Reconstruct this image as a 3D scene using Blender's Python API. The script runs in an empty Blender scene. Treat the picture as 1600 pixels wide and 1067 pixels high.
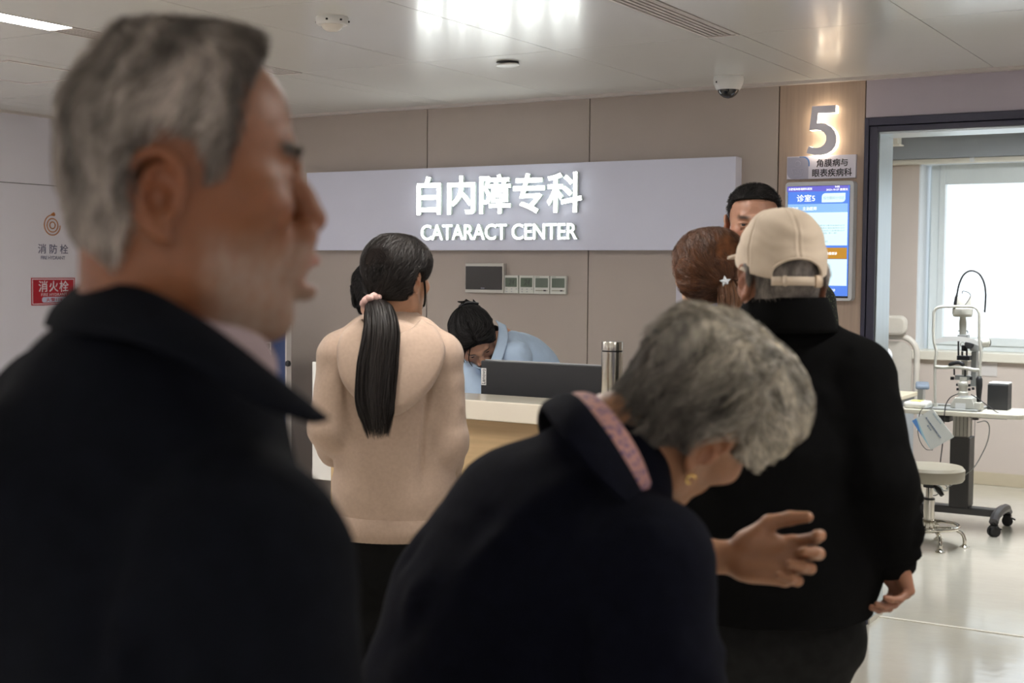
import bpy, math
import numpy as np
from mathutils import Matrix, Vector
scene = bpy.context.scene
COL = scene.collection

# ------------------------------------------------------------------ camera, world, view
CAM_H = 1.55
YAW, PITCH, ROLL, FPX = 0.5402743, 0.0535302, 0.0081385, 2101.46
cam_data = bpy.data.cameras.new('camera')
cam = bpy.data.objects.new('camera', cam_data)
COL.objects.link(cam)
cam_data.sensor_width = 36.0
cam_data.lens = FPX / 1600 * 36.0
cam_data.clip_start = 0.05
cam_data.clip_end = 200
MC = (Matrix.Translation((0, 0, CAM_H)) @ Matrix.Rotation(YAW, 4, 'Z')
      @ Matrix.Rotation(math.pi / 2 - PITCH, 4, 'X') @ Matrix.Rotation(ROLL, 4, 'Z'))
cam.matrix_world = MC
cam_data.dof.use_dof = True
cam_data.dof.focus_distance = 5.0
cam_data.dof.aperture_fstop = 5.6
scene.camera = cam

world = bpy.data.worlds.new('world')
scene.world = world
world.use_nodes = True
wn = world.node_tree.nodes
wbg = wn['Background']
wbg.inputs['Color'].default_value = (0.86, 0.94, 1.0, 1)
wbg.inputs['Strength'].default_value = 1.9
vs = scene.view_settings
vs.view_transform = 'Standard'
vs.look = 'None'
vs.gamma = 1
vs.use_curve_mapping = False
vs.exposure = -0.12
scene.cycles.use_denoising = True
scene.cycles.max_bounces = 8
scene.cycles.sample_clamp_indirect = 8.0
LIGHT_STRENGTH = 62.0        # ceiling fixtures
EXAM_LIGHT = 50.0

RNG = np.random.default_rng(7)

# ------------------------------------------------------------------ helpers
NPM = np.array(MC)

def ray(px, py):
    d = np.array([(px - 800) / FPX, -(py - 533.5) / FPX, -1.0])
    return NPM[:3, :3] @ d

def at(px, py, d):
    """world point seen at a photo pixel at depth d"""
    return ray(px, py) * d + np.array([0, 0, CAM_H])

def onY(px, py, Y):
    r = ray(px, py)
    return r * (Y / r[1]) + np.array([0, 0, CAM_H])

def onX(px, py, X):
    r = ray(px, py)
    return r * (X / r[0]) + np.array([0, 0, CAM_H])

def onZ(px, py, Z):
    r = ray(px, py)
    return r * ((Z - CAM_H) / r[2]) + np.array([0, 0, CAM_H])

MATS = {}

def mat(name, col, rough=0.5, metal=0.0, noise=0.0, nscale=8.0, bump=0.0, bscale=200.0,
        attr=False, spec=0.5, coat=0.0, sss=0.0, emit=None, estr=0.0, stretch=None, trans=0.0, sheen=0.0, alpha=1.0):
    if name in MATS:
        return MATS[name]
    m = bpy.data.materials.new(name)
    m.use_nodes = True
    nt = m.node_tree
    b = nt.nodes['Principled BSDF']
    b.inputs['Base Color'].default_value = (*col, 1)
    b.inputs['Roughness'].default_value = rough
    b.inputs['Metallic'].default_value = metal
    b.inputs['Specular IOR Level'].default_value = spec
    if coat:
        b.inputs['Coat Weight'].default_value = coat
        b.inputs['Coat Roughness'].default_value = 0.12
    if trans:
        b.inputs['Transmission Weight'].default_value = trans
    if sheen:
        b.inputs['Sheen Weight'].default_value = sheen
        b.inputs['Sheen Roughness'].default_value = 0.5
    if alpha < 1:
        b.inputs['Alpha'].default_value = alpha
    if sss:
        b.inputs['Subsurface Weight'].default_value = sss
        b.inputs['Subsurface Radius'].default_value = (0.9, 0.35, 0.15)
        b.inputs['Subsurface Scale'].default_value = 0.008
    if emit is not None:
        b.inputs['Emission Color'].default_value = (*emit, 1)
        b.inputs['Emission Strength'].default_value = estr
    tc = nt.nodes.new('ShaderNodeTexCoord')
    src = tc.outputs['Object']
    if stretch:
        mp = nt.nodes.new('ShaderNodeMapping')
        mp.inputs['Scale'].default_value = stretch
        nt.links.new(src, mp.inputs['Vector'])
        src = mp.outputs['Vector']
    colsock = None
    if attr:
        at_ = nt.nodes.new('ShaderNodeAttribute')
        at_.attribute_name = 'Col'
        colsock = at_.outputs['Color']
    if noise:
        n = nt.nodes.new('ShaderNodeTexNoise')
        n.inputs['Scale'].default_value = nscale
        n.inputs['Detail'].default_value = 4
        nt.links.new(src, n.inputs['Vector'])
        mr = nt.nodes.new('ShaderNodeMapRange')
        mr.inputs['From Min'].default_value = 0.3
        mr.inputs['From Max'].default_value = 0.7
        mr.inputs['To Min'].default_value = 1 - noise
        mr.inputs['To Max'].default_value = 1 + noise
        nt.links.new(n.outputs['Fac'], mr.inputs['Value'])
        mx = nt.nodes.new('ShaderNodeVectorMath')
        mx.operation = 'SCALE'
        if colsock is None:
            mx.inputs[0].default_value = col
        else:
            nt.links.new(colsock, mx.inputs[0])
        nt.links.new(mr.outputs['Result'], mx.inputs['Scale'])
        colsock = mx.outputs['Vector']
    if colsock is not None:
        nt.links.new(colsock, b.inputs['Base Color'])
    if bump:
        n2 = nt.nodes.new('ShaderNodeTexNoise')
        n2.inputs['Scale'].default_value = bscale
        n2.inputs['Detail'].default_value = 3
        nt.links.new(src, n2.inputs['Vector'])
        bp = nt.nodes.new('ShaderNodeBump')
        bp.inputs['Strength'].default_value = bump
        bp.inputs['Distance'].default_value = 0.002
        nt.links.new(n2.outputs['Fac'], bp.inputs['Height'])
        nt.links.new(bp.outputs['Normal'], b.inputs['Normal'])
    MATS[name] = m
    return m

def srgb(r, g, b):
    f = lambda c: (c / 255) / 12.92 if c / 255 <= 0.04045 else ((c / 255 + 0.055) / 1.055) ** 2.4
    return (f(r), f(g), f(b))

ROOTM = {}

def thing(name, label, cat, loc=(0, 0, 0), rz=0.0, group=None):
    o = bpy.data.objects.new(name, None)
    COL.objects.link(o)
    o.location = loc
    o.rotation_euler = (0, 0, rz)
    o.empty_display_size = 0.1
    o['label'] = label
    o['category'] = cat
    if group:
        o['group'] = group
    M = np.array(Matrix.Translation(loc) @ Matrix.Rotation(rz, 4, 'Z'))
    ROOTM[o.name] = np.linalg.inv(M)
    return o

def tag(o, label, cat, group=None):
    o['label'] = label
    o['category'] = cat
    if group:
        o['group'] = group
    return o

def mesh_data(name, V, F, mats, smooth=False, mi=None, col=None, auto=None):
    me = bpy.data.meshes.new(name)
    V = np.asarray(V, dtype=np.float32)
    if isinstance(F, np.ndarray):
        k = F.shape[1]
        me.vertices.add(len(V))
        me.vertices.foreach_set('co', V.ravel())
        me.loops.add(F.size)
        me.loops.foreach_set('vertex_index', F.ravel().astype(np.int32))
        me.polygons.add(len(F))
        me.polygons.foreach_set('loop_start', np.arange(0, F.size, k, dtype=np.int32))
        me.polygons.foreach_set('loop_total', np.full(len(F), k, dtype=np.int32))
    else:
        me.from_pydata(V.tolist(), [], [list(f) for f in F])
    if not isinstance(mats, (list, tuple)):
        mats = [mats]
    for m in mats:
        me.materials.append(m)
    if mi is not None:
        me.polygons.foreach_set('material_index', np.asarray(mi, dtype=np.int32))
    if smooth:
        me.polygons.foreach_set('use_smooth', np.ones(len(me.polygons), dtype=bool))
    if col is not None:
        ca = me.color_attributes.new('Col', 'FLOAT_COLOR', 'POINT')
        c4 = np.ones((len(V), 4), dtype=np.float32)
        c4[:, :3] = col
        ca.data.foreach_set('color', c4.ravel())
    me.update()
    me.validate()
    return me

def mk(name, VF, m, parent=None, smooth=False, bevel=0.0, world=True, origin=None, auto=False, **kw):
    """link ONE mesh object. VF = (verts, faces) in world coordinates (world=True) or the root's own"""
    V, F = VF
    V = np.asarray(V, dtype=float)
    loc = None
    root = parent
    if parent is not None:
        chain = parent
        while chain.parent is not None:
            chain = chain.parent
        if world:
            if chain.name in ROOTM:
                M = ROOTM[chain.name]
                V = V @ M[:3, :3].T + M[:3, 3]
    else:
        if origin is None:
            lo, hi = V.min(0), V.max(0)
            origin = ((lo[0] + hi[0]) / 2, (lo[1] + hi[1]) / 2, lo[2])
        V = V - np.array(origin)
        loc = origin
    me = mesh_data(name, V, F, m, smooth=smooth or auto, **kw)
    o = bpy.data.objects.new(name, me)
    COL.objects.link(o)
    if parent is not None:
        o.parent = parent
    else:
        o.location = loc
        M = np.eye(4)
        M[:3, 3] = -np.array(loc)
        ROOTM[o.name] = M
    if bevel:
        b = o.modifiers.new('bevel', 'BEVEL')
        b.width = bevel
        b.segments = 2
        b.limit_method = 'ANGLE'
    if auto:
        try:
            me.set_sharp_from_angle(angle=math.radians(40))
        except Exception:
            pass
    return o

def struct(name, VF, m, parent=None, **kw):
    o = mk(name, VF, m, parent, **kw)
    o['kind'] = 'structure'
    return o

def box(x0, x1, y0, y1, z0, z1):
    V = [(x0, y0, z0), (x1, y0, z0), (x1, y1, z0), (x0, y1, z0), (x0, y0, z1), (x1, y0, z1), (x1, y1, z1), (x0, y1, z1)]
    F = [(3, 2, 1, 0), (4, 5, 6, 7), (0, 1, 5, 4), (1, 2, 6, 5), (2, 3, 7, 6), (3, 0, 4, 7)]
    return np.array(V, float), F

def join(*parts):
    Vs, Fs, n = [], [], 0
    for V, F in parts:
        V = np.asarray(V, float)
        Vs.append(V)
        Fs += [tuple(int(i) + n for i in f) for f in F]
        n += len(V)
    return np.concatenate(Vs), Fs

def xf(VF, M):
    V, F = VF
    M = np.array(M)
    return np.asarray(V) @ M[:3, :3].T + M[:3, 3], F

def frame_of(p0, p1):
    a = np.array(p1, float) - np.array(p0, float)
    L = np.linalg.norm(a)
    a /= max(L, 1e-9)
    t = np.array([0, 0, 1.0]) if abs(a[2]) < 0.9 else np.array([1.0, 0, 0])
    u = np.cross(a, t)
    u /= np.linalg.norm(u)
    v = np.cross(a, u)
    return a, u, v

def cyl(p0, p1, r0, r1=None, n=20):
    r1 = r0 if r1 is None else r1
    p0, p1 = np.array(p0, float), np.array(p1, float)
    a, u, v = frame_of(p0, p1)
    th = np.arange(n) * 2 * np.pi / n
    ring = np.cos(th)[:, None] * u + np.sin(th)[:, None] * v
    V = np.concatenate([p0 + ring * r0, p1 + ring * r1])
    F = [(i, n + i, n + (i + 1) % n, (i + 1) % n) for i in range(n)]
    F += [tuple(range(n)), tuple(range(2 * n - 1, n - 1, -1))]
    return V, F

def tube(path, r, n=10, closed=False, caps=True):
    P = np.array(path, float)
    m = len(P)
    R = np.full(m, r) if np.isscalar(r) else np.array(r, float)
    T = np.gradient(P, axis=0) if not closed else np.roll(P, -1, 0) - np.roll(P, 1, 0)
    T /= np.linalg.norm(T, axis=1)[:, None] + 1e-12
    u = np.cross(T[0], [0, 0, 1.0]) if abs(T[0][2]) < 0.9 else np.cross(T[0], [1.0, 0, 0])
    u /= np.linalg.norm(u)
    th = np.arange(n) * 2 * np.pi / n
    V = []
    for i in range(m):
        u = u - T[i] * (u @ T[i])
        u /= np.linalg.norm(u)
        v = np.cross(T[i], u)
        V.append(P[i] + R[i] * (np.cos(th)[:, None] * u + np.sin(th)[:, None] * v))
    V = np.concatenate(V)
    F = []
    for i in range(m if closed else m - 1):
        j = (i + 1) % m
        F += [(i * n + k, i * n + (k + 1) % n, j * n + (k + 1) % n, j * n + k) for k in range(n)]
    if caps and not closed:
        F += [tuple(range(n - 1, -1, -1)), tuple(range((m - 1) * n, m * n))]
    return V, F

def smooth_path(pts, n=8):
    P = np.array(pts, float)
    Q = np.concatenate([[2 * P[0] - P[1]], P, [2 * P[-1] - P[-2]]])
    out = []
    for i in range(len(P) - 1):
        p0, p1, p2, p3 = Q[i], Q[i + 1], Q[i + 2], Q[i + 3]
        for t in np.linspace(0, 1, n, endpoint=False):
            out.append(0.5 * ((2 * p1) + (-p0 + p2) * t + (2 * p0 - 5 * p1 + 4 * p2 - p3) * t * t + (-p0 + 3 * p1 - 3 * p2 + p3) * t ** 3))
    out.append(P[-1])
    return np.array(out)

def lathe(prof, c=(0, 0, 0), n=32):
    """profile of (r, z) about the vertical through c"""
    V, F = [], []
    th = np.arange(n) * 2 * np.pi / n
    for r, z in prof:
        V += [(c[0] + r * math.cos(t), c[1] + r * math.sin(t), c[2] + z) for t in th]
    m = len(prof)
    for i in range(m - 1):
        F += [(i * n + k, i * n + (k + 1) % n, (i + 1) * n + (k + 1) % n, (i + 1) * n + k) for k in range(n)]
    F += [tuple(range(n - 1, -1, -1)), tuple(range((m - 1) * n, m * n))]
    return np.array(V), F

def prism(poly, y0, y1):
    """polygon of (x, z) extruded in y"""
    n = len(poly)
    V = [(x, y0, z) for x, z in poly] + [(x, y1, z) for x, z in poly]
    F = [tuple(range(n)), tuple(range(2 * n - 1, n - 1, -1))]
    F += [(i, n + i, n + (i + 1) % n, (i + 1) % n) for i in range(n)]
    return np.array(V, float), F

def rrect(x0, x1, z0, z1, r, n=6, corners=(1, 1, 1, 1)):
    P = []
    for (cx, cz, a0, on, ex, ez) in ((x1 - r, z0 + r, -90, corners[0], x1, z0), (x1 - r, z1 - r, 0, corners[1], x1, z1),
                                     (x0 + r, z1 - r, 90, corners[2], x0, z1), (x0 + r, z0 + r, 180, corners[3], x0, z0)):
        if on:
            for k in range(n + 1):
                a = math.radians(a0 + 90 * k / n)
                P.append((cx + r * math.cos(a), cz + r * math.sin(a)))
        else:
            P.append((ex, ez))
    return P

def text_vf(s, weight=0.0, depth=0.05, shear=0.0, spacing=1.0, res=4):
    """flat text of the built-in font as a mesh in x (right) / z (up), thickness in y"""
    c = bpy.data.curves.new('t', 'FONT')
    c.body = s
    c.extrude = depth / 2
    if weight:
        c.bevel_depth = weight
        c.bevel_resolution = 0
    c.shear = shear
    c.space_character = spacing
    c.resolution_u = res
    o = bpy.data.objects.new('t', c)
    COL.objects.link(o)
    dg = bpy.context.evaluated_depsgraph_get()
    me = bpy.data.meshes.new_from_object(o.evaluated_get(dg))
    V = np.empty(len(me.vertices) * 3, np.float32)
    me.vertices.foreach_get('co', V)
    V = V.reshape(-1, 3).astype(float)
    F = [tuple(p.vertices) for p in me.polygons]
    bpy.data.objects.remove(o)
    bpy.data.curves.remove(c)
    bpy.data.meshes.remove(me)
    W = np.stack([V[:, 0], -V[:, 2], V[:, 1]], 1)
    return W, F

def fit(VF, x0, x1, z0, z1, ya, yb):
    """scale a text mesh into a box on a wall facing -y"""
    V, F = VF
    lo, hi = V.min(0), V.max(0)
    s = (np.array([x1 - x0, yb - ya, z1 - z0])) / np.maximum(hi - lo, 1e-6)
    V = (V - lo) * s + np.array([x0, ya, z0])
    return V, F
# ------------------------------------------------------------------ room materials
WY = 5.83          # face of the reception wall
CZ = 2.394         # hall ceiling
LX = -6.19         # left wall
EY = 10.2          # exam room far wall
EC = 2.56          # exam room ceiling
M_panel = mat('beige_wall_panel', srgb(180, 169, 161), 0.42, noise=0.03, nscale=3, bump=0.08, bscale=350, spec=0.4)
M_wood = mat('pale_wood_laminate', srgb(178, 157, 141), 0.45, noise=0.07, nscale=6, stretch=(14, 14, 0.7), bump=0.05)
M_lav = mat('lavender_grey_panel', srgb(186, 178, 190), 0.45, noise=0.02, nscale=2, bump=0.05, bscale=300)
M_dark = mat('joint_dark', (0.02, 0.02, 0.022), 0.8, noise=0.1)
M_ceil = mat('satin_metal_ceiling_panel', srgb(222, 223, 220), 0.26, metal=0.0, noise=0.015, nscale=1.5, spec=1.0, coat=0.3, bump=0.03, bscale=25)
M_ceil.node_tree.nodes['Principled BSDF'].inputs['Coat Roughness'].default_value = 0.12
M_trim = mat('ceiling_edge_trim', srgb(205, 198, 195), 0.35, noise=0.02)
M_leftwall = mat('pale_lavender_wall_panel', srgb(228, 226, 236), 0.4, noise=0.02, nscale=2, bump=0.04, bscale=300)
M_frame = mat('dark_navy_door_frame', srgb(52, 52, 72), 0.35, noise=0.05, bump=0.03)
M_alu = mat('brushed_aluminium_reveal', srgb(196, 206, 210), 0.3, metal=0.6, noise=0.04, nscale=30, stretch=(1, 1, 0.05))
M_white = mat('white_plastic', srgb(226, 226, 224), 0.35, noise=0.02, nscale=10, bump=0.02)
M_black = mat('black_plastic', (0.012, 0.012, 0.014), 0.4, noise=0.1, nscale=20)
M_exwall = mat('warm_beige_painted_wall', srgb(207, 194, 184), 0.7, noise=0.02, nscale=3, bump=0.1, bscale=250)
M_cream = mat('cream_trim', srgb(226, 220, 205), 0.4, noise=0.02, nscale=8)
M_soffit = mat('grey_soffit_paint', srgb(158, 162, 166), 0.7, noise=0.03, nscale=4, bump=0.1)
M_emit = mat('lit_diffuser', (1, 1, 1), 0.4, emit=(1.0, 0.955, 0.9), estr=LIGHT_STRENGTH, noise=0.01)

def floor_mat():
    m = mat('glossy_vinyl_floor', srgb(208, 202, 188), 0.12, noise=0.05, nscale=2.5, spec=0.6, bump=0.0, coat=0.5)
    nt = m.node_tree
    b = nt.nodes['Principled BSDF']
    tc = nt.nodes.new('ShaderNodeTexCoord')
    n = nt.nodes.new('ShaderNodeTexNoise')
    n.inputs['Scale'].default_value = 9
    n.inputs['Detail'].default_value = 2
    bp = nt.nodes.new('ShaderNodeBump')
    bp.inputs['Strength'].default_value = 0.25
    bp.inputs['Distance'].default_value = 0.004
    nt.links.new(tc.outputs['Object'], n.inputs['Vector'])
    nt.links.new(n.outputs['Fac'], bp.inputs['Height'])
    nt.links.new(bp.outputs['Normal'], b.inputs['Normal'])
    nt.links.new(bp.outputs['Normal'], b.inputs['Coat Normal'])
    return m
M_floor = floor_mat()

# ------------------------------------------------------------------ floor
floor = struct('floor', box(-6.4, 3.2, -4.6, 6.0, -0.06, -0.002), M_floor)
xs = [-6.19, -4.2, -2.2, -0.2, 1.8, 3.0]
for i in range(len(xs) - 1):
    mk('vinyl_sheet', box(xs[i] + 0.0008, xs[i + 1] - 0.0008, -4.5, 6.0, -0.002, 0.0), M_floor, floor)
struct('floor_exam', box(-5.2, 1.6, 6.0, 10.9, -0.06, 0.0), M_floor)
struct('trim_1', box(-1.66, -0.2, 5.985, 6.005, -0.001, 0.003), M_cream)

# ------------------------------------------------------------------ ceiling: panels, strips, grilles, lights
ceil = struct('ceiling', box(LX - 0.2, 3.2, -4.6, 6.05, CZ + 0.012, CZ + 0.1), M_dark)
pitch = 2.01
gap = 0.003
ys = [5.83 - 0.025, 4.578, 3.37, 2.16, 0.95, -0.26, -1.47, -2.68, -3.89, -4.5]
strips = []
k = -3
x_s = -3.945 - pitch
while x_s < 3.0:
    strips.append(x_s)
    x_s += pitch
def cpanel(x0, x1, y0, y1):
    x0, x1 = max(x0, LX + 0.02), min(x1, 3.0)
    if x1 - x0 > 0.03:
        mk('ceiling_panel', box(x0 + gap / 2, x1 - gap / 2, y0 + gap / 2, y1 - gap / 2, CZ, CZ + 0.012), M_ceil, ceil)
for s in [strips[0] - pitch] + strips:
    for q in range(3):
        a = s + 0.13 + q * (pitch - 0.13) / 3
        for i in range(len(ys) - 1):
            cpanel(a, a + (pitch - 0.13) / 3, ys[i + 1], ys[i])
LIGHT_Y = ((2.10, 3.33), (-0.32, 0.91), (-2.74, -1.51))
def light_label(i, j):
    if i == 1 and j == 0:
        return 'long white linear ceiling light lit above the older man, with grille at its end'
    return None
for i, s in enumerate(strips):
    x0, x1 = s, s + 0.13
    cpanel(x0, x1, 4.578, ys[0])
    for j, (ya, yb) in enumerate(LIGHT_Y):
        names = ('over the reception queue', 'over the place where the photo is taken', 'behind the camera')
        t = thing('ceiling_light', light_label(i, j) or 'linear ceiling light %s, in recessed strip %s' % (names[j], ('one', 'two', 'three', 'four', 'five', 'six')[i]), 'ceiling light',
                  ((x0 + x1) / 2, (ya + yb) / 2, CZ), 0, 'linear ceiling lights')
        fr = join(box(x0 + 0.002, x0 + 0.006, ya, yb, CZ - 0.002, CZ + 0.012), box(x1 - 0.006, x1 - 0.002, ya, yb, CZ - 0.002, CZ + 0.012),
                  box(x0 + 0.006, x1 - 0.006, ya, ya + 0.005, CZ - 0.002, CZ + 0.012), box(x0 + 0.006, x1 - 0.006, yb - 0.005, yb, CZ - 0.002, CZ + 0.012))
        mk('frame', fr, M_trim, t)
        mk('diffuser', box(x0 + 0.006, x1 - 0.006, ya + 0.005, yb - 0.005, CZ, CZ + 0.01), M_emit if j != 1 else M_white, t)
    segs = ((3.33, 4.575), (0.91, 2.10), (-1.51, -0.32))
    gl = ('slotted white ceiling grille running on from the strip light towards the reception wall',)
    for j, (ya, yb) in enumerate(segs):
        if i == 1 and j == 0:
            lab = 'slotted air grille at the end of the lit strip light above the older man'
        elif i == 2 and j == 0:
            lab = 'slotted air grille in the ceiling between round speaker and dome camera'
        else:
            lab = 'slotted ceiling air grille %s, strip %s' % (('over the queue', 'over the camera', 'behind the camera')[j], ('one', 'two', 'three', 'four', 'five', 'six')[i])
        t = thing('air_grille', lab, 'air vent', ((x0 + x1) / 2, (ya + yb) / 2, CZ), 0, 'slotted air grilles')
        fr = join(box(x0 + 0.002, x0 + 0.012, ya, yb, CZ - 0.003, CZ + 0.01), box(x1 - 0.012, x1 - 0.002, ya, yb, CZ - 0.003, CZ + 0.01),
                  box(x0 + 0.012, x1 - 0.012, ya, ya + 0.01, CZ - 0.003, CZ + 0.01), box(x0 + 0.012, x1 - 0.012, yb - 0.01, yb, CZ - 0.003, CZ + 0.01))
        mk('frame', fr, M_trim, t)
        for q in range(5):
            xc = x0 + 0.012 + (q + 0.5) * 0.106 / 5
            mk('slat', box(xc - 0.0055, xc + 0.0055, ya + 0.01, yb - 0.01, CZ - 0.001, CZ + 0.008), M_trim, t)
struct('trim_2', box(LX, 3.0, 5.795, 5.83, CZ - 0.014, CZ + 0.012), M_trim, bevel=0.002)
struct('trim_3', box(LX, LX + 0.025, -4.5, 5.795, CZ - 0.014, CZ + 0.012), M_trim)
h0, h1 = (-5.09, 4.02), (-4.655, 3.80)
hv = thing('access_hatch', 'square ceiling access hatch beside the long lit strip light', 'hatch', (-4.95, 3.95, CZ), 0)
mk('frame', join(box(-5.18, -4.66, 3.72, 3.735, CZ - 0.004, CZ), box(-5.18, -4.66, 4.225, 4.24, CZ - 0.004, CZ),
                 box(-5.18, -5.165, 3.735, 4.225, CZ - 0.004, CZ), box(-4.675, -4.66, 3.735, 4.225, CZ - 0.004, CZ)), M_trim, hv)
mk('panel', box(-5.163, -4.677, 3.738, 4.222, CZ - 0.0025, CZ - 0.0002), M_ceil, hv)

# ------------------------------------------------------------------ walls of the hall
wb = struct('wall_back', join(box(LX, -1.66, WY + 0.012, WY + 0.22, 0, EC + 0.1), box(-1.66, -0.2, WY + 0.012, WY + 0.22, 2.159, EC + 0.1),
                              box(-0.2, 3.2, WY + 0.012, WY + 0.22, 0, EC + 0.1)), M_dark)
px = [-6.187, -5.937, -4.98, -4.023, -3.067, -2.109]
for i in range(5):
    mk('panel', box(px[i] + 0.0025, px[i + 1] - 0.0025, WY, WY + 0.012, 0, CZ - 0.012), M_panel, wb, bevel=0.0015)
mk('wood_panel', box(-2.106, -1.719, WY, WY + 0.012, 0, CZ - 0.012), M_wood, wb, bevel=0.0015)
mk('panel', box(-1.715, -0.2, WY, WY + 0.012, 2.219, CZ - 0.012), M_lav, wb, bevel=0.0015)
mk('panel', box(-0.197, 0.9, WY, WY + 0.012, 0, CZ - 0.012), M_panel, wb, bevel=0.0015)
mk('panel', box(0.903, 3.0, WY, WY + 0.012, 0, CZ - 0.012), M_panel, wb, bevel=0.0015)
wl = struct('wall_left', box(LX - 0.2, LX - 0.012, -4.6, 6.05, 0, CZ + 0.1), M_dark)
zs = [(0, 0.9), (0.903, 2.002), (2.006, CZ - 0.012)]
yl = [5.828, 4.7, 3.1, 1.5, -0.1, -1.7, -4.5]
for z0, z1 in zs:
    for i in range(len(yl) - 1):
        mk('panel', box(LX - 0.012, LX, yl[i + 1] + 0.0015, yl[i] - 0.0015, z0, z1), M_leftwall, wl, bevel=0.001)
struct('wall_right', box(3.0, 3.2, -4.6, 6.05, 0, CZ + 0.1), M_leftwall)
struct('wall_behind', box(LX, 3.0, -4.7, -4.5, 0, CZ + 0.1), M_leftwall)

# door frame and reveal
d1 = struct('door_1', join(box(-1.7165, -1.6975, WY - 0.012, WY + 0.012, 0, 2.217), box(-1.6945, -1.66, WY - 0.006, WY + 0.016, 0, 2.18),
                           box(-1.6975, -0.2, WY - 0.012, WY + 0.012, 2.183, 2.217), box(-1.66, -0.2, WY - 0.006, WY + 0.016, 2.157, 2.18)), M_frame, bevel=0.002)
mk('reveal', join(box(-1.672, -1.655, WY + 0.017, WY + 0.222, 0.02, 2.157), box(-1.655, -0.2, WY + 0.017, WY + 0.222, 2.148, 2.159)), M_alu, d1, bevel=0.001)
mk('jamb_foot', box(-1.672, -1.653, WY + 0.015, WY + 0.224, 0, 0.022), M_cream, d1)

# ------------------------------------------------------------------ exam room shell
we = struct('wall_exam', join(box(-5.2, -2.588, EY, EY + 0.4, 0, EC + 0.1), box(-2.588, 0.6, EY, EY + 0.4, 0, 0.905), box(0.6, 1.6, EY, EY + 0.4, 0, EC + 0.1),
                              box(-2.588, 0.6, EY, EY + 0.4, 2.37, EC + 0.1)), M_exwall)
struct('wall_exam_left', box(-5.4, -5.2, 6.05, 10.9, 0, EC + 0.1), M_exwall)
struct('wall_exam_right', box(1.6, 1.8, 6.05, 10.9, 0, EC + 0.1), M_exwall)
struct('ceiling_exam', box(-5.2, 1.6, 6.05, 10.6, EC, EC + 0.1), mat('white_ceiling_board', srgb(226, 230, 232), 0.6, noise=0.02))
struct('trim_4', box(-5.2, 1.6, EY - 0.16, EY, 2.386, EC), M_soffit)
cr = thing('curtain_rail', 'cream curtain rail along the top of the exam room window', 'curtain rail', (-1.8, EY - 0.05, 2.353))
mk('rail', join(box(-5.1, 1.5, EY - 0.12, EY - 0.004, 2.353, 2.384)), M_cream, cr, bevel=0.004)
for x_ in (-2.2, -1.2):
    mk('bracket', box(x_, x_ + 0.03, EY - 0.128, EY - 0.12, 2.35, 2.388), M_white, cr)
struct('baseboard_exam', join(box(-5.2, 1.6, EY - 0.012, EY, 0.0, 0.095)), mat('tan_skirting', srgb(196, 183, 158), 0.35, noise=0.03), bevel=0.003)
struct('trim_5', box(-2.62, 0.62, EY - 0.05, EY + 0.32, 0.905, 0.97), M_cream, bevel=0.005)
# window frame set back in its recess
FYW = EY + 0.18
M_pvc = mat('white_window_profile', srgb(226, 232, 232), 0.3, noise=0.015)
xL = onY(1453, 400, FYW)[0]
xG = onY(1475, 400, FYW)[0]
zT = onY(1500, 250, FYW)[2]
zGt = onY(1500, 288, FYW)[2]
zGb = onY(1500, 526, FYW)[2]
w1 = struct('window_1', join(box(xL, xL + 0.06, FYW, FYW + 0.08, 0.97, 2.37), box(xL + 0.06, 0.55, FYW, FYW + 0.08, zT, 2.37),
                             box(xL + 0.06, 0.55, FYW, FYW + 0.08, 0.97, 1.01), box(0.5, 0.56, FYW, FYW + 0.08, 1.01, zT)), M_pvc, bevel=0.004)
for (a, b_) in ((xL + 0.062, -1.02), (-0.96, 0.5)):
    f = mk('sash', join(box(a, a + (xG - xL - 0.06), FYW - 0.015, FYW + 0.06, 1.012, zT - 0.002), box(b_ - 0.06, b_, FYW - 0.015, FYW + 0.06, 1.012, zT - 0.002),
                        box(a + (xG - xL - 0.06), b_ - 0.06, FYW - 0.015, FYW + 0.06, zGt, zT - 0.002),
                        box(a + (xG - xL - 0.06), b_ - 0.06, FYW - 0.015, FYW + 0.06, 1.012, zGb)), M_pvc, w1, bevel=0.004)
    gm = mat('window_glass', (0.95, 0.98, 1.0), 0.0, trans=1.0, alpha=0.25)
    mk('pane', box(a + (xG - xL - 0.06), b_ - 0.06, FYW + 0.02, FYW + 0.026, zGb, zGt), gm, f)
mk('mullion', box(-1.02, -0.96, FYW, FYW + 0.08, 1.01, zT), M_pvc, w1)
struct('trim_6', join(box(-2.588, -2.576, EY, EY + 0.36, 0.97, 2.37), box(-2.576, 0.6, EY, EY + 0.36, 2.358, 2.37)), mat('white_reveal_paint', srgb(232, 236, 240), 0.6, noise=0.01))
struct('wall_exam_outer', join(box(-2.576, xL, EY + 0.3, EY + 0.4, 0.97, 2.37), box(0.56, 0.6, EY + 0.3, EY + 0.4, 0.97, 2.37)), M_pvc)
# exam lights
t = thing('ceiling_light', 'flat lit panel on the exam room ceiling behind the door head', 'ceiling light', (-1.6, 8.1, EC), 0)
M_emit2 = mat('lit_panel_exam', (1, 1, 1), 0.4, emit=(0.93, 0.97, 1.0), estr=EXAM_LIGHT, noise=0.01)
mk('frame', join(box(-1.93, -1.9, 7.5, 8.7, EC - 0.03, EC), box(-1.3, -1.27, 7.5, 8.7, EC - 0.03, EC), box(-1.9, -1.3, 7.5, 7.53, EC - 0.03, EC), box(-1.9, -1.3, 8.67, 8.7, EC - 0.03, EC)), M_white, t)
mk('diffuser', box(-1.9, -1.3, 7.53, 8.67, EC - 0.025, EC - 0.005), M_emit2, t)
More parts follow.
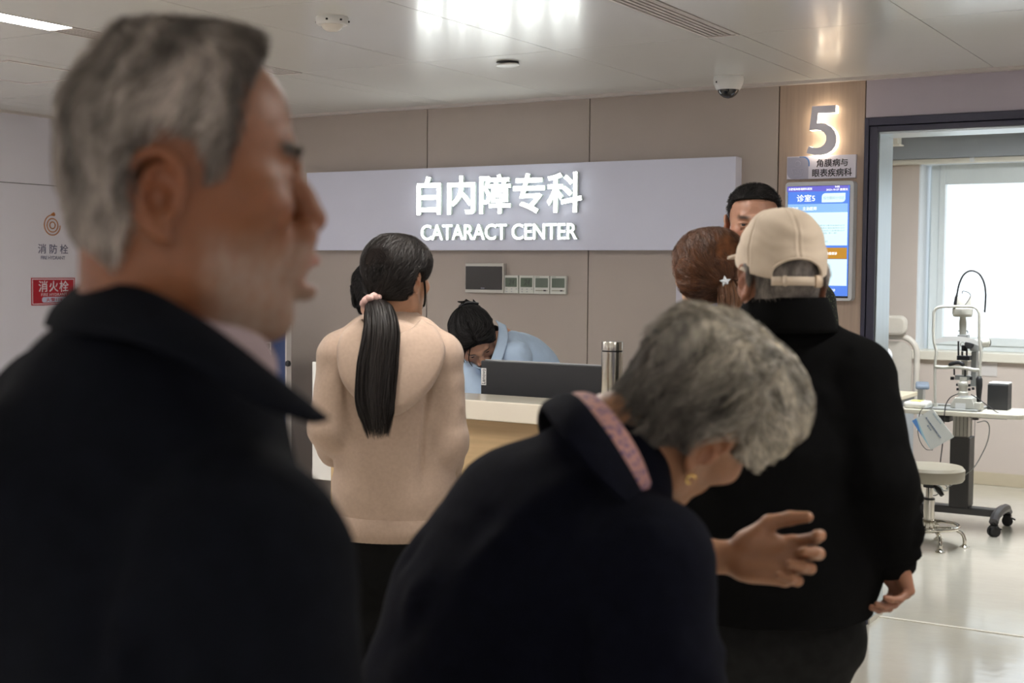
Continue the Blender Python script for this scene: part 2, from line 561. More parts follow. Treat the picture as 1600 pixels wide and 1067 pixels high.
# small housing at the left end of the exam room window head
p = onY(1397, 218, 9.6)
mk('housing', join(box(p[0] - 0.25, p[0] + 0.04, 9.55, 9.65, p[2] - 0.035, EC), box(p[0] - 0.25, p[0] + 0.055, 9.54, 9.66, p[2] - 0.045, p[2] - 0.035)), M_cream, bevel=0.004)
tag(bpy.data.objects['housing'], 'small cream housing hanging from the exam room ceiling near the door jamb', 'housing')

# ------------------------------------------------------------------ sign board with lit letters
M_board = mat('lavender_grey_sign_metal', srgb(216, 219, 238), 0.42, metal=0.05, noise=0.02, nscale=2, bump=0.02)
M_lit = mat('lit_letter_face', (1, 1, 1), 0.4, emit=(0.95, 1.0, 0.97), estr=12.0, noise=0.01)
M_side = mat('letter_return', srgb(205, 214, 210), 0.35, noise=0.02)
SY = WY - 0.075
sx0, sx1 = onY(479, 300, SY)[0], onY(1149, 300, SY)[0]
sz0, sz1 = 1.645, 2.068
sb = thing('reception_sign', 'long lavender grey sign board with lit white Chinese and English lettering above reception', 'sign', ((sx0 + sx1) / 2, SY, sz0))
mk('board', box(sx0, sx1, SY, WY, sz0, sz1), M_board, sb, bevel=0.002)
LY = SY - 0.03
def sign_text(s, weight, pxl, pxr, pyt, pyb, name='letter', ya=None, yb=None, spacing=1.0):
    """each character a part of its own"""
    pym = (pyt + pyb) / 2
    xa, xb = onY(pxl, pym, LY)[0], onY(pxr, pym, LY)[0]
    xm = (pxl + pxr) / 2
    za, zb = onY(xm, pyb, LY)[2], onY(xm, pyt, LY)[2]
    V, F = text_vf(s, weight, 0.05, 0, spacing)
    V, F = fit((V, F), xa, xb, za, zb, LY, SY)
    # split into characters by island x-gaps: build every character alone with the same scaling
    pos = []
    full_lo = None
    W0, _ = text_vf(s, weight, 0.05, 0, spacing)
    lo, hi = W0.min(0), W0.max(0)
    sc = np.array([(xb - xa) / (hi[0] - lo[0]), 1, (zb - za) / (hi[2] - lo[2])])
    for i, ch in enumerate(s):
        if ch == ' ':
            continue
        pre, _ = text_vf(s[:i + 1], weight, 0.05, 0, spacing)
        one, f1 = text_vf(ch, weight, 0.05, 0, spacing)
        one = one + np.array([pre.max(0)[0] - one.max(0)[0], 0, 0])
        U = (one - np.array([lo[0], 0, lo[2]])) * np.array([sc[0], 0, sc[2]])
        U[:, 0] += xa
        U[:, 2] += za
        ylo, yhi = one[:, 1].min(), one[:, 1].max()
        U[:, 1] = LY + (one[:, 1] - ylo) / (yhi - ylo) * (SY - LY)
        mi = []
        for f in f1:
            n = np.zeros(3)
            P = U[list(f)]
            for q in range(1, len(P) - 1):
                n += np.cross(P[q] - P[0], P[q + 1] - P[0])
            mi.append(0 if abs(n[1]) > 0.05 * np.linalg.norm(n) and P[:, 1].mean() < LY + 0.3 * (SY - LY) else 1)
        mk(name, (U, f1), [M_lit, M_side], sb, mi=mi)
sign_text('白内障专科', 0.016, 650.5, 908, 272, 334, spacing=1.02)
sign_text('CATARACT CENTER', 0.004, 657.5, 901, 350, 374.5, spacing=0.97)
# stand-off glow is the letters' own light on the board

# ------------------------------------------------------------------ number 5, plate and display on the wood panel
M_num = mat('grey_lilac_numeral', srgb(232, 230, 244), 0.45, noise=0.02)
M_halo = mat('warm_halo_return', (1, 1, 1), 0.4, emit=(1.0, 0.84, 0.62), estr=5.5)
NY = WY - 0.05
def cr_(pts):  # pixels in the photo's numeral -> wall plane
    return [tuple(onY(1222 + x / 7.62, 150 + y / 7.62, NY)[[0, 2]]) for x, y in pts]
def arc(cx, cy, rx, ry, a0, a1, n):
    return [(cx + rx * math.cos(math.radians(a)), cy - ry * math.sin(math.radians(a))) for a in np.linspace(a0, a1, n)]
outer = [(358, 122), (638, 107), (634, 196), (428, 206), (415, 325), (455, 320), (520, 330), (580, 365), (622, 415), (644, 475), (645, 540), (628, 600),
         (590, 650), (535, 685), (465, 702), (380, 702), (320, 690), (288, 678), (316, 596), (360, 612), (410, 618), (462, 606), (502, 575), (524, 530),
         (524, 478), (500, 435), (455, 408), (400, 402), (355, 406), (322, 410)]
poly = cr_(outer)[::-1]
num = thing('room_number', 'grey numeral 5 with a warm glowing halo on the wood column', 'sign', (np.mean([q[0] for q in poly]), WY, min(q[1] for q in poly)))
mk('face', prism(poly, NY, NY + 0.004), M_num, num)
cxm = np.mean([q[0] for q in poly])
czm = np.mean([q[1] for q in poly])
mk('lit_return', prism(poly, NY + 0.0042, WY - 0.006), M_halo, num)

def wall_flat(name, px0, px1, py0, py1, y, dy, m, parent, r=None, corners=(1, 1, 1, 1), bevel=0.0):
    a = onY(px0, (py0 + py1) / 2, y)
    b = onY(px1, (py0 + py1) / 2, y)
    xm = (px0 + px1) / 2
    z1_, z0_ = onY(xm, py0, y)[2], onY(xm, py1, y)[2]
    if r:
        return mk(name, prism(rrect(a[0], b[0], z0_, z1_, r, corners=corners), y, y + dy), m, parent, bevel=bevel)
    return mk(name, box(a[0], b[0], y, y + dy, z0_, z1_), m, parent, bevel=bevel)

def wall_text(s, px0, px1, py0, py1, y, m, parent, weight=0.0, name='lettering', spacing=1.0, dy=0.0012, shear=0.0):
    a = onY(px0, (py0 + py1) / 2, y)
    b = onY(px1, (py0 + py1) / 2, y)
    xm = (px0 + px1) / 2
    z1_, z0_ = onY(xm, py0, y)[2], onY(xm, py1, y)[2]
    return mk(name, fit(text_vf(s, weight, 0.02, shear, spacing, res=2), a[0], b[0], z0_, z1_, y, y + dy), m, parent)

pl = thing('department_plate', 'lilac department plate with figure icon and two lines of Chinese below the numeral', 'sign', (-1.9, WY, 1.96))
PY = WY - 0.02
wall_flat('plate', 1229.5, 1337, 243, 279, PY, 0.02, mat('lilac_plate', srgb(226, 223, 238), 0.4, noise=0.01), pl, bevel=0.001)
M_pg = mat('plate_grey', srgb(178, 177, 198), 0.4, noise=0.01)
M_pb = mat('plate_blue', srgb(84, 130, 196), 0.4, noise=0.01)
wall_flat('blue_corner', 1249, 1265, 244.5, 260, PY - 0.001, 0.001, M_pb, pl, r=0.028, corners=(0, 1, 0, 0))
wall_flat('grey_field', 1230, 1263, 246, 280, PY - 0.002, 0.001, M_pg, pl, r=0.03, corners=(0, 1, 0, 1))
M_ink = mat('dark_ink', srgb(38, 36, 46), 0.5, noise=0.02)
wall_text('角膜病与', 1275.5, 1324.5, 248, 260.5, PY - 0.001, M_ink, pl, 0.018)
wall_text('眼表疾病科', 1269, 1331, 263, 276, PY - 0.001, M_ink, pl, 0.018)
M_icon = mat('icon_line', srgb(205, 203, 220), 0.4, noise=0.01)
ic = onY(1246.5, 256, PY - 0.003)
th = np.linspace(0, 2 * np.pi, 24, endpoint=False)
def wpt(px_, py_, y):
    return onY(px_, py_, y)
mk('icon_head', tube([ic + 0.0125 * np.array([math.cos(a), 0, math.sin(a)]) for a in th], 0.0012, 6, closed=True), M_icon, pl)
body = [wpt(*q, PY - 0.003) for q in ((1237, 264), (1238.5, 269), (1241, 275), (1252, 274.3), (1254, 268), (1256, 263), (1250, 263), (1250.5, 268), (1247, 270), (1243, 268), (1243, 263.5), (1237, 264))]
mk('icon_body', tube(body, 0.0011, 6), M_icon, pl)

# display
ds = thing('display_screen', 'blue and white wall display listing the consulting room, under the department plate', 'display', (-1.9, WY, 1.36))
DY = WY - 0.055
M_bez = mat('silver_grey_bezel', srgb(208, 212, 218), 0.35, metal=0.1, noise=0.02)
wall_flat('bezel', 1225.5, 1332.5, 283.5, 469.5, DY, 0.055, M_bez, ds, r=0.016, bevel=0.003)
def em(name, c, s=1.0):
    return mat(name, (0.01, 0.01, 0.01), 0.15, emit=srgb(*c), estr=s)
S1 = DY - 0.001
wall_flat('screen', 1229.5, 1326.5, 290, 465, S1, 0.001, mat('screen_black', (0.004, 0.004, 0.006), 0.15), ds)
wall_flat('screen_blue', 1230, 1326, 290.5, 462, S1 - 0.0006, 0.0006, em('scr_blue', (88, 138, 240), 1.1), ds)
wall_flat('screen_header', 1230, 1326, 290.5, 299, S1 - 0.0012, 0.0006, em('scr_head', (118, 112, 222), 1.0), ds)
wall_flat('screen_name_bar', 1231, 1324.5, 318.5, 332, S1 - 0.0012, 0.0006, em('scr_name', (150, 200, 250), 1.1), ds)
M_sw = em('scr_white', (222, 246, 252), 1.25)
wall_flat('screen_panel', 1231, 1324, 332, 383.5, S1 - 0.0012, 0.0006, M_sw, ds)
wall_flat('screen_bubble', 1284, 1321, 301.5, 316, S1 - 0.0012, 0.0006, M_sw, ds, r=0.016, corners=(1, 0, 1, 0))
wall_flat('screen_orange', 1231, 1323, 387, 404.5, S1 - 0.0012, 0.0006, em('scr_orange', (208, 148, 44), 1.0), ds)
wall_flat('screen_list', 1231, 1323, 405, 446, S1 - 0.0012, 0.0006, M_sw, ds)
M_st = em('scr_text', (250, 253, 255), 1.5)
M_sg = em('scr_grey', (176, 206, 205), 1.0)
T1 = S1 - 0.0026
wall_text('合肥瑞海普瑞眼科医院', 1232, 1269, 293.5, 297.3, T1, M_st, ds, 0.01)
wall_text('9:05', 1304.5, 1312, 288.9 + 1, 292.3 + 1, T1, M_st, ds, 0.02)
wall_text('2023-10-27 星期五', 1291, 1325, 294.2, 297.8, T1, M_st, ds, 0.02)
wall_text('诊室5', 1245, 1273.5, 304, 315.3, T1, M_st, ds, 0.01)
wall_text('综合眼科分诊区', 1286.5, 1319.5, 306.5, 311.5, T1, M_sg, ds)
wall_text('陈晓庆', 1231.5, 1247.5, 323.5, 329, T1, M_st, ds, 0.01)
wall_text('主治医师', 1254, 1276, 323, 328.8, T1, M_st, ds, 0.01)
for k, (s, y0) in enumerate((('擅长各类角膜病与眼表疾病的诊疗', 351), ('干眼结膜炎角膜炎翼状胬肉的治疗', 355), ('眼部过敏性疾病及儿童眼病治疗', 359), ('角膜移植手术', 363))):
    wall_text(s, 1262, 1320 - (k == 3) * 12, y0, y0 + 2.6, T1, M_sg, ds)
wall_text('扫码签到', 1275, 1293, 375.5, 379, T1, M_sg, ds)
wall_text('准备就诊', 1290.5, 1308, 393.5, 398.3, T1, M_st, ds, 0.02)
wall_text('请排队就诊', 1284, 1305, 451, 455.5, T1, M_st, ds, 0.01)
wall_flat('status_light', 1296, 1298, 462, 463.4, T1, 0.001, M_st, ds)

# ------------------------------------------------------------------ panel and thermostats on the wall
mp = thing('wall_display_panel', 'dark screen control panel in a silver frame below the sign board', 'control panel', (-3.7, WY, 1.4))
QY = WY - 0.03
wall_flat('housing', 726.5, 786.5, 411, 457.5, QY, 0.03, mat('silver_panel_frame', srgb(196, 194, 188), 0.35, metal=0.2, noise=0.02), mp, bevel=0.003)
wall_flat('screen', 727.5, 784.5, 416, 452.5, QY - 0.0015, 0.0015, mat('dark_screen_glass', srgb(52, 50, 48), 0.2, noise=0.04), mp)
wall_text('HONEWALL'[:6], 751, 757, 449.6, 450.8, QY - 0.0025, M_icon, mp, 0.0)
M_th = mat('white_thermostat', srgb(214, 216, 210), 0.4, noise=0.01)
M_lcd = mat('green_lcd', srgb(86, 100, 84), 0.25, noise=0.05, nscale=15)
M_lcd2 = mat('green_lcd_pale', srgb(98, 110, 98), 0.25, noise=0.05, nscale=15)
M_seg = mat('lcd_segment', srgb(46, 56, 46), 0.3)
TY = WY - 0.02
labs = ('leftmost of four small white thermostats on the wall, beside the dark panel', 'second thermostat from the dark panel, with figures on its darker green screen',
        'third thermostat from the dark panel, slider under a blank grey-green screen', 'rightmost of the four white thermostats, slider under its blank screen')
for i, (a, b_, c, d) in enumerate(((787, 809.3, 430.3, 458.2), (811, 833.5, 430.5, 458.6), (834, 858, 431, 459.3), (859.5, 884, 431.2, 459.6))):
    q = onY((a + b_) / 2, d, TY)
    t = thing('thermostat', labs[i], 'thermostat', (q[0], WY, q[2]), 0, 'thermostats on the reception wall')
    wall_flat('body', a, b_, c, d, TY, 0.02, M_th, t, bevel=0.002)
    wall_flat('screen', a + 2.5, b_ - 2, c + 3.5, d - 10, TY - 0.001, 0.001, M_lcd if i < 2 else M_lcd2, t)
    if i < 2:
        wall_text('24', a + 7, b_ - 6, c + 6, d - 13, TY - 0.002, M_seg, t, 0.01, shear=0.2)
        for jx in range(3):
            for jz in range(2):
                if not (jx == 2 and jz):
                    bx = a + 3.5 + jx * 7.5
                    wall_flat('button', bx, bx + 2.2, d - 7.5 + jz * 4, d - 6.2 + jz * 4, TY - 0.0012, 0.0012, mat('thermostat_button', srgb(170, 176, 178), 0.4), t)
    else:
        wall_flat('slot', a + 2.5, b_ - 2.5, d - 6, d - 4.6, TY - 0.001, 0.001, mat('slot_grey', srgb(150, 150, 132), 0.4), t)
        wall_flat('slider', b_ - 9, b_ - 5.5, d - 6.3, d - 4.3, TY - 0.003, 0.003, M_black, t)
        wall_text('MODE', a + 2.6, a + 9, c + 1.2, c + 2.4, TY - 0.001, M_seg, t)

# white plate behind the brown-haired woman, blue board with socket at left
wp = wall_flat('wall_plate', 1056, 1090, 432, 474.5, WY - 0.012, 0.012, mat('plate_white', srgb(206, 204, 216), 0.4, noise=0.01), None, bevel=0.002)
tag(wp, 'pale wall plate partly behind the brown-haired woman with the star clip', 'wall plate')
cb = thing('blue_board', 'dark blue free-standing board with a wall socket behind the older man', 'board', (-4.9, 5.5, 0))
BY = 5.35
bx1 = onY(446.5, 540, BY)[0]
bz1 = onY(446, 513, BY)[2]
mk('panel', box(bx1 - 0.75, bx1, BY, BY + 0.03, 0.08, bz1), mat('navy_blue_board', srgb(44, 62, 104), 0.5, noise=0.05, nscale=3), cb, bevel=0.003)
mk('foot', box(bx1 - 0.78, bx1 + 0.02, BY - 0.15, BY + 0.18, 0.0, 0.08), M_black, cb, bevel=0.01)
mk('edge_strip', box(bx1, bx1 + 0.008, BY - 0.004, BY + 0.034, 0.08, bz1 + 0.02), M_trim, cb)
q0, q1 = onY(399, 556, BY - 0.008), onY(422, 534, BY - 0.008)
sk = thing('wall_socket', 'white double socket on the blue board behind the older man', 'socket', (q0[0], BY, q0[2]))
mk('plate', box(q0[0], q1[0], BY - 0.008, BY - 0.0005, q0[2], q1[2]), M_white, sk, bevel=0.002)
for (a, b_) in ((0.3, 0.45), (0.55, 0.45), (0.42, 0.3)):
    mk('slot', box(q0[0] + a * (q1[0] - q0[0]), q0[0] + a * (q1[0] - q0[0]) + 0.003, BY - 0.0095, BY - 0.008, q0[2] + b_ * 0.04, q0[2] + b_ * 0.04 + 0.009), M_black, sk)
pg = thing('plug_adapter', 'chunky black plug adapter with a thin cable in the white socket', 'plug', (q0[0], BY, q0[2] + 0.04))
mk('body', box(q0[0] + 0.002, q1[0] + 0.004, BY - 0.055, BY - 0.0096, q0[2] + 0.042, q0[2] + 0.07), M_black, pg, bevel=0.006)
mk('cable', tube(smooth_path([(q1[0], BY - 0.03, q0[2] + 0.05), (q1[0] + 0.02, BY - 0.012, q0[2] + 0.01), (q1[0] + 0.022, BY - 0.006, q0[2] - 0.04), (q1[0] + 0.008, BY - 0.006, q0[2] - 0.1), (q1[0] + 0.01, BY - 0.006, q0[2] - 0.4)]), 0.0022, 6), M_black, pg)
kn = onY(450, 568, BY - 0.03)
mk('knob', lathe([(0.004, -0.016), (0.013, -0.012), (0.016, 0), (0.012, 0.012), (0.004, 0.016)], kn, 16), M_black, cb, auto=True)

# ------------------------------------------------------------------ left wall: hydrant marks
M_or = mat('orange_brown_print', srgb(176, 112, 60), 0.5)
M_bl = mat('slate_print', srgb(104, 104, 132), 0.5)
M_red = mat('red_sign', srgb(178, 30, 48), 0.4, noise=0.02)
M_pk = mat('sign_white', srgb(226, 218, 226), 0.4)
def lw(px_, py_, e=0.001):
    return onX(px_, py_, LX + e)
def left_text(s, px0, px1, py0, py1, m, parent, weight=0.0, name='lettering', e=0.001, spacing=1.0):
    pm = (py0 + py1) / 2
    y0_, y1_ = lw(px0, pm)[1], lw(px1, pm)[1]
    xm = (px0 + px1) / 2
    z1_, z0_ = lw(xm, py0)[2], lw(xm, py1)[2]
    V, F = fit(text_vf(s, weight, 0.02, 0, spacing, res=2), y0_, y1_, z0_, z1_, -0.001, 0.0)
    V = np.stack([LX + e - V[:, 1] - 0.001, V[:, 0], V[:, 2]], 1)
    return mk(name, (V, F), m, parent)
hy = thing('hydrant_marking', 'brown hose-reel symbol over grey Chinese and English hydrant lettering on the left wall', 'wall marking', tuple(lw(82, 400)))
c0 = lw(82, 352)
sc = (lw(82, 334)[2] - lw(82, 369)[2]) / 35.0
def ring(r0, r1, a0, a1, n=40):
    P = []
    for a in np.radians(np.linspace(a0, a1, n)):
        r = r0 + (r1 - r0) * (a - math.radians(a0)) / max(1e-6, math.radians(a1 - a0))
        P.append((LX + 0.001, c0[1] + r * sc * math.cos(a), c0[2] + r * sc * math.sin(a)))
    return P
mk('inner_ring', tube(ring(5.2, 5.2, 0, 360, 30)[:-1], sc * 0.9, 6, closed=True), M_or, hy)
mk('middle_ring', tube(ring(10.5, 10.5, 0, 360, 40)[:-1], sc * 0.9, 6, closed=True), M_or, hy)
mk('hose', tube(ring(16, 15, 100, 360), sc * 0.9, 6), M_or, hy)
mk('nozzle', tube([(LX + 0.001, c0[1] - 3 * sc, c0[2] + 16 * sc), (LX + 0.001, c0[1] + 3 * sc, c0[2] + 17.5 * sc)], [sc * 1.0, sc * 3.2], 8), M_or, hy)
left_text('消 防 栓', 59.5, 106.5, 381.5, 396.5, M_bl, hy, 0.012)
left_text('FIRE HYDRANT', 64, 102, 400, 405.3, M_bl, hy, 0.012, spacing=0.9)
fs = thing('fire_sign', 'red rectangular fire hydrant sign with white lettering low on the left wall', 'sign', tuple(lw(83, 476)))
def lflat(name, px0, px1, py0, py1, e, m, parent, r=0):
    pm = (py0 + py1) / 2
    a, b_ = lw(px0, pm)[1], lw(px1, pm)[1]
    xm = (px0 + px1) / 2
    z1_, z0_ = lw(xm, py0)[2], lw(xm, py1)[2]
    P = rrect(a, b_, z0_, z1_, r) if r else [(a, z0_), (b_, z0_), (b_, z1_), (a, z1_)]
    V, F = prism(P, 0, 0.0012)
    V = np.stack([LX + e - V[:, 1], V[:, 0], V[:, 2]], 1)
    return mk(name, (V, F), m, parent)
lflat('plate', 48.5, 117, 434, 476.5, 0.003, M_red, fs)
lflat('border', 50, 115.5, 435.5, 475, 0.0036, M_pk, fs)
lflat('field', 51, 114.5, 436.8, 473.8, 0.0042, M_red, fs)
left_text('消火栓', 59.5, 106.5, 438.5, 456, M_pk, fs, 0.012, e=0.005, spacing=1.15)
left_text('FIRE HYDRANT', 64, 104, 457.8, 462.3, M_pk, fs, 0.0, e=0.005, spacing=1.1)
lflat('bubble', 65, 103.5, 463.8, 472.3, 0.0048, mat('sign_pale_blue', srgb(200, 205, 230), 0.4), fs, r=0.014)
left_text('火警119', 71.5, 96.5, 465, 471, M_red, fs, 0.01, e=0.0058)

# ------------------------------------------------------------------ ceiling devices
q = onZ(1145, 122, CZ)
dc = thing('dome_camera', 'white dome security camera with black lens bubble at the ceiling edge', 'security camera', (q[0], q[1] - 0.05, CZ))
c = (q[0], min(q[1] - 0.05, WY - 0.11), CZ)
mk('housing', lathe([(0.064, 0), (0.066, -0.012), (0.064, -0.03), (0.054, -0.052), (0.05, -0.058)][::-1], c, 40), M_white, dc, auto=True)
mk('dome', lathe([(0.005, -0.094), (0.02, -0.09), (0.034, -0.08), (0.043, -0.068), (0.046, -0.056)], c, 32), mat('smoked_dome', (0.015, 0.015, 0.02), 0.05, spec=0.8), dc, auto=True)
mk('logo', box(c[0] - 0.034, c[0] - 0.03, c[1] - 0.06, c[1] - 0.056, c[2] - 0.032, c[2] - 0.024), M_black, dc)
q = onZ(793, 97, CZ)
sp = thing('round_vent', 'small round white speaker disc hanging tilted in the ceiling', 'speaker', (q[0], q[1], CZ))
mk('cup', lathe([(0.046, -0.004), (0.046, 0.0)], q, 32), M_black, sp)
V, F = lathe([(0.042, -0.0165), (0.048, -0.014), (0.048, -0.011), (0.04, -0.0105)], (0, 0, 0), 32)
V, F = xf((V, F), Matrix.Translation(q) @ Matrix.Rotation(math.radians(-3), 4, 'Y'))
mk('disc', (V, F), M_white, sp, auto=True)
q = onZ(519, 27, CZ)
sd = thing('smoke_detector', 'round white detector with shallow dome on the ceiling over the ponytailed woman', 'detector', (q[0], q[1], CZ))
mk('base', lathe([(0.05, -0.026), (0.054, -0.022), (0.056, -0.004), (0.055, 0)], q, 36), M_white, sd, auto=True)
mk('dome', lathe([(0.005, -0.048), (0.02, -0.046), (0.032, -0.038), (0.038, -0.026)], q, 30), mat('frosted_dome', srgb(222, 216, 208), 0.3), sd, auto=True)
for a in (30, 110, 200, 290, 340):
    a = math.radians(a)
    mk('vent_hole', box(q[0] + 0.055 * math.cos(a) - 0.003, q[0] + 0.055 * math.cos(a) + 0.003, q[1] + 0.055 * math.sin(a) - 0.003, q[1] + 0.055 * math.sin(a) + 0.003, CZ - 0.018, CZ - 0.012), M_black, sd)
# ------------------------------------------------------------------ reception counter
M_solid = mat('cream_solid_surface', srgb(222, 214, 198), 0.18, noise=0.015, nscale=6, coat=0.4)
M_cwood = mat('counter_light_wood', srgb(196, 168, 128), 0.4, noise=0.08, nscale=5, stretch=(0.6, 0.6, 12), bump=0.04)
CTZ = 1.12
e0 = onZ(760, 626.5, CTZ)
e1 = onZ(760, 615.5, CTZ)
CY0, CY1 = e0[1], e1[1]
CX0, CX1 = onY(496, 600, CY0)[0], -1.93
ct = thing('reception_counter', 'reception counter with cream ledge over a light wood front', 'counter', ((CX0 + CX1) / 2, (CY0 + CY1) / 2, 0))
mk('ledge', box(CX0, CX1, CY0, CY1, CTZ - 0.065, CTZ), M_solid, ct, bevel=0.004)
mk('front_panel', box(CX0 + 0.02, CX1 - 0.02, CY0 + 0.05, CY0 + 0.07, 0.1, CTZ - 0.066), M_cwood, ct, bevel=0.002)
mk('side_panel', box(CX0 + 0.02, CX0 + 0.04, CY0 + 0.071, CY1 + 0.36, 0.1, 1.05), M_cwood, ct)
mk('side_panel', box(CX1 - 0.04, CX1 - 0.02, CY0 + 0.071, CY1 + 0.36, 0.1, 0.78), M_cwood, ct)
mk('back_panel', box(CX0 + 0.041, CX1 - 0.041, CY1 - 0.02, CY1, 0.76, CTZ - 0.066), M_cwood, ct)
mk('worktop', box(CX0 + 0.041, CX1 - 0.041, CY0 + 0.071, CY1 + 0.36, 0.72, 0.75), M_solid, ct, bevel=0.003)
mk('plinth', box(CX0 + 0.05, CX1 - 0.05, CY0 + 0.09, CY1 + 0.33, 0.0, 0.1), M_dark, ct)
a = onY(490.5, 600, CY1)
mk('end_screen', box(a[0], CX0 + 0.02, CY1 - 0.01, CY1 + 0.01, 0.76, onY(491, 565, CY1)[2]), M_white, ct, bevel=0.002)

# monitor behind the ledge
MY = CY1 + 0.14
ml, mr = onY(751.5, 566, MY), onY(945, 570, MY)
mt = onY(755, 563.5, MY)[2]
mo = thing('monitor', 'black monitor back with a vertical white maker label, behind the counter ledge', 'monitor', ((ml[0] + mr[0]) / 2, MY, 0.75))
M_mb = mat('monitor_back_black', (0.016, 0.017, 0.02), 0.45, noise=0.05)
mrx = ml[0] + 0.545
mk('back_shell', box(ml[0], mrx, MY, MY + 0.03, mt - 0.33, mt), M_mb, mo, bevel=0.003)
mk('screen_edge', box(ml[0] - 0.001, mrx + 0.001, MY + 0.0305, MY + 0.038, mt - 0.331, mt + 0.003), mat('silver_edge', srgb(190, 192, 196), 0.3, metal=0.4), mo)
mk('stand', box((ml[0] + mrx) / 2 - 0.03, (ml[0] + mrx) / 2 + 0.03, MY - 0.02, MY - 0.0005, 0.765, mt - 0.12), M_mb, mo, bevel=0.002)
mk('foot', box((ml[0] + mrx) / 2 - 0.12, (ml[0] + mrx) / 2 + 0.12, MY - 0.07, MY + 0.13, 0.75, 0.765), M_mb, mo, bevel=0.003)
lx0, lx1 = onY(752.3, 588, MY)[0], onY(759.8, 588, MY)[0]
lz1, lz0 = onY(756, 575, MY)[2], onY(756, 601.5, MY)[2]
lbm = mk('label', box(lx0, lx1, MY - 0.002, MY, lz0, lz1), M_white, mo)
V, F = text_vf('Lenovo', 0.0, 0.02)
V = np.stack([-V[:, 2], V[:, 1], V[:, 0]], 1)
V, F = fit((V, F), lx0 + 0.003, lx1 - 0.003, lz0 + 0.004, lz1 - 0.003, MY - 0.003, MY - 0.002)
mk('lettering', (V, F), M_ink, mo)

# steel vacuum bottle on the ledge
TYY = (CY0 + CY1) / 2
tc_ = onY(956, 600, TYY)
tz = onY(956, 534, TYY)[2]
M_steel = mat('brushed_steel', srgb(190, 186, 176), 0.25, metal=1.0, noise=0.04, nscale=20, stretch=(1, 1, 20))
tb = thing('vacuum_bottle', 'brushed steel vacuum bottle standing on the counter ledge beside the monitor', 'bottle', (tc_[0], TYY, CTZ + 0.001))
hh = tz - CTZ
mk('body', lathe([(0.031, 0), (0.034, 0.004), (0.034, hh - 0.032)], (tc_[0], TYY, CTZ + 0.001), 36), M_steel, tb, auto=True)
mk('ring', lathe([(0.0325, hh - 0.032), (0.0325, hh - 0.0275)], (tc_[0], TYY, CTZ), 36), M_black, tb)
mk('lid', lathe([(0.034, hh - 0.0275), (0.034, hh - 0.002), (0.033, hh), (0.02, hh - 0.001)], (tc_[0], TYY, CTZ + 0.001), 36), M_steel, tb, auto=True)

# ------------------------------------------------------------------ exam room furniture
M_cast = mat('dark_grey_cast_metal', srgb(84, 82, 84), 0.4, metal=0.3, noise=0.04)
M_col = mat('charcoal_column', srgb(58, 56, 56), 0.45, noise=0.04)
M_lcol = mat('light_aluminium_column', srgb(176, 172, 164), 0.35, metal=0.5, noise=0.03)
M_tt = mat('white_laminate_table', srgb(222, 216, 200), 0.3, noise=0.015)
M_inst = mat('instrument_enamel', srgb(196, 194, 184), 0.35, noise=0.015)
M_instg = mat('instrument_grey', srgb(150, 152, 150), 0.35, noise=0.02)
M_chrome = mat('chrome', srgb(215, 210, 200), 0.1, metal=1.0, noise=0.02)
M_rub = mat('black_rubber', (0.014, 0.014, 0.015), 0.6, noise=0.1)

def caster(parent, x, y, ztop, brake=True, ang=0.3, r=0.032):
    c_ = (x, y, r)
    d = np.array([math.cos(ang), math.sin(ang), 0])
    for s in (-1, 1):
        o_ = np.array([-d[1], d[0], 0]) * 0.014 * s
        mk('caster_wheel', cyl(np.array(c_) + o_ - o_ * 0.6, np.array(c_) + o_ + o_ * 0.6, r, n=20), M_rub, parent, auto=True)
    mk('caster_fork', join(box(x - 0.022, x + 0.022, y - 0.022, y + 0.022, r + 0.02, r + 0.035), cyl((x, y, r + 0.034), (x, y, ztop), 0.01)), M_black, parent)
    if brake:
        mk('caster_brake', xf(box(0.0, 0.05, -0.014, 0.014, -0.004, 0.004), Matrix.Translation((x, y, r + 0.026)) @ Matrix.Rotation(ang, 4, 'Z') @ Matrix.Rotation(0.35, 4, 'Y')), M_black, parent, bevel=0.002)

# instrument table
TYF = 8.17
tl, tr = onY(1402, 650, TYF), onY(1597, 651, TYF)
TZ = onY(1500, 643.5, TYF)[2]
it = thing('instrument_table', 'white motorised instrument table on a charcoal column and castered base', 'table', ((tl[0] + tr[0]) / 2, 8.4, 0))
V, F = prism(rrect(tl[0], tr[0], TYF, TYF + 0.42, 0.05), 0, 0.028)
V = np.stack([V[:, 0], V[:, 2], TZ - 0.028 + V[:, 1]], 1)
mk('tabletop', (V, F), M_tt, it, bevel=0.004)
ca, cbx = onY(1484, 700, 8.33)[0], onY(1509.5, 700, 8.33)[0]
mk('column_lower', box(ca, cbx + 0.02, 8.33, 8.47, 0.13, onY(1495, 683, 8.33)[2]), M_col, it, bevel=0.006)
mk('column_upper', join(box(ca + 0.012, cbx + 0.008, 8.34, 8.46, onY(1495, 683, 8.33)[2], TZ - 0.03)), M_lcol, it, bevel=0.004)
for k in range(6):
    xx = ca + 0.03 + k * 0.022
    mk('groove', box(xx, xx + 0.003, 8.338, 8.34, onY(1495, 682, 8.33)[2] + 0.003, TZ - 0.04), M_cast, it)
mk('crossbeam', box(tl[0] + 0.1, tr[0] - 0.12, 8.36, 8.44, TZ - 0.05, TZ - 0.029), M_cast, it)
mk('control_box', box(ca - 0.14, ca - 0.01, 8.34, 8.46, TZ - 0.085, TZ - 0.051), M_black, it, bevel=0.004)
br, bl = -1.60, -2.10
mk('base_beam', box(bl, br, 8.36, 8.46, 0.085, 0.13), M_cast, it, bevel=0.01)
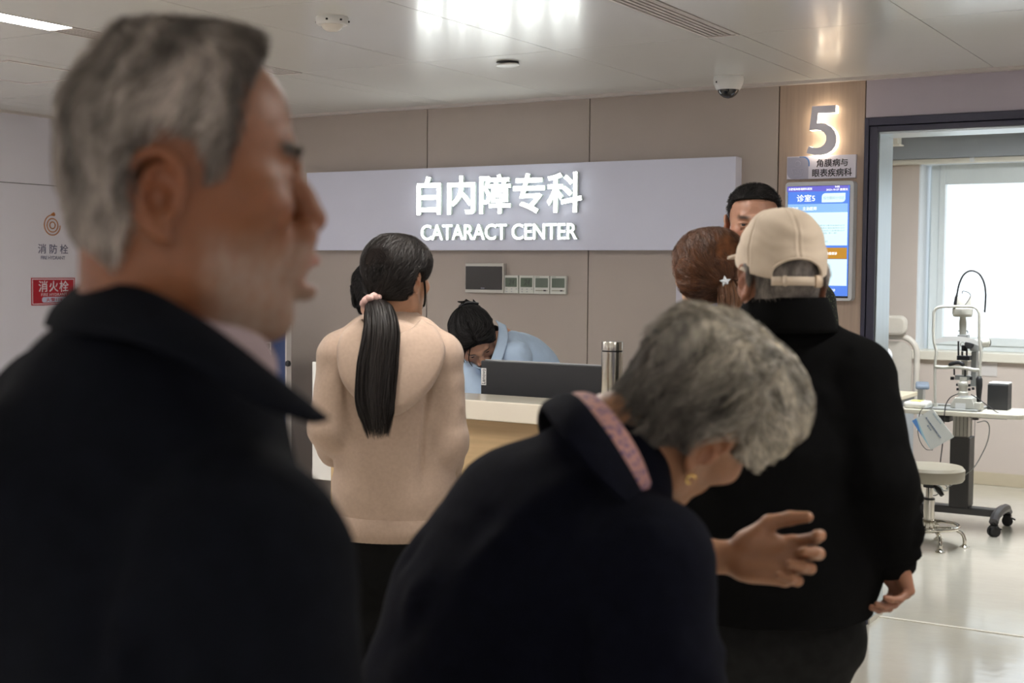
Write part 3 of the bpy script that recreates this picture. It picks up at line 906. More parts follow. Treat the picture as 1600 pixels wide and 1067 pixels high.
for x_ in (bl, br):
    P = smooth_path([(x_, 8.20, 0.085), (x_, 8.26, 0.115), (x_, 8.41, 0.125), (x_, 8.56, 0.115), (x_, 8.62, 0.085)], 5)
    V, F = tube(P, 0.028, 8)
    mk('base_arm', (V, F), M_cast, it, auto=True)
for x_, y_, a_ in ((br, 8.21, 0.9), (br, 8.61, 0.2), (bl, 8.21, 2.5), (bl, 8.61, 2.0)):
    caster(it, x_, y_, 0.1, True, a_)

# slit lamp on the table: every pixel pair is read at the instrument's own distance
def S(px_, py_, dy=0.0):
    return onY(px_, py_, TYF + 0.1 + dy)
sl = thing('slit_lamp', 'white eye-examination slit lamp microscope with chin rest on the instrument table', 'slit lamp', (S(1500, 640)[0], TYF + 0.2, TZ))
zt = TZ + 0.001
mk('rail_plate', box(S(1448, 640)[0], S(1531, 640)[0], TYF + 0.02, TYF + 0.33, zt, zt + 0.012), M_instg, sl, bevel=0.003)
def upright(a):
    P = smooth_path([S(*q) for q in a], 5)
    return tube(P, 0.0085, 10)
mk('headrest_frame', upright([(1461, 638), (1461, 570), (1463, 550), (1459, 530), (1459, 496), (1460, 486), (1467, 480), (1485, 479), (1505, 479), (1522, 480), (1529, 487), (1530, 497), (1530, 530), (1533, 550), (1531, 574), (1531, 590)]), M_inst, sl, smooth=True)
mk('frame_foot', cyl(S(1461, 641), S(1461, 630), 0.016), M_inst, sl)
mk('frame_foot', box(S(1524, 640)[0], S(1535, 640)[0], TYF + 0.06, TYF + 0.14, zt + 0.012, zt + 0.055), M_inst, sl, bevel=0.004)
mk('grip', tube([S(1529, 637), S(1529.5, 620), S(1530, 602), S(1530, 592), S(1530, 588)], [0.012, 0.014, 0.019, 0.019, 0.012], 14), M_rub, sl, smooth=True)
fb = [S(1459, 531), S(1475, 527), S(1495, 525.5), S(1515, 528), S(1530, 533)]
fbp = smooth_path(fb, 5)
V = np.concatenate([fbp + [0, -0.004, 0.0], fbp + [0, -0.004, -0.028], fbp + [0, 0.0, -0.028], fbp])
n_ = len(fbp)
F = []
for j in range(4):
    for i in range(n_ - 1):
        F.append((j * n_ + i, j * n_ + i + 1, ((j + 1) % 4) * n_ + i + 1, ((j + 1) % 4) * n_ + i))
F += [(0, n_, 2 * n_, 3 * n_), (3 * n_ - 1 + n_, 3 * n_ - 1, 2 * n_ - 1, n_ - 1)]
mk('forehead_band', (V, F), M_white, sl, smooth=False)
cb_ = smooth_path([S(1461, 573), S(1475, 574), S(1492, 573.5), S(1510, 575.5), S(1522, 578), S(1531, 578)], 4)
V, F = tube(cb_, 0.011, 8)
mk('chinrest_bar', (V, F), M_inst, sl, smooth=True)
mk('chin_cushion', tube(smooth_path([S(1482, 571), S(1490, 567.5), S(1499, 566.5), S(1507, 570.5)], 4), [0.004] + [0.012] * 11 + [0.004], 10), M_rub, sl, smooth=True)
mk('chin_screw', tube([S(1491, 574), S(1491, 586)], 0.005, 8), M_black, sl)
mk('chin_screw', tube([S(1508, 574), S(1508, 588)], 0.005, 8), M_black, sl)
mk('illumination_housing', join(lathe([(0.052, 0), (0.056, 0.006), (0.056, 0.012), (0.06, 0.016), (0.06, 0.05), (0.055, 0.055), (0.05, 0.058), (0.05, 0.12), (0.046, 0.125)], S(1504, 495, 0.08) * 1.0, 28)), M_inst, sl, auto=True)
mk('illumination_tube', tube([S(1504.5, 522, 0.08), S(1504.5, 505, 0.08), S(1504.5, 495, 0.08)], [0.02, 0.022, 0.018], 18), M_inst, sl, auto=True)
mk('slit_collar', join(tube([S(1497, 517, 0.08), S(1512, 517, 0.08)], 0.004, 8), tube([S(1512, 517, 0.08), S(1512, 521, 0.08)], 0.003, 8)), M_instg, sl)
mk('prism_head', box(S(1497, 545, 0.06)[0], S(1513, 545, 0.06)[0], TYF + 0.13, TYF + 0.2, S(1500, 529)[2], S(1500, 523)[2]), M_instg, sl, bevel=0.004)
for x_ in (1497.5, 1510.5):
    mk('guide_rod', tube([S(x_, 530, 0.05), S(x_, 561, 0.05)], 0.0055, 8), M_black, sl)
mk('mirror_block', join(box(S(1500, 545)[0], S(1507, 545)[0], TYF + 0.14, TYF + 0.16, S(1500, 549)[2], S(1500, 540)[2]), tube([S(1503.5, 549, 0.05), S(1503.5, 556, 0.05)], 0.006, 8)), M_black, sl)
mk('lamp_ring', tube([S(1504 + 3.4 * math.cos(a), 538.5 + 4 * math.sin(a), 0.05) for a in np.linspace(0, 2 * math.pi, 14, endpoint=False)], 0.002, 6, closed=True), M_chrome, sl)
mk('cross_block', box(S(1493.5, 560)[0], S(1514, 560)[0], TYF + 0.12, TYF + 0.18, S(1500, 563)[2], S(1500, 556)[2]), M_black, sl, bevel=0.003)
mk('arm_column', box(S(1499, 560)[0], S(1507, 560)[0], TYF + 0.17, TYF + 0.2, S(1500, 600)[2], S(1500, 564)[2]), M_inst, sl, bevel=0.003)
mk('microscope_arm', box(S(1511.5, 560)[0], S(1520, 560)[0], TYF + 0.2, TYF + 0.26, S(1500, 605)[2], S(1500, 550)[2]), M_instg, sl, bevel=0.004)
mk('microscope_head', box(S(1511, 540)[0], S(1526, 540)[0], TYF + 0.16, TYF + 0.3, S(1515, 549.5)[2], S(1515, 531.5)[2]), M_instg, sl, bevel=0.012)
mk('objective_lens', cyl(S(1514.5, 538, 0.06), S(1514.5, 538, 0.03), 0.027, n=28), M_rub, sl, auto=True)
mk('knob', cyl(S(1526, 538, 0.1), S(1529, 538, 0.1), 0.016), M_black, sl)
for k, dx in enumerate((0.0,)):
    p0_ = S(1531, 535.5, 0.16)
    mk('eyepiece', join(tube([p0_, p0_ + [0.02, 0.04, 0.0]], [0.02, 0.027], 20), tube([p0_ + [0.02, 0.04, 0], p0_ + [0.027, 0.053, 0]], [0.03, 0.03], 20)), M_inst, sl, auto=True)
    mk('eyecup', tube([p0_ + [0.027, 0.053, 0], p0_ + [0.032, 0.062, 0]], [0.026, 0.028], 20), M_black, sl, auto=True)
mk('pivot_column', lathe([(0.03, 0), (0.03, 0.02), (0.024, 0.026), (0.024, 0.05), (0.027, 0.054), (0.027, 0.078), (0.021, 0.084), (0.021, 0.11)], S(1504.5, 618), 24), M_inst, sl, auto=True)
mk('dial', lathe([(0.028, 0), (0.03, 0.004), (0.03, 0.018), (0.028, 0.022)], S(1504.5, 603), 24), M_inst, sl, auto=True)
for (x_, y_) in ((1488, 591), (1517, 591), (1496, 601), (1514.5, 602), (1496.5, 608), (1514.5, 608.5), (1520.5, 607)):
    w_ = 2.6 if y_ < 595 else 1.8
    mk('knob', tube([S(x_ - w_, y_, 0.02), S(x_ + w_, y_, 0.02)], 0.0105 if y_ < 595 else 0.008, 12), M_black, sl, auto=True)
mk('knob_bracket', box(S(1491, 591)[0], S(1515, 591)[0], TYF + 0.11, TYF + 0.15, S(1500, 594)[2], S(1500, 586.5)[2]), M_instg, sl, bevel=0.003)
bb = join(prism([(S(1487, 640)[0], zt + 0.014), (S(1525, 640)[0], zt + 0.014), (S(1525, 640)[0], zt + 0.035), (S(1521, 620)[0], S(1510, 621)[2]), (S(1494, 620)[0], S(1510, 621)[2]), (S(1487, 640)[0], zt + 0.035)], TYF + 0.06, TYF + 0.24))
mk('base', bb, M_inst, sl, bevel=0.005)
mk('type_label', box(S(1495, 635)[0], S(1511, 635)[0], TYF + 0.0585, TYF + 0.06, S(1500, 640)[2], S(1500, 629)[2]), M_white, sl)
mk('joystick', tube([S(1487.5, 629, 0.0), S(1487.5, 633, 0.0)], [0.007, 0.006], 10), M_black, sl)
for s in (0, 1):
    mk('guide_rail', tube([S(1466, 633, -0.02 + s * 0.12), S(1488, 634, -0.02 + s * 0.12)], 0.005, 8), M_chrome, sl)
gn = smooth_path([S(1493, 486, 0.05), S(1494.5, 470, 0.05), S(1495.5, 459, 0.05), S(1499, 443, 0.05), S(1506, 429, 0.05), S(1517, 423, 0.05), S(1529, 427, 0.05), S(1537, 440, 0.05), S(1540, 457, 0.05), S(1539.5, 475, 0.05), S(1538.5, 488, 0.05)], 6)
gp = thing('gooseneck_lamp', 'thin black gooseneck arching over the slit lamp from a clip on its frame', 'gooseneck', tuple(gn[0]))
mk('stem', tube(gn, 0.0055, 8), M_rub, gp, smooth=True)
mk('clip', tube([S(1492, 483, 0.04), S(1492.6, 473, 0.04), S(1494.5, 465, 0.04), S(1495.3, 459, 0.04)], [0.009, 0.010, 0.008, 0.006], 10), M_black, gp)
mk('lead', tube(smooth_path([S(1504, 459, 0.08), S(1504, 455, 0.08), S(1511, 456, 0.08), S(1516, 460, 0.06), S(1515, 466, 0.03), S(1507, 478, 0.0)], 5), 0.0028, 6), M_black, sl, smooth=True)

# loudspeaker box on the table
s0, s1 = onY(1542, 640, TYF + 0.24), onY(1574, 640, TYF + 0.24)
zsp = onY(1558, 601, TYF + 0.24)[2]
spk = thing('speaker_box', 'small black speaker box with pale top standing on the instrument table', 'speaker', ((s0[0] + s1[0]) / 2, TYF + 0.3, TZ))
mk('front', box(s0[0], s1[0], TYF + 0.24, TYF + 0.26, TZ, zsp), M_rub, spk, bevel=0.004)
mk('cabinet', box(s0[0] + 0.003, s1[0] - 0.003, TYF + 0.2605, TYF + 0.38, TZ, zsp), mat('matt_black_cabinet', (0.02, 0.02, 0.022), 0.5, noise=0.05), spk, bevel=0.004)
mk('top', box(s0[0] + 0.002, s1[0] - 0.002, TYF + 0.262, TYF + 0.378, zsp + 0.0005, zsp + 0.01), M_white, spk, bevel=0.003)

# cables
cabs = [('black cable from the slit lamp base looping under the table edge', [(1497, 615), (1485, 621), (1478, 632), (1476, 645), (1475, 660), (1473, 690), (1470, 715), (1468, 735)], 0.0032, M_black, -0.12),
        ('black cable lying on the table between slit lamp and speaker box', [(1517, 616), (1530, 624), (1545, 635), (1556, 643), (1563, 647), (1550, 648), (1535, 646)], 0.003, M_black, -0.02),
        ('grey cable hanging in a long curve from under the table to the coil', [(1527, 660), (1540, 658), (1546, 668), (1543, 690), (1533, 712), (1522, 730), (1508, 742), (1492, 754), (1478, 764)], 0.0036, M_instg, 0.04)]
for lab, pts, r_, m_, dy in cabs:
    tag(mk('cable', tube(smooth_path([S(*q, dy) for q in pts], 5), r_, 6), m_, None, smooth=True), lab, 'cable')
cp = []
for a in np.linspace(0, 5.5 * math.pi, 70):
    cp.append(S(1457 + 9 * math.cos(a) + a * 1.2, 768 + 7 * math.sin(a * 1.03) - a * 0.6, 0.05 * math.sin(a * 0.7) - 0.06))
tag(mk('cable_coil', tube(cp, 0.0036, 6), M_instg, None, smooth=True), 'coiled grey cable hanging behind the round stool', 'cable')
mk('inlet', box(S(1521, 658, 0.1)[0], S(1530, 658, 0.1)[0], 8.33, 8.36, TZ - 0.06, TZ - 0.03), M_cast, it)

# wipes packet
wpc = onZ(1429, 636, TZ)
wk = thing('wipes_packet', 'soft white and yellow packet of wipes on the left end of the instrument table', 'packet', (wpc[0], TYF + 0.12, TZ))
wx0, wx1 = onY(1412, 638, TYF + 0.05)[0], onY(1448, 638, TYF + 0.05)[0]
mk('packet', box(wx0, wx1, TYF + 0.03, TYF + 0.2, TZ + 0.001, TZ + 0.04), mat('white_film', srgb(232, 230, 222), 0.3, noise=0.04, nscale=40, bump=0.3, bscale=40), wk, bevel=0.015)
mk('printed_flap', box(wx0 + 0.03, wx1 - 0.04, TYF + 0.07, TYF + 0.15, TZ + 0.04, TZ + 0.044), mat('yellow_print', srgb(226, 214, 120), 0.4, noise=0.1, nscale=30), wk, bevel=0.003)

# hanging booklet
BKY = TYF - 0.03
bk = thing('hanging_booklet', 'tilted white booklet with a blue wave hanging by a string from the table', 'booklet', tuple(onY(1457, 638, BKY)))
cor = [onY(*q, BKY) for q in ((1457, 638.5), (1425, 657.5), (1454.7, 703), (1490.8, 682.8))]
def bkp(u, v, y=0.0):
    """u across the cover (top-left edge to right edge), v down"""
    p_ = cor[0] * (1 - u) * (1 - v) + cor[1] * (1 - u) * v + cor[3] * u * (1 - v) + cor[2] * u * v
    return p_ + np.array([0, y, 0])
def bk_poly(name, uv, y, m, t=0.0008):
    P = [bkp(*q) for q in uv]
    mk(name, prism([(p_[0], p_[2]) for p_ in P], BKY + y, BKY + y + t), m, bk)
M_bk = mat('booklet_cover', srgb(220, 222, 218), 0.35, noise=0.02)
bk_poly('cover', [(0, 0), (0, 1), (1, 1), (1, 0)], 0.0, M_bk, 0.004)
bk_poly('blue_wave', [(0, 0.80), (0, 1), (0.55, 1.0), (0.35, 0.93), (0.18, 0.86)], -0.0008, mat('booklet_blue', srgb(98, 150, 214), 0.35, noise=0.04))
bk_poly('pale_wave', [(0.0, 0.76), (0.0, 0.80), (0.18, 0.86), (0.35, 0.93), (0.55, 1.0), (0.98, 1.0), (0.6, 0.93), (0.3, 0.85)], -0.0008, mat('booklet_pale_blue', srgb(172, 210, 222), 0.35, noise=0.03))
M_bt = mat('booklet_text', srgb(84, 108, 140), 0.5)
def bk_text(s, u0, u1, v0, v1, m, w=0.01):
    V, F = text_vf(s, w, 0.02, res=1)
    lo, hi = V.min(0), V.max(0)
    T = (V - lo) / (hi - lo)
    u = u0 + T[:, 0] * (u1 - u0)
    v = v1 + T[:, 2] * (v0 - v1)
    P = (np.outer((1 - u) * (1 - v), cor[0]) + np.outer((1 - u) * v, cor[1]) + np.outer(u * (1 - v), cor[3]) + np.outer(u * v, cor[2]))
    P[:, 1] = BKY - 0.0016 + T[:, 1] * 0.0008
    mk('lettering', (P, F), m, bk)
bk_text('眼科医院', 0.12, 0.5, 0.07, 0.13, mat('booklet_pale_text', srgb(160, 180, 190), 0.5))
bk_text('医疗仪器设备使用维护保养', 0.12, 0.84, 0.40, 0.47, M_bt)
bk_text('登记本', 0.33, 0.52, 0.53, 0.60, M_bt)
tag(mk('string', tube(smooth_path([S(1459, 634, 0.0), S(1455, 636, -0.1), S(1447, 638, -0.12), S(1440, 640, -0.12), S(1436, 650, -0.1), S(1434, 672, -0.06), S(1438, 690, -0.06), S(1447, 702, -0.06), S(1457, 703, -0.11)], 5), 0.0022, 6), M_black, None, smooth=True), 'thin dark string holding the tilted booklet', 'string')

# round stool
cx_, cy_ = -1.865, 7.74
st = thing('round_stool', 'round taupe padded stool on a chrome post with foot ring and five feet', 'stool', (cx_, cy_, 0))
zse = onY(1468, 728, cy_)[2]
r_s = 0.19
mk('seat', lathe([(0.05, -0.085), (r_s - 0.01, -0.085), (r_s, -0.07), (r_s + 0.002, -0.02), (r_s - 0.012, -0.003), (0.1, 0.002), (0.02, 0.0)], (cx_, cy_, zse), 48), mat('taupe_vinyl', srgb(150, 142, 126), 0.35, noise=0.03, nscale=20, bump=0.1, bscale=80), st, auto=True)
mk('bracket', cyl((cx_, cy_, zse - 0.125), (cx_, cy_, zse - 0.086), 0.035, n=18), M_black, st)
mk('lever', tube([(cx_ + 0.03, cy_ - 0.02, zse - 0.11), (cx_ + 0.06, cy_ - 0.04, zse - 0.13), (cx_ + 0.085, cy_ - 0.06, zse - 0.155)], [0.008, 0.015, 0.012], 10), M_black, st, smooth=True)
mk('post_upper', cyl((cx_, cy_, 0.25), (cx_, cy_, zse - 0.126), 0.019, n=20), M_chrome, st, auto=True)
mk('post_collar', cyl((cx_, cy_, 0.262), (cx_, cy_, 0.272), 0.031, n=20), M_black, st)
mk('post_lower', join(cyl((cx_, cy_, 0.07), (cx_, cy_, 0.262), 0.031, n=24)), M_chrome, st, auto=True)
rr = 0.165
mk('foot_ring', tube([(cx_ + rr * math.cos(a), cy_ + rr * math.sin(a), 0.115) for a in np.linspace(0, 2 * math.pi, 40, endpoint=False)], 0.011, 10, closed=True), M_chrome, st, smooth=True)
for k in range(5):
    a = math.radians(15 + 72 * k)
    dx, dy_ = math.cos(a), math.sin(a)
    mk('leg', tube(smooth_path([(cx_ + 0.03 * dx, cy_ + 0.03 * dy_, 0.10), (cx_ + 0.12 * dx, cy_ + 0.12 * dy_, 0.10), (cx_ + 0.175 * dx, cy_ + 0.175 * dy_, 0.085), (cx_ + 0.195 * dx, cy_ + 0.195 * dy_, 0.05), (cx_ + 0.197 * dx, cy_ + 0.197 * dy_, 0.02)], 5), 0.011, 10), M_chrome, st, smooth=True)
    mk('foot', lathe([(0.028, 0), (0.028, 0.004), (0.014, 0.012), (0.01, 0.02)], (cx_ + 0.197 * dx, cy_ + 0.197 * dy_, 0.0), 18), M_chrome, st, auto=True)

# desk and office chair
dz = 0.75
dcor = onZ(1434, 612, dz)
dk = thing('desk', 'pale wood topped desk partly behind the man in the cap, in the exam room', 'desk', (dcor[0] - 0.6, dcor[1] - 0.35, 0))
mk('desktop', box(dcor[0] - 1.3, dcor[0], dcor[1] - 0.75, dcor[1], dz - 0.026, dz), mat('pale_birch_top', srgb(216, 206, 180), 0.35, noise=0.04, nscale=5, stretch=(1, 8, 8)), dk, bevel=0.003)
mk('side_panel', box(dcor[0] - 0.04, dcor[0] - 0.015, dcor[1] - 0.72, dcor[1] - 0.03, 0, dz - 0.027), M_soffit, dk)
mk('side_panel', box(dcor[0] - 1.28, dcor[0] - 1.255, dcor[1] - 0.72, dcor[1] - 0.03, 0, dz - 0.027), M_soffit, dk)
mk('modesty_panel', box(dcor[0] - 1.25, dcor[0] - 0.045, dcor[1] - 0.06, dcor[1] - 0.04, 0.3, dz - 0.027), M_soffit, dk)

oy = 9.55
M_shell = mat('beige_chair_fabric', srgb(188, 180, 168), 0.6, noise=0.03, nscale=30, bump=0.2, bscale=300)
M_shellf = mat('beige_chair_frame', srgb(196, 188, 176), 0.4, noise=0.02)
och = thing('office_chair', 'beige high-backed office chair with blue-grey arm pads behind the desk', 'chair', (-2.62, oy - 0.05, 0))
hx1, hz1, hz0 = onY(1416, 500, oy)[0], onY(1400, 493, oy)[2], onY(1400, 524, oy)[2]
mk('headrest', prism(rrect(hx1 - 0.32, hx1, hz0, hz1, 0.05), oy, oy + 0.06), M_shell, och, bevel=0.02)
bx1_, bz1_ = onY(1431.5, 560, oy + 0.06)[0], onY(1410, 526, oy + 0.06)[2]
outerb = rrect(bx1_ - 0.52, bx1_, 0.5, bz1_, 0.12)
mk('backrest', prism(rrect(bx1_ - 0.49, bx1_ - 0.035, 0.53, bz1_ - 0.035, 0.09), oy + 0.07, oy + 0.085), M_shell, och)
pth = [(x_, oy + 0.078, z_) for x_, z_ in outerb]
mk('back_frame', tube(pth, 0.022, 8, closed=True), M_shellf, och, smooth=True)
mk('seat', box(bx1_ - 0.51, bx1_ - 0.0, oy - 0.46, oy + 0.04, 0.44, 0.52), mat('pale_blue_cushion', srgb(168, 184, 206), 0.6, noise=0.03, bump=0.1), och, bevel=0.03)
ap = onY(1440, 602, oy - 0.25)
mk('arm_pad', xf(box(-0.04, 0.05, -0.14, 0.14, -0.018, 0.016), Matrix.Translation(ap) @ Matrix.Rotation(0.25, 4, 'Z')), mat('blue_grey_pad', srgb(122, 134, 150), 0.5, noise=0.03), och, bevel=0.012)
mk('arm_post', box(ap[0] - 0.02, ap[0] + 0.02, ap[1] - 0.03, ap[1] + 0.03, 0.47, ap[2] - 0.018), M_white, och, bevel=0.004)
mk('arm_pad', box(bx1_ - 0.6, bx1_ - 0.52, oy - 0.4, oy - 0.12, ap[2] - 0.018, ap[2] + 0.016), mat('blue_grey_pad', srgb(122, 134, 150), 0.5), och, bevel=0.012)
mk('gas_post', cyl((bx1_ - 0.26, oy - 0.2, 0.1), (bx1_ - 0.26, oy - 0.2, 0.44), 0.028), M_white, och)
cc = np.array([bx1_ - 0.26, oy - 0.2])
ck = onZ(1435, 772, 0)
a0 = math.atan2(ck[1] - cc[1], ck[0] - cc[0])
for k in range(5):
    a = a0 + k * 2 * math.pi / 5
    e = cc + 0.29 * np.array([math.cos(a), math.sin(a)])
    mk('base_leg', tube([(cc[0], cc[1], 0.115), (e[0], e[1], 0.075)], [0.03, 0.018], 8), M_white, och, smooth=True)
    caster(och, e[0], e[1], 0.08, False, a + 1.0, 0.028)
# acrylic sheet on the exam wall and ledge outside the frame
aw = onY(1540, 560, EY - 0.002)
aw2 = onY(1558, 588, EY - 0.002)
tag(mk('acrylic_sheet', box(aw[0] - 0.12, aw2[0], EY - 0.006, EY - 0.001, aw2[2], 0.9), mat('clear_acrylic', srgb(214, 208, 204), 0.15, noise=0.01), None), 'faint clear acrylic sheet on the wall below the exam room window', 'sheet')
# ------------------------------------------------------------------ figures: distance-field modelling
# Figures are laid out in a frame whose x is the camera's right, y straight away from it along the floor, z up.
RW = np.array([[math.cos(YAW), -math.sin(YAW), 0], [math.sin(YAW), math.cos(YAW), 0], [0, 0, 1]])

def G(px_, py_, d):
    """photo pixel at depth d -> ground frame (right, away, up)"""
    return RW.T @ (at(px_, py_, d))

def nrm(v):
    v = np.asarray(v, float)
    return v / (np.linalg.norm(v, axis=-1, keepdims=True) + 1e-12)

class Field:
    def __init__(s, lo, hi, h):
        s.lo = np.array(lo, float)
        s.h = h
        s.n = np.maximum(np.ceil((np.array(hi) - s.lo) / h).astype(int) + 1, 4)
        s.f = np.full(s.n, 0.5, dtype=np.float32)

    def _blk(s, lo, hi):
        a = np.clip(np.floor((np.array(lo) - s.lo) / s.h).astype(int), 0, s.n)
        b = np.clip(np.ceil((np.array(hi) - s.lo) / s.h).astype(int) + 1, 0, s.n)
        if np.any(b <= a):
            return None
        sl_ = tuple(slice(a[i], b[i]) for i in range(3))
        ax = [(s.lo[i] + s.h * np.arange(a[i], b[i])).astype(np.float32) for i in range(3)]
        X, Y, Z = np.meshgrid(*ax, indexing='ij', sparse=True)
        return sl_, X, Y, Z

    def put(s, lo, hi, fn, k=0.0, mode='add'):
        pad = k + 3 * s.h
        r = s._blk(np.array(lo) - pad, np.array(hi) + pad)
        if r is None:
            return
        sl_, X, Y, Z = r
        d = fn(X, Y, Z)
        f = s.f[sl_]
        if mode == 'sub':
            d = -d
            if k:
                h_ = np.clip(0.5 - 0.5 * (d - f) / (k * 1.0) * -1, 0, 1)
                h_ = np.maximum(k - np.abs(f - d), 0) / k
                s.f[sl_] = np.maximum(f, d) + h_ * h_ * k * 0.25
            else:
                s.f[sl_] = np.maximum(f, d)
        else:
            if k:
                h_ = np.maximum(k - np.abs(f - d), 0) / k
                s.f[sl_] = np.minimum(f, d) - h_ * h_ * k * 0.25
            else:
                s.f[sl_] = np.minimum(f, d)

    def ell(s, c, r, k=0.01, R=None, mode='add'):
        c, r = np.array(c, float), np.array(r, float)
        R = np.eye(3) if R is None else np.array(R, float)   # rows = axes
        m = max(r)
        def fn(X, Y, Z):
            x, y, z = X - c[0], Y - c[1], Z - c[2]
            a = (R[0, 0] * x + R[0, 1] * y + R[0, 2] * z) / r[0]
            b = (R[1, 0] * x + R[1, 1] * y + R[1, 2] * z) / r[1]
            e = (R[2, 0] * x + R[2, 1] * y + R[2, 2] * z) / r[2]
            k0 = np.sqrt(a * a + b * b + e * e)
            k1 = np.sqrt((a / r[0]) ** 2 + (b / r[1]) ** 2 + (e / r[2]) ** 2) + 1e-9
            return k0 * (k0 - 1) / k1
        s.put(c - m, c + m, fn, k, mode)

    def cap(s, a, b, ra, rb=None, k=0.01, mode='add'):
        rb = ra if rb is None else rb
        a, b = np.array(a, float), np.array(b, float)
        ab = b - a
        L2 = max(ab @ ab, 1e-9)
        m = max(ra, rb)
        def fn(X, Y, Z):
            t = np.clip(((X - a[0]) * ab[0] + (Y - a[1]) * ab[1] + (Z - a[2]) * ab[2]) / L2, 0, 1)
            return np.sqrt((X - a[0] - t * ab[0]) ** 2 + (Y - a[1] - t * ab[1]) ** 2 + (Z - a[2] - t * ab[2]) ** 2) - (ra + (rb - ra) * t)
        s.put(np.minimum(a, b) - m, np.maximum(a, b) + m, fn, k, mode)

    def chain(s, P, R, k=0.01, mode='add'):
        for i in range(len(P) - 1):
            s.cap(P[i], P[i + 1], R[i], R[i + 1], k, mode)

    def loft(s, P, A, B, L, k=0.02, mode='add'):
        """elliptic tube along P with half-widths A (along lateral L) and B"""
        P = [np.array(p, float) for p in P]
        for i in range(len(P) - 1):
            a, b = P[i], P[i + 1]
            ab = b - a
            L2 = ab @ ab
            ax = ab / math.sqrt(L2)
            l_ = nrm(np.array(L, float) - ax * (np.array(L, float) @ ax))
            f_ = np.cross(ax, l_)
            a0, a1, b0, b1 = A[i], A[i + 1], B[i], B[i + 1]
            m = max(a0, a1, b0, b1)
            def fn(X, Y, Z):
                x, y, z = X - a[0], Y - a[1], Z - a[2]
                t = np.clip((x * ab[0] + y * ab[1] + z * ab[2]) / L2, 0, 1)
                x, y, z = x - t * ab[0], y - t * ab[1], z - t * ab[2]
                wa, wb = a0 + (a1 - a0) * t, b0 + (b1 - b0) * t
                u = (x * l_[0] + y * l_[1] + z * l_[2])
                v = (x * f_[0] + y * f_[1] + z * f_[2])
                w = (x * ax[0] + y * ax[1] + z * ax[2])
                mn = np.minimum(wa, wb)
                q = np.sqrt((u / wa) ** 2 + (v / wb) ** 2 + (w / mn) ** 2)
                return (q - 1) * mn
            s.put(np.minimum(a, b) - m, np.maximum(a, b) + m, fn, k, mode)

    def box(s, c, r, rnd, k=0.0, R=None, mode='add'):
        c, r = np.array(c, float), np.array(r, float)
        R = np.eye(3) if R is None else np.array(R, float)
        m = np.linalg.norm(r)
        def fn(X, Y, Z):
            x, y, z = X - c[0], Y - c[1], Z - c[2]
            q = [np.abs(R[i, 0] * x + R[i, 1] * y + R[i, 2] * z) - (r[i] - rnd) for i in range(3)]
            o = np.sqrt(sum(np.maximum(t, 0) ** 2 for t in q))
            return o + np.minimum(np.maximum(np.maximum(q[0], q[1]), q[2]), 0) - rnd
        s.put(c - m, c + m, fn, k, mode)

    def grid(s):
        ax = [(s.lo[i] + s.h * np.arange(s.n[i])).astype(np.float32) for i in range(3)]
        return np.meshgrid(*ax, indexing='ij', sparse=True)

    def at(s, P):
        q = (np.asarray(P) - s.lo) / s.h
        q = np.clip(q, 0, np.array(s.n) - 1.001)
        i = q.astype(int)
        t = q - i
        f = s.f
        o = 0
        for dx in (0, 1):
            for dy in (0, 1):
                for dz in (0, 1):
                    w = (t[:, 0] if dx else 1 - t[:, 0]) * (t[:, 1] if dy else 1 - t[:, 1]) * (t[:, 2] if dz else 1 - t[:, 2])
                    o = o + w * f[i[:, 0] + dx, i[:, 1] + dy, i[:, 2] + dz]
        return o

    def grad(s, P):
        e = s.h
        g = np.stack([s.at(P + np.array(v) * e) - s.at(P - np.array(v) * e) for v in ((1, 0, 0), (0, 1, 0), (0, 0, 1))], 1)
        return nrm(g)

    def mesh(s, f=None):
        """surface nets"""
        f = s.f if f is None else f
        ins = f < 0
        n = np.array(f.shape)
        c = [ins[dx:n[0] - 1 + dx, dy:n[1] - 1 + dy, dz:n[2] - 1 + dz] for dx in (0, 1) for dy in (0, 1) for dz in (0, 1)]
        cnt = sum(x.astype(np.int8) for x in c)
        act = (cnt > 0) & (cnt < 8)
        idx = np.argwhere(act)
        vid = np.full(act.shape, -1, dtype=np.int64)
        vid[act] = np.arange(len(idx))
        offs = [(dx, dy, dz) for dx in (0, 1) for dy in (0, 1) for dz in (0, 1)]
        val = np.stack([f[idx[:, 0] + o[0], idx[:, 1] + o[1], idx[:, 2] + o[2]] for o in offs], 1)
        acc = np.zeros((len(idx), 3))
        w = np.zeros(len(idx))
        for i in range(8):
            for j in range(i + 1, 8):
                d = np.abs(np.array(offs[i]) - np.array(offs[j]))
                if d.sum() != 1:
                    continue
                a, b = val[:, i], val[:, j]
                m = (a < 0) != (b < 0)
                t = np.where(m, a / np.where(m, a - b, 1), 0)
                p = np.array(offs[i]) + t[:, None] * (np.array(offs[j]) - np.array(offs[i]))
                acc += p * m[:, None]
                w += m
        V = (idx + acc / w[:, None]) * s.h + s.lo
        Fs = []
        for axis in range(3):
            sl0 = [slice(None)] * 3
            sl1 = [slice(None)] * 3
            sl0[axis] = slice(0, -1)
            sl1[axis] = slice(1, None)
            A, B = ins[tuple(sl0)], ins[tuple(sl1)]
            e = np.argwhere(A != B)
            u, v = [(1, 2), (2, 0), (0, 1)][axis]
            ok = (e[:, u] > 0) & (e[:, v] > 0) & (e[:, u] < n[u] - 1) & (e[:, v] < n[v] - 1)
            e = e[ok]
            q = []
            for du, dv in ((-1, -1), (0, -1), (0, 0), (-1, 0)):
                g = e.copy()
                g[:, u] += du
                g[:, v] += dv
                q.append(vid[g[:, 0], g[:, 1], g[:, 2]])
            q = np.stack(q, 1)
            flip = ~A[e[:, 0], e[:, 1], e[:, 2]]
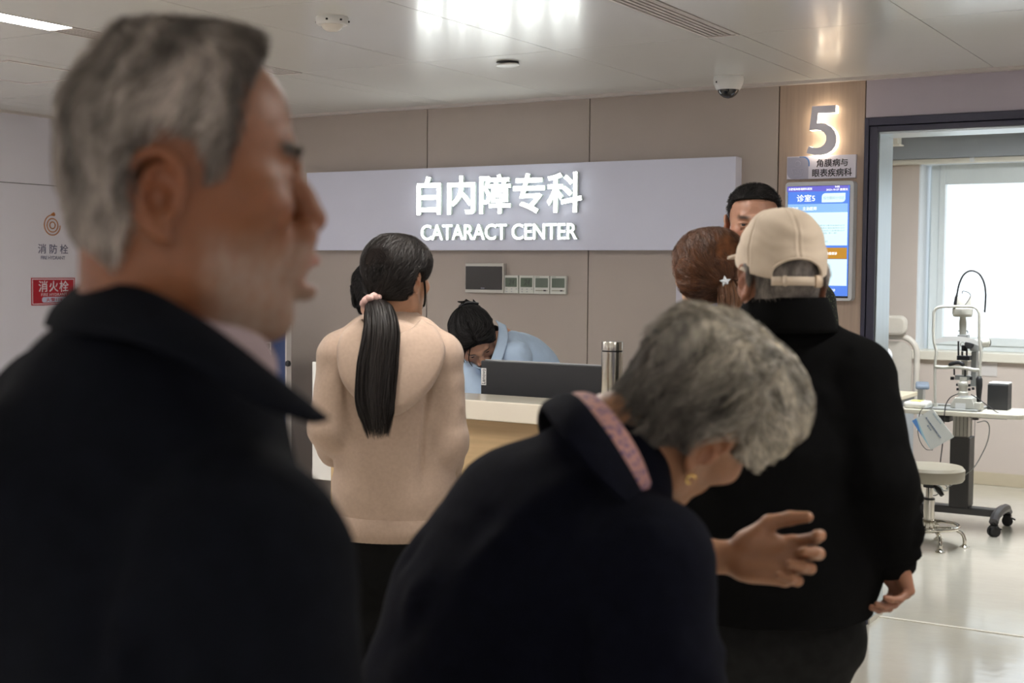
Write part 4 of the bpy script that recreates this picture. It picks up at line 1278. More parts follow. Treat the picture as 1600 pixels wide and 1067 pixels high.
            q[flip] = q[flip][:, ::-1]
            Fs.append(q)
        F = np.concatenate(Fs)
        F = F[(F >= 0).all(1)]
        return V, F

def snoise(P, f, seed=0, octv=3):
    """smooth pseudo noise from warped sines, about -1..1"""
    r = np.random.default_rng(seed)
    P = np.asarray(P) * f
    o = np.zeros(len(P))
    amp, tot = 1.0, 0.0
    for k in range(octv):
        A = r.normal(size=(3, 3))
        ph = r.uniform(0, 6.28, 3)
        Q = P @ A.T + ph
        o += amp * (np.sin(Q[:, 0] + 1.3 * np.sin(Q[:, 1])) * np.cos(Q[:, 2] + np.sin(Q[:, 0] * 0.7))) 
        tot += amp
        amp *= 0.55
        P = P * 1.9
    return o / tot * 1.4

def seg_dist(P, a, b):
    a, b = np.asarray(a, float), np.asarray(b, float)
    ab = b - a
    t = np.clip((P - a) @ ab / (ab @ ab), 0, 1)
    return np.linalg.norm(P - a - t[:, None] * ab, axis=1), t

def folds(fd, V, lst):
    """push vertices out / in along soft ridges: (a, b, width, amp)"""
    N = fd.grad(V)
    D = np.zeros(len(V))
    for a, b, w, amp in lst:
        d, t = seg_dist(V, a, b)
        D += amp * np.exp(-(d / w) ** 2) * np.sin(np.pi * np.clip(t * 0.9 + 0.05, 0, 1)) ** 0.5
    return V + N * D[:, None]

def rand_folds(seed, n, lo, hi, dirv, length, width, amp, spread=0.35):
    r = np.random.default_rng(seed)
    out = []
    for i in range(n):
        c_ = r.uniform(lo, hi)
        d = nrm(np.array(dirv) + r.normal(size=3) * spread)
        L = length * r.uniform(0.6, 1.3)
        out.append((c_ - d * L / 2, c_ + d * L / 2, width * r.uniform(0.7, 1.4), amp * r.choice([-1, 1]) * r.uniform(0.5, 1)))
    return out

SKIN = {}
def skin_mat(rough=0.45):
    return mat('skin', (0.6, 0.35, 0.25), rough, attr=True, noise=0.06, nscale=40, bump=0.25, bscale=350, sss=0.12, spec=0.45)

def head_field(h=0.0028, jaw=1.0, wide=1.0, nose=1.0, mouth_open=0.0, neck_to=(0, -0.035, -0.17), neck_r=0.056, back=0.0, ear=1.0, soft=0.0, old=0.0, lip=0.0, slit=0.0042, nz=0.0, ez=0.0, occ=0.0, crown=0.0, neck_y=0.0, throat=0.0, lipr=1.0):
    fd = Field((-0.115, -0.16, -0.215), (0.115, 0.165, 0.15), h)
    W = wide
    fd.ell((0, -0.010 + back * 0.5, 0.034 - crown), (0.073 * W, 0.089 - back * 0.5, 0.075), 0.0)
    fd.ell((0, 0.025, 0.04), (0.061 * W, 0.062, 0.058), 0.03)
    fd.ell((0, -0.045 + back + occ, -0.005), (0.056 * W, 0.043, 0.045), 0.03)
    fd.ell((0, 0.032, -0.02), (0.062 * W, 0.052, 0.06), 0.03)
    fd.ell((0, 0.036, -0.062), (0.047 * W, 0.05, 0.046), 0.03)
    for s in (-1, 1):
        fd.cap((s * 0.053 * W, -0.008, -0.03), (s * 0.05 * W * jaw, 0.005, -0.068), 0.016, 0.016, 0.025)
        fd.cap((s * 0.05 * W * jaw, 0.005, -0.068), (s * 0.016, 0.074, -0.098), 0.016, 0.015, 0.025)
        fd.ell((s * 0.045 * W, 0.058, -0.02), (0.021, 0.024, 0.018), 0.025)
        fd.cap((s * 0.034, 0.08, 0.022), (s * 0.006, 0.088, 0.017), 0.009, 0.009, 0.016)
        fd.ell((s * 0.032, 0.098, 0.0), (0.017, 0.016, 0.0115), 0.012, mode='sub')
        fd.ell((s * 0.031, 0.0735, 0.0), (0.0155, 0.0148, 0.0142), 0.004)
        fd.ell((s * 0.031, 0.0895, -0.0005), (0.0125, 0.008, slit), 0.002, mode='sub')
        fd.cap((s * 0.018, 0.0845, 0.0055), (s * 0.044, 0.078, 0.0045), 0.0028, 0.0025, 0.005)
    fd.cap((0, 0.086, 0.012), (0, 0.102, -0.012), 0.007, 0.009, 0.014)
    fd.cap((0, 0.102, -0.012 + nz * 0.5), (0, 0.098 + 0.018 * nose, -0.034 + nz), 0.009, 0.0115, 0.01)
    for s in (-1, 1):
        fd.ell((s * 0.0145, 0.1, -0.038), (0.009, 0.012, 0.0085), 0.007)
        fd.ell((s * 0.0075, 0.107, -0.047), (0.004, 0.006, 0.005), 0.003, mode='sub')
    fd.ell((0, 0.078 + lip, -0.06), (0.03, 0.024, 0.024), 0.02)
    mo_ = mouth_open
    for s in (-1, 1):
        fd.cap((0, 0.1 + lip, -0.0605), (s * 0.021, 0.088 + lip * 0.5, -0.067), 0.0055 * lipr, 0.003, 0.006)
        fd.cap((0, 0.0975 + lip, -0.073 - mo_), (s * 0.021, 0.087 + lip * 0.5, -0.068 - mo_ * 0.5), 0.0062 * lipr, 0.003, 0.006)
    if mo_:
        fd.ell((0, 0.103 + lip, -0.0665 - mo_ * 0.5), (0.018, 0.027, 0.0022 + mo_ * 0.62), 0.003, mode='sub')
    else:
        fd.ell((0, 0.106 + lip, -0.0668), (0.02, 0.009, 0.0012), 0.003, mode='sub')
    fd.ell((0, 0.082 - mo_ * 0.3, -0.098 - mo_), (0.019, 0.017, 0.016), 0.018)
    # neck
    nt_ = np.array(neck_to, float)
    fd.cap((0, -0.018 + neck_y, -0.05), nt_, neck_r, neck_r * 1.05, 0.03)
    fd.cap((0, 0.03, -0.075), nt_ + np.array([0, 0.025 - throat, 0.0]), 0.03, 0.045 - throat * 0.4, 0.03)
    if old:
        for s in (-1, 1):
            fd.cap((s * 0.03, 0.03, -0.09), nt_ + np.array([s * 0.018, 0.045, 0]), 0.008, 0.008, 0.012)
            fd.cap((s * 0.030, 0.100, -0.036), (s * 0.036, 0.084, -0.062), 0.003, 0.003, 0.008, mode='sub')
            fd.cap((s * 0.026, 0.088, -0.013), (s * 0.046, 0.074, -0.018), 0.0022, 0.0022, 0.006, mode='sub')
    # ears
    for s in (-1, 1):
        e = np.array([s * 0.073 * W, -0.012, -0.008 + ez])
        S_ = ear
        out = np.array([s * 0.55, -0.45, 0.0])
        out /= np.linalg.norm(out)
        fw = np.array([s * 0.35, 0.93, 0.05])
        fw /= np.linalg.norm(fw)
        def E(u, w, o):
            return e + S_ * (fw * u + np.array([0, 0, 1.0]) * w + out * o)
        Re = np.array([fw, np.cross(np.array([0, 0, 1.0]), fw), [0, 0, 1.0]])
        fd.ell(E(-0.004, 0.0, 0.007), (0.016 * S_, 0.0052, 0.028 * S_), 0.006, R=Re)
        hel = [E(0.013, 0.004, 0.005), E(0.013, 0.018, 0.009), E(0.004, 0.031, 0.012), E(-0.010, 0.03, 0.015), E(-0.020, 0.018, 0.017), E(-0.020, 0.0, 0.016), E(-0.012, -0.018, 0.012), E(-0.002, -0.028, 0.009)]
        hp = smooth_path(hel, 3)
        fd.chain(hp, [0.0036 * S_] * len(hp), 0.003)
        fd.cap(E(-0.002, -0.026, 0.009), E(0.003, -0.032, 0.008), 0.006 * S_, 0.005 * S_, 0.006)
        ah = smooth_path([E(0.004, 0.021, 0.010), E(-0.008, 0.014, 0.0135), E(-0.012, 0.0, 0.0135), E(-0.006, -0.014, 0.011)], 3)
        fd.chain(ah, [0.0028 * S_] * len(ah), 0.004)
        fd.cap(E(0.012, 0.0, 0.009), E(0.010, -0.010, 0.009), 0.0042, 0.004, 0.004)
        fd.ell(E(0.001, -0.002, 0.0155), (0.0095 * S_, 0.0095, 0.0135 * S_), 0.003, R=Re, mode='sub')
        fd.ell(E(0.003, 0.016, 0.0145), (0.006 * S_, 0.006, 0.006 * S_), 0.003, R=Re, mode='sub')
    return fd

def hair_region(P, fr, lobe=0.0):
    """fr: list of (z, yfront) hairline in head coordinates; negative inside the hair"""
    z = P[..., 2]
    y = P[..., 1]
    zz = [a for a, b in fr]
    yy = [b for a, b in fr]
    return y - np.interp(z, zz, yy)

FRONT = [(-0.12, -0.10), (-0.085, -0.055), (-0.06, -0.035), (-0.035, -0.022), (-0.02, -0.004), (-0.012, 0.022), (0.012, 0.03), (0.03, 0.045), (0.045, 0.062), (0.065, 0.075), (0.085, 0.088), (0.13, 0.12)]

def hair_volume(fd, thick, fr, kk=0.012, nape=-0.095, nslope=0.0, ear_cut=0.030, lump=0.0, seed=1, W=1.0, ears=(-1, 1), ear_r=(0.05, 0.030, 0.042)):
    """closed hair mass: a shell over the skull cut by the hairline"""
    X, Y, Z = fd.grid()
    shp = fd.f.shape
    z = np.broadcast_to(Z, shp)
    y = np.broadcast_to(Y, shp)
    x = np.broadcast_to(X, shp)
    P = np.stack([x.ravel(), y.ravel(), z.ravel()], 1)
    m = (np.abs(fd.f.ravel()) < 0.07)
    d = np.full(len(P), 0.3, dtype=np.float32)
    Q = P[m]
    t = thick(Q)
    if lump:
        t = t + lump * snoise(Q, 45, seed, 3)
    a = fd.f.ravel()[m] - t
    r = hair_region(Q, fr)
    r = np.maximum(r, nape - Q[:, 2] + nslope * np.clip(-Q[:, 1] - 0.045, 0, 0.08))
    if ears:
        for s in ears:
            q = (Q - np.array([s * 0.085 * W, -0.010, -0.010])) / np.array(ear_r)
            r = np.maximum(r, (1 - np.linalg.norm(q, axis=1)) * ear_cut)
    hh_ = np.maximum(kk - np.abs(a - r), 0) / kk
    d[m] = np.maximum(a, r) + hh_ * hh_ * kk * 0.25
    g = Field((0, 0, 0), (0.1, 0.1, 0.1), fd.h)
    g.lo, g.n, g.f = fd.lo, fd.n, d.reshape(shp)
    return g

def strands(fd_skull, roots, comb, length, steps, width, lift, curl, seed, gap=0.0015, maxd=None, taper=True, keep=0.6, ears=1.0):
    """ribbon strands lying along the hair mass; returns V, F, strand index per vertex"""
    r = np.random.default_rng(seed)
    n = len(roots)
    p = roots.copy()
    N = fd_skull.grad(p)
    L = length if np.ndim(length) else np.full(n, length)
    step = L / steps
    pts = [p.copy()]
    nor = [N.copy()]
    ph = r.uniform(0, 6.28, n)
    fr_ = r.uniform(0.7, 1.5, n)
    jit = r.normal(size=(n, 3)) * 0.25
    d = None
    for i in range(steps):
        t = (i + 1) / steps
        c_ = comb(p, N)
        c_ = c_ - N * (c_ * N).sum(1)[:, None]
        c_ = nrm(c_ + jit * 0.6)
        side = np.cross(N, c_)
        dirv = nrm(c_ + N * lift * (1 - 0.6 * t) + side * (curl * np.sin(ph + fr_ * 5.0 * t))[:, None])
        d = dirv if d is None else nrm(d * keep + dirv * (1 - keep))
        p = p + d * step[:, None]
        dist = fd_skull.at(p)
        N = fd_skull.grad(p)
        low = np.maximum(gap - dist, 0)
        p = p + N * low[:, None]
        if maxd is not None:
            hi_ = np.maximum(dist - maxd, 0)
            p = p - N * (hi_ * 0.7)[:, None]
        pts.append(p.copy())
        nor.append(N.copy())
    P = np.stack(pts, 1)      # n, steps+1, 3
    NN = np.stack(nor, 1)
    inb = ((P > fd_skull.lo + 0.004) & (P < fd_skull.lo + fd_skull.h * (np.array(fd_skull.n) - 2))).all((1, 2))
    dd = np.stack([fd_skull.at(P[:, i]) for i in range(P.shape[1])], 1)
    good = inb & (np.abs(dd) < 0.02).all(1) & (np.linalg.norm(P[:, -1] - P[:, 0], axis=1) < L * 1.4 + 0.01)
    if ears:
        for s in (-1, 1):
            q = (P - np.array([s * 0.088, -0.008, -0.014])) / (np.array([0.026, 0.021, 0.032]) * ears)
            good &= (np.linalg.norm(q, axis=2) > 1).all(1)
    P, NN, n = P[good], NN[good], int(good.sum())
    strands.good = good
    T = nrm(np.gradient(P, axis=1))
    Wd = np.cross(T, NN)
    Wd = nrm(Wd)
    ra = r.normal(size=(n, 1, 1)) * 0.55
    Wd = np.cos(ra) * Wd + np.sin(ra) * NN
    w = width * (1 - np.linspace(0, 1, steps + 1) ** 2 * (0.85 if taper else 0.2))[None, :, None] * r.uniform(0.6, 1.3, (n, 1, 1))
    A = P - Wd * w / 2
    B = P + Wd * w / 2
    V = np.stack([A, B], 2).reshape(n, -1, 3)
    k = steps + 1
    base = np.arange(n)[:, None] * (2 * k)
    q = np.arange(steps)[None, :] * 2
    F = np.stack([base + q, base + q + 1, base + q + 3, base + q + 2], 2).reshape(-1, 4)
    return V.reshape(-1, 3), F, np.repeat(np.arange(n), 2 * k)

def rot_frame(F, U):
    """head axes: columns right(x), forward(y), up(z) as world columns"""
    F = nrm(F)
    U = nrm(np.array(U, float) - F * (np.array(U, float) @ F))
    X = np.cross(F, U)
    return np.stack([X, F, U], 1)

def hand_mesh(wrist, ydir, palm, side, curl=(0.4, 0.5, 0.3), spread=0.12, thumb=(0.5, 0.2), scale=1.0, h=0.0022, curls=None, thumb_dir=None):
    """side 'R' or 'L'. local: y to the fingers, x to the thumb, z back of hand."""
    Y = nrm(ydir)
    Pn = nrm(np.array(palm, float) - Y * (np.array(palm, float) @ Y))
    Xd = np.cross(Y, Pn) if side == 'R' else np.cross(Pn, Y)
    fd = Field((-0.085, -0.05, -0.13), (0.105, 0.21, 0.05), h)
    mcp = [(0.027, 0.088, 0.0), (0.006, 0.093, 0.002), (-0.014, 0.087, 0.0), (-0.032, 0.077, -0.004)]
    ln = [(0.042, 0.026, 0.021), (0.046, 0.029, 0.022), (0.043, 0.027, 0.021), (0.034, 0.02, 0.019)]
    rad = [0.0098, 0.0099, 0.0093, 0.0084]
    fd.loft([(0, -0.115, 0), (0, -0.05, 0), (0, 0.0, 0), (0, 0.02, 0)], [0.032, 0.028, 0.026, 0.03], [0.027, 0.023, 0.019, 0.018], (1, 0, 0), 0.01)
    for i in range(4):
        c_ = (0.5 * mcp[i][0], 0.012, 0.0)
        fd.cap(c_, mcp[i], 0.0165, 0.0118, 0.012)
        cu = curl if curls is None else curls[i]
        p = np.array(mcp[i], float)
        ang = 0.0
        yaw_ = -(i - 1.3) * spread
        for j in range(3):
            ang += cu[j]
            d = np.array([math.sin(yaw_) * math.cos(ang) * -1 * -1, math.cos(yaw_) * math.cos(ang), -math.sin(ang)])
            q = p + d * ln[i][j]
            r0 = rad[i] * (1.0, 0.92, 0.85)[j]
            r1 = rad[i] * (0.94, 0.86, 0.72)[j]
            fd.cap(p, q, r0, r1, 0.004 if j else 0.006)
            p = q
    fd.ell((0.026, 0.035, -0.010), (0.02, 0.034, 0.017), 0.014)
    fd.ell((-0.024, 0.035, -0.008), (0.015, 0.036, 0.015), 0.012)
    tp = np.array([0.024, 0.018, -0.010])
    t1 = tp + nrm([0.62 + thumb[0] * 0.3, 0.75, -0.35 - thumb[1]]) * 0.046
    td = nrm([0.45 + thumb[0] * 0.4, 0.85, -0.25 - thumb[1] * 0.8]) if thumb_dir is None else nrm(thumb_dir)
    t2 = t1 + td * 0.034
    t3 = t2 + nrm(td + np.array([-0.15, 0.1, -0.1])) * 0.028
    fd.cap(tp, t1, 0.0165, 0.0125, 0.012)
    fd.cap(t1, t2, 0.0122, 0.011, 0.005)
    fd.cap(t2, t3, 0.0112, 0.0085, 0.004)
    V, F = fd.mesh()
    M = np.stack([Xd, Y, -Pn], 1)
    Vw = V * scale @ M.T + np.array(wrist)
    if np.linalg.det(M) < 0:
        F = F[:, ::-1]
    return Vw, F

def cat(*ms):
    Vs, Fs, n = [], [], 0
    for V, F in ms:
        Vs.append(V)
        Fs.append(np.asarray(F) + n)
        n += len(V)
    return np.concatenate(Vs), np.concatenate(Fs)

def local(root, V):
    """ground frame -> the person's own frame (root turned with the camera)"""
    return np.asarray(V) - root['_o']

class Person:
    def __init__(s, label, foot, skin=(0.55, 0.33, 0.22), name='person', cat='person'):
        s.o = np.array([foot[0], foot[1], 0.0])
        w = RW @ s.o
        s.root = thing(name, label, cat, tuple(w), YAW)
        s.skin = np.array(skin)

    def part(s, name, VF, m, parent=None, smooth=True, col=None, **kw):
        V, F = VF
        return mk(name, (np.asarray(V) - s.o, F), m, parent or s.root, smooth=smooth, world=False, col=col, **kw)

person_lip = (0.36, 0.11, 0.08)
def skin_col(Vl, base, lips=True, stubble=None, brow=None, brow_col=(0.05, 0.045, 0.04), blush=0.25):
    n = len(Vl)
    C_ = np.tile(np.array(base, float), (n, 1))
    x, y, z = Vl[:, 0], Vl[:, 1], Vl[:, 2]
    red = np.exp(-(((np.abs(x) - 0.045) / 0.02) ** 2 + ((y - 0.07) / 0.03) ** 2 + ((z + 0.025) / 0.018) ** 2)) + np.exp(-((x / 0.018) ** 2 + ((y - 0.115) / 0.02) ** 2 + ((z + 0.035) / 0.014) ** 2))
    red += np.exp(-(((np.abs(x) - 0.083) / 0.012) ** 2 + ((y + 0.015) / 0.03) ** 2 + ((z + 0.008) / 0.03) ** 2)) * 0.8
    C_ *= 1 - np.clip(red, 0, 1)[:, None] * blush * np.array([0.05, 0.6, 0.6])
    if stubble:
        s_ = np.clip((y - 0.0 + (z + 0.06) * 0.2) / 0.03, 0, 1) * np.clip((-0.035 - z) / 0.035, 0, 1) * np.clip((z + 0.13) / 0.02, 0, 1)
        s_ = np.clip(s_ + np.exp(-((x / 0.03) ** 4 + ((z + 0.054) / 0.008) ** 4)) * (y > 0.08), 0, 1)
        s_ *= 0.75 + 0.25 * snoise(Vl, 160, 3, 2)
        s_ = np.clip(s_, 0, 1) * stubble[1]
        C_ = C_ * (1 - s_[:, None]) + np.array(stubble[0]) * s_[:, None]
    if lips:
        l_ = np.exp(-((x / 0.022) ** 4 + ((z + 0.0665) / 0.0125) ** 4)) * np.clip((y - 0.083) / 0.008, 0, 1)
        C_ = C_ * (1 - l_[:, None] * 0.7) + np.array(person_lip) * l_[:, None] * 0.7
    la = np.exp(-(((np.abs(x) - 0.031) / 0.0135) ** 4 + ((z - 0.0022) / 0.0022) ** 2)) * (y > 0.07)
    C_ = C_ * (1 - la[:, None] * 0.75) + np.array([0.02, 0.012, 0.01]) * la[:, None] * 0.75
    if brow:
        b_ = np.exp(-(((np.abs(x) - 0.032) / 0.018) ** 4 + ((z - 0.0215 - 0.06 * (np.abs(x) - 0.032)) / 0.0055) ** 4)) * (y > 0.055)
        C_ = C_ * (1 - b_[:, None] * brow) + np.array(brow_col) * b_[:, None] * brow
    return C_

def eye_parts(person, M, O, iris=(0.03, 0.018, 0.012)):
    for s in (-1, 1):
        c_ = np.array([s * 0.031, 0.0738, 0.0])
        n_ = 20
        V, F = [], []
        for i in range(n_ + 1):
            a = math.pi * i / n_
            for j in range(24):
                b = 2 * math.pi * j / 24
                V.append((0.0125 * math.sin(a) * math.cos(b), 0.0125 * math.cos(a), 0.0125 * math.sin(a) * math.sin(b)))
        for i in range(n_):
            for j in range(24):
                F.append((i * 24 + j, i * 24 + (j + 1) % 24, (i + 1) * 24 + (j + 1) % 24, (i + 1) * 24 + j))
        V = np.array(V)
        ang = np.arccos(np.clip(V[:, 1] / 0.0125, -1, 1))
        C_ = np.where((ang < 0.2)[:, None], np.array([0.004, 0.004, 0.004]), np.where((ang < 0.5)[:, None], np.array(iris), np.array([0.62, 0.56, 0.5])))
        person.part('eye', ((V + c_) @ M.T + O, np.array(F)), mat('eye_surface', (0.6, 0.6, 0.6), 0.08, attr=True, spec=0.7), col=C_)

def torso_body(fd, pel, chest, neckb, lat, A=(0.15, 0.13, 0.15, 0.11), B=(0.10, 0.09, 0.11, 0.07)):
    pel, chest, neckb = map(np.array, (pel, chest, neckb))
    fd.loft([pel, pel * 0.5 + chest * 0.5, chest, chest * 0.25 + neckb * 0.75], A, B, lat, 0.03)

def shoe(person, ankle, fwd, m, L=0.26, name='shoe'):
    """lasted shoe with a sole, standing on the floor"""
    f_ = nrm(np.array([fwd[0], fwd[1], 0]))
    l_ = np.array([-f_[1], f_[0], 0])
    a = np.array([ankle[0], ankle[1], 0.0])
    fd = Field(a - np.array([0.22, 0.22, 0.0]) - np.array([0, 0, 0.02]), a + np.array([0.22, 0.22, 0.16]), 0.006)
    hl = a - f_ * 0.05
    fd.loft([hl + [0, 0, 0.045], a + f_ * 0.05 + np.array([0, 0, 0.045]), a + f_ * (L - 0.11) + np.array([0, 0, 0.032]), a + f_ * (L - 0.075) + np.array([0, 0, 0.028])], [0.034, 0.038, 0.046, 0.036], [0.04, 0.042, 0.03, 0.024], l_, 0.015)
    fd.cap(a + [0, 0, 0.05], a + [0, 0, 0.11], 0.04, 0.042, 0.02)
    X, Y, Z = fd.grid()
    fd.f = np.maximum(fd.f, 0.002 - Z)
    person.part(name, fd.mesh(), m)

def garment(person, name, fd, m, fl=None, noise=(0.0, 10, 1), col=None, parent=None, extra=None, flat=None):
    V, F = fd.mesh()
    if flat is not None:     # straight hem
        c_, z_, wx = flat
        lo_ = (V[:, 2] < z_) & (np.abs(V[:, 0] - c_[0]) < wx) & (np.abs(V[:, 1] - c_[1]) < wx)
        out = nrm((V - np.array([c_[0], c_[1], 0])) * np.array([1, 1, 0]))
        k_ = np.clip(z_ - V[:, 2], 0, 0.2)
        V[lo_] += out[lo_] * (np.clip(k_[lo_] / 0.1, 0, 1) ** 2 * 0.0)[:, None]
        V[lo_, 2] = z_ - k_[lo_] * 0.08
    if noise[0]:
        V = V + fd.grad(V) * (noise[0] * snoise(V, noise[1], noise[2], 3))[:, None]
    if fl:
        V = folds(fd, V, fl)
    if extra is not None:
        V = extra(V)
    return person.part(name, (V, F), m, parent)

def trousers(person, pel, hipw, knees, ankles, lat, m, r=(0.095, 0.075, 0.06), name='trousers', seed=5, waist=None):
    pel = np.array(pel, float)
    pts = [pel] + list(knees) + list(ankles)
    P = np.array(pts)
    fd = Field(P.min(0) - 0.2, P.max(0) + np.array([0.2, 0.2, 0.2]), 0.009)
    lat = nrm(lat)
    up = np.array([0, 0, 1.0])
    fd.loft([pel - up * 0.04, pel + up * 0.1], [hipw + 0.07, hipw + 0.06], [0.115, 0.105], lat, 0.03)
    for s, k_, a_ in ((-1, knees[0], ankles[0]), (1, knees[1], ankles[1])):
        hp_ = pel + lat * s * hipw * 0.75 - up * 0.05
        k_, a_ = np.array(k_, float), np.array(a_, float)
        fd.chain([hp_, k_, a_ + up * 0.05], r, 0.02)
    X, Y, Z = fd.grid()
    V, F = fd.mesh()
    V = V + fd.grad(V) * (0.004 * snoise(V, 14, seed, 3))[:, None]
    return person.part(name, (V, F), m)
# ------------------------------------------------------------------ shared figure builders
HOR = {}

def head_on(person, O, Fd, Ud, neck_target, neck_r=0.056, h=0.0028, colkw=None, eyes=True, body=None, hands=(), scale=1.0, **kw):
    """head + neck + coarse body + hands joined as the one body mesh; returns field and axes"""
    M = rot_frame(Fd, Ud) * scale
    O = np.array(O, float)
    nt_ = M.T @ (np.array(neck_target, float) - O) / scale ** 2
    fd = head_field(h=h, neck_to=nt_, neck_r=neck_r, **kw)
    V, F = fd.mesh()
    C_ = skin_col(V, person.skin, **(colkw or {}))
    ms = [(V @ M.T + O, F)]
    cs = [C_]
    for b in ([body] if body is not None else []) + list(hands):
        ms.append(b)
        cs.append(np.tile(person.skin, (len(b[0]), 1)))
    VV, FF = cat(*ms)
    person.part('body', (VV, FF), skin_mat(), col=np.concatenate(cs))
    if eyes:
        eye_parts(person, M, O)
    return fd, M, O

def hair_mass(person, fd, M, O, thick, fr, m, name='hair', colf=None, **kw):
    g = hair_volume(fd, thick, fr, **kw)
    V, F = g.mesh()
    C_ = colf(V) if colf is not None else None
    o = person.part(name, (V @ M.T + O, F), m, col=C_)
    return g, V, F, o

def add_strands(person, g, V, M, O, n, comb, length, steps, width, lift, curl, seed, m, parent, colf, maxd=0.006, mask=None, name='hair_strands', **kw):
    r = np.random.default_rng(seed)
    pool = V if mask is None else V[mask(V)]
    roots = pool[r.integers(0, len(pool), n)] + r.normal(size=(n, 3)) * 0.0012
    L = length * r.uniform(0.55, 1.15, n)
    SV, SF, si = strands(g, roots, comb, L, steps, width, lift, curl, seed + 1, gap=0.0006, maxd=maxd, **kw)
    C_ = colf(roots)
    C_ = (C_ * r.uniform(0.6, 1.45, (n, 1)))[strands.good]
    o = person.part(name, (SV @ M.T + O, SF), M_strand_d if m is M_hair_d else m, parent, smooth=False, col=C_[si])
    o['kind'] = 'stuff'
    return o

def simple_body(nb, fwd, sh, pel, knees, ankles, arms=None, r=0.85, nr=0.055):
    """coarse skin body inside the clothes"""
    P = [np.array(p, float) for p in [nb, pel] + list(knees) + list(ankles)] + [np.array(q, float) for a in (arms or []) for q in a]
    A = np.array(P)
    fd = Field(A.min(0) - 0.16, A.max(0) + 0.14, 0.012)
    lat = np.array([fwd[1], -fwd[0], 0.0])
    nb, pel = np.array(nb, float), np.array(pel, float)
    up = nrm(nb - pel)
    fd.loft([pel, pel * 0.45 + nb * 0.55, pel * 0.2 + nb * 0.8, nb - up * 0.05], [0.13 * r, 0.12 * r, 0.15 * r, 0.1 * r], [0.09 * r, 0.085 * r, 0.1 * r, 0.07 * r], lat, 0.03)
    fd.cap(nb - up * 0.06, nb + up * 0.02, nr, nr * 0.9, 0.02)
    for i, (s, k_, a_) in enumerate(((1, knees[0], ankles[0]), (-1, knees[1], ankles[1]))):
        fd.chain([pel - lat * s * 0.075 * -1 * -1, k_, a_], [0.075, 0.048, 0.034], 0.03)
        a_ = np.array(a_)
        fd.cap(a_ - [0, 0, 0.03], a_ + np.array([fwd[0], fwd[1], 0]) * 0.12 - [0, 0, 0.04], 0.03, 0.025, 0.02)
    for a in (arms or []):
        fd.chain(a, [0.048, 0.036, 0.024], 0.02)
    return fd.mesh()

def upper_field(nb, fwd, hem, sh, arms, rs, A, B, h=0.007, chestf=0.62, lean=None, pad=0.13, yoke=0.055, wk=0.03):
    """jacket / top: torso loft from the hem to the shoulders, yoke and sleeves"""
    nb, hem = np.array(nb, float), np.array(hem, float)
    lat = np.array([fwd[1], -fwd[0], 0.0])
    allp = [nb, hem] + [np.array(q, float) for a in arms for q in a]
    Q = np.array(allp)
    fd = Field(Q.min(0) - pad - 0.05, Q.max(0) + pad, h)
    n = len(A)
    ts = np.linspace(0, 1, n)
    top = nb - nrm(nb - hem) * 0.045
    mid = lean if lean is not None else (hem + top) / 2
    P = [(1 - t) ** 2 * hem + 2 * t * (1 - t) * np.array(mid) + t * t * top for t in ts]
    fd.loft(P, A, B, lat, wk)
    for a in arms:
        s0_ = np.array(a[0], float)
        fd.cap(top + (s0_ - top) * 0.25 + np.array([0, 0, 0.01]), s0_, yoke + 0.01, yoke, 0.035)
    for a, r_ in zip(arms, rs):
        fd.chain(a, r_, 0.02)
    return fd, lat

def ring_collar(person, top, low, m, name='collar', thick=0.005, closed=False, parent=None, sub=6, bulge=0.006, center=None):
    """folded collar leaf between two curves given in the ground frame"""
    T = smooth_path(top, sub)
    L = smooth_path(low, sub)
    n = min(len(T), len(L))
    T, L = T[:n], L[:n]
    c_ = T.mean(0) if center is None else np.array(center)
    k = 7
    rows_o, rows_i = [], []
    for j in range(k):
        t = j / (k - 1)
        P = T * (1 - t) + L * t
        out = P - c_
        out[:, 2] = 0
        out = nrm(out)
        b = math.sin(math.pi * t) * bulge
        rows_o.append(P + out * (b + thick / 2))
        rows_i.append(P + out * (b - thick / 2))
    rows = rows_o + rows_i[::-1]
    R = len(rows)
    V = np.concatenate(rows)
    F = []
    for a in range(R):
        b = (a + 1) % R
        for i in range(n - 1):
            F.append((a * n + i, b * n + i, b * n + i + 1, a * n + i + 1))
    def quadcap(i):
        for j in range(k - 1):
            F.append((j * n + i, (j + 1) * n + i, (R - 2 - j) * n + i, (R - 1 - j) * n + i))
    quadcap(0)
    quadcap(n - 1)
    return person.part(name, (V, np.array(F)), m, parent)

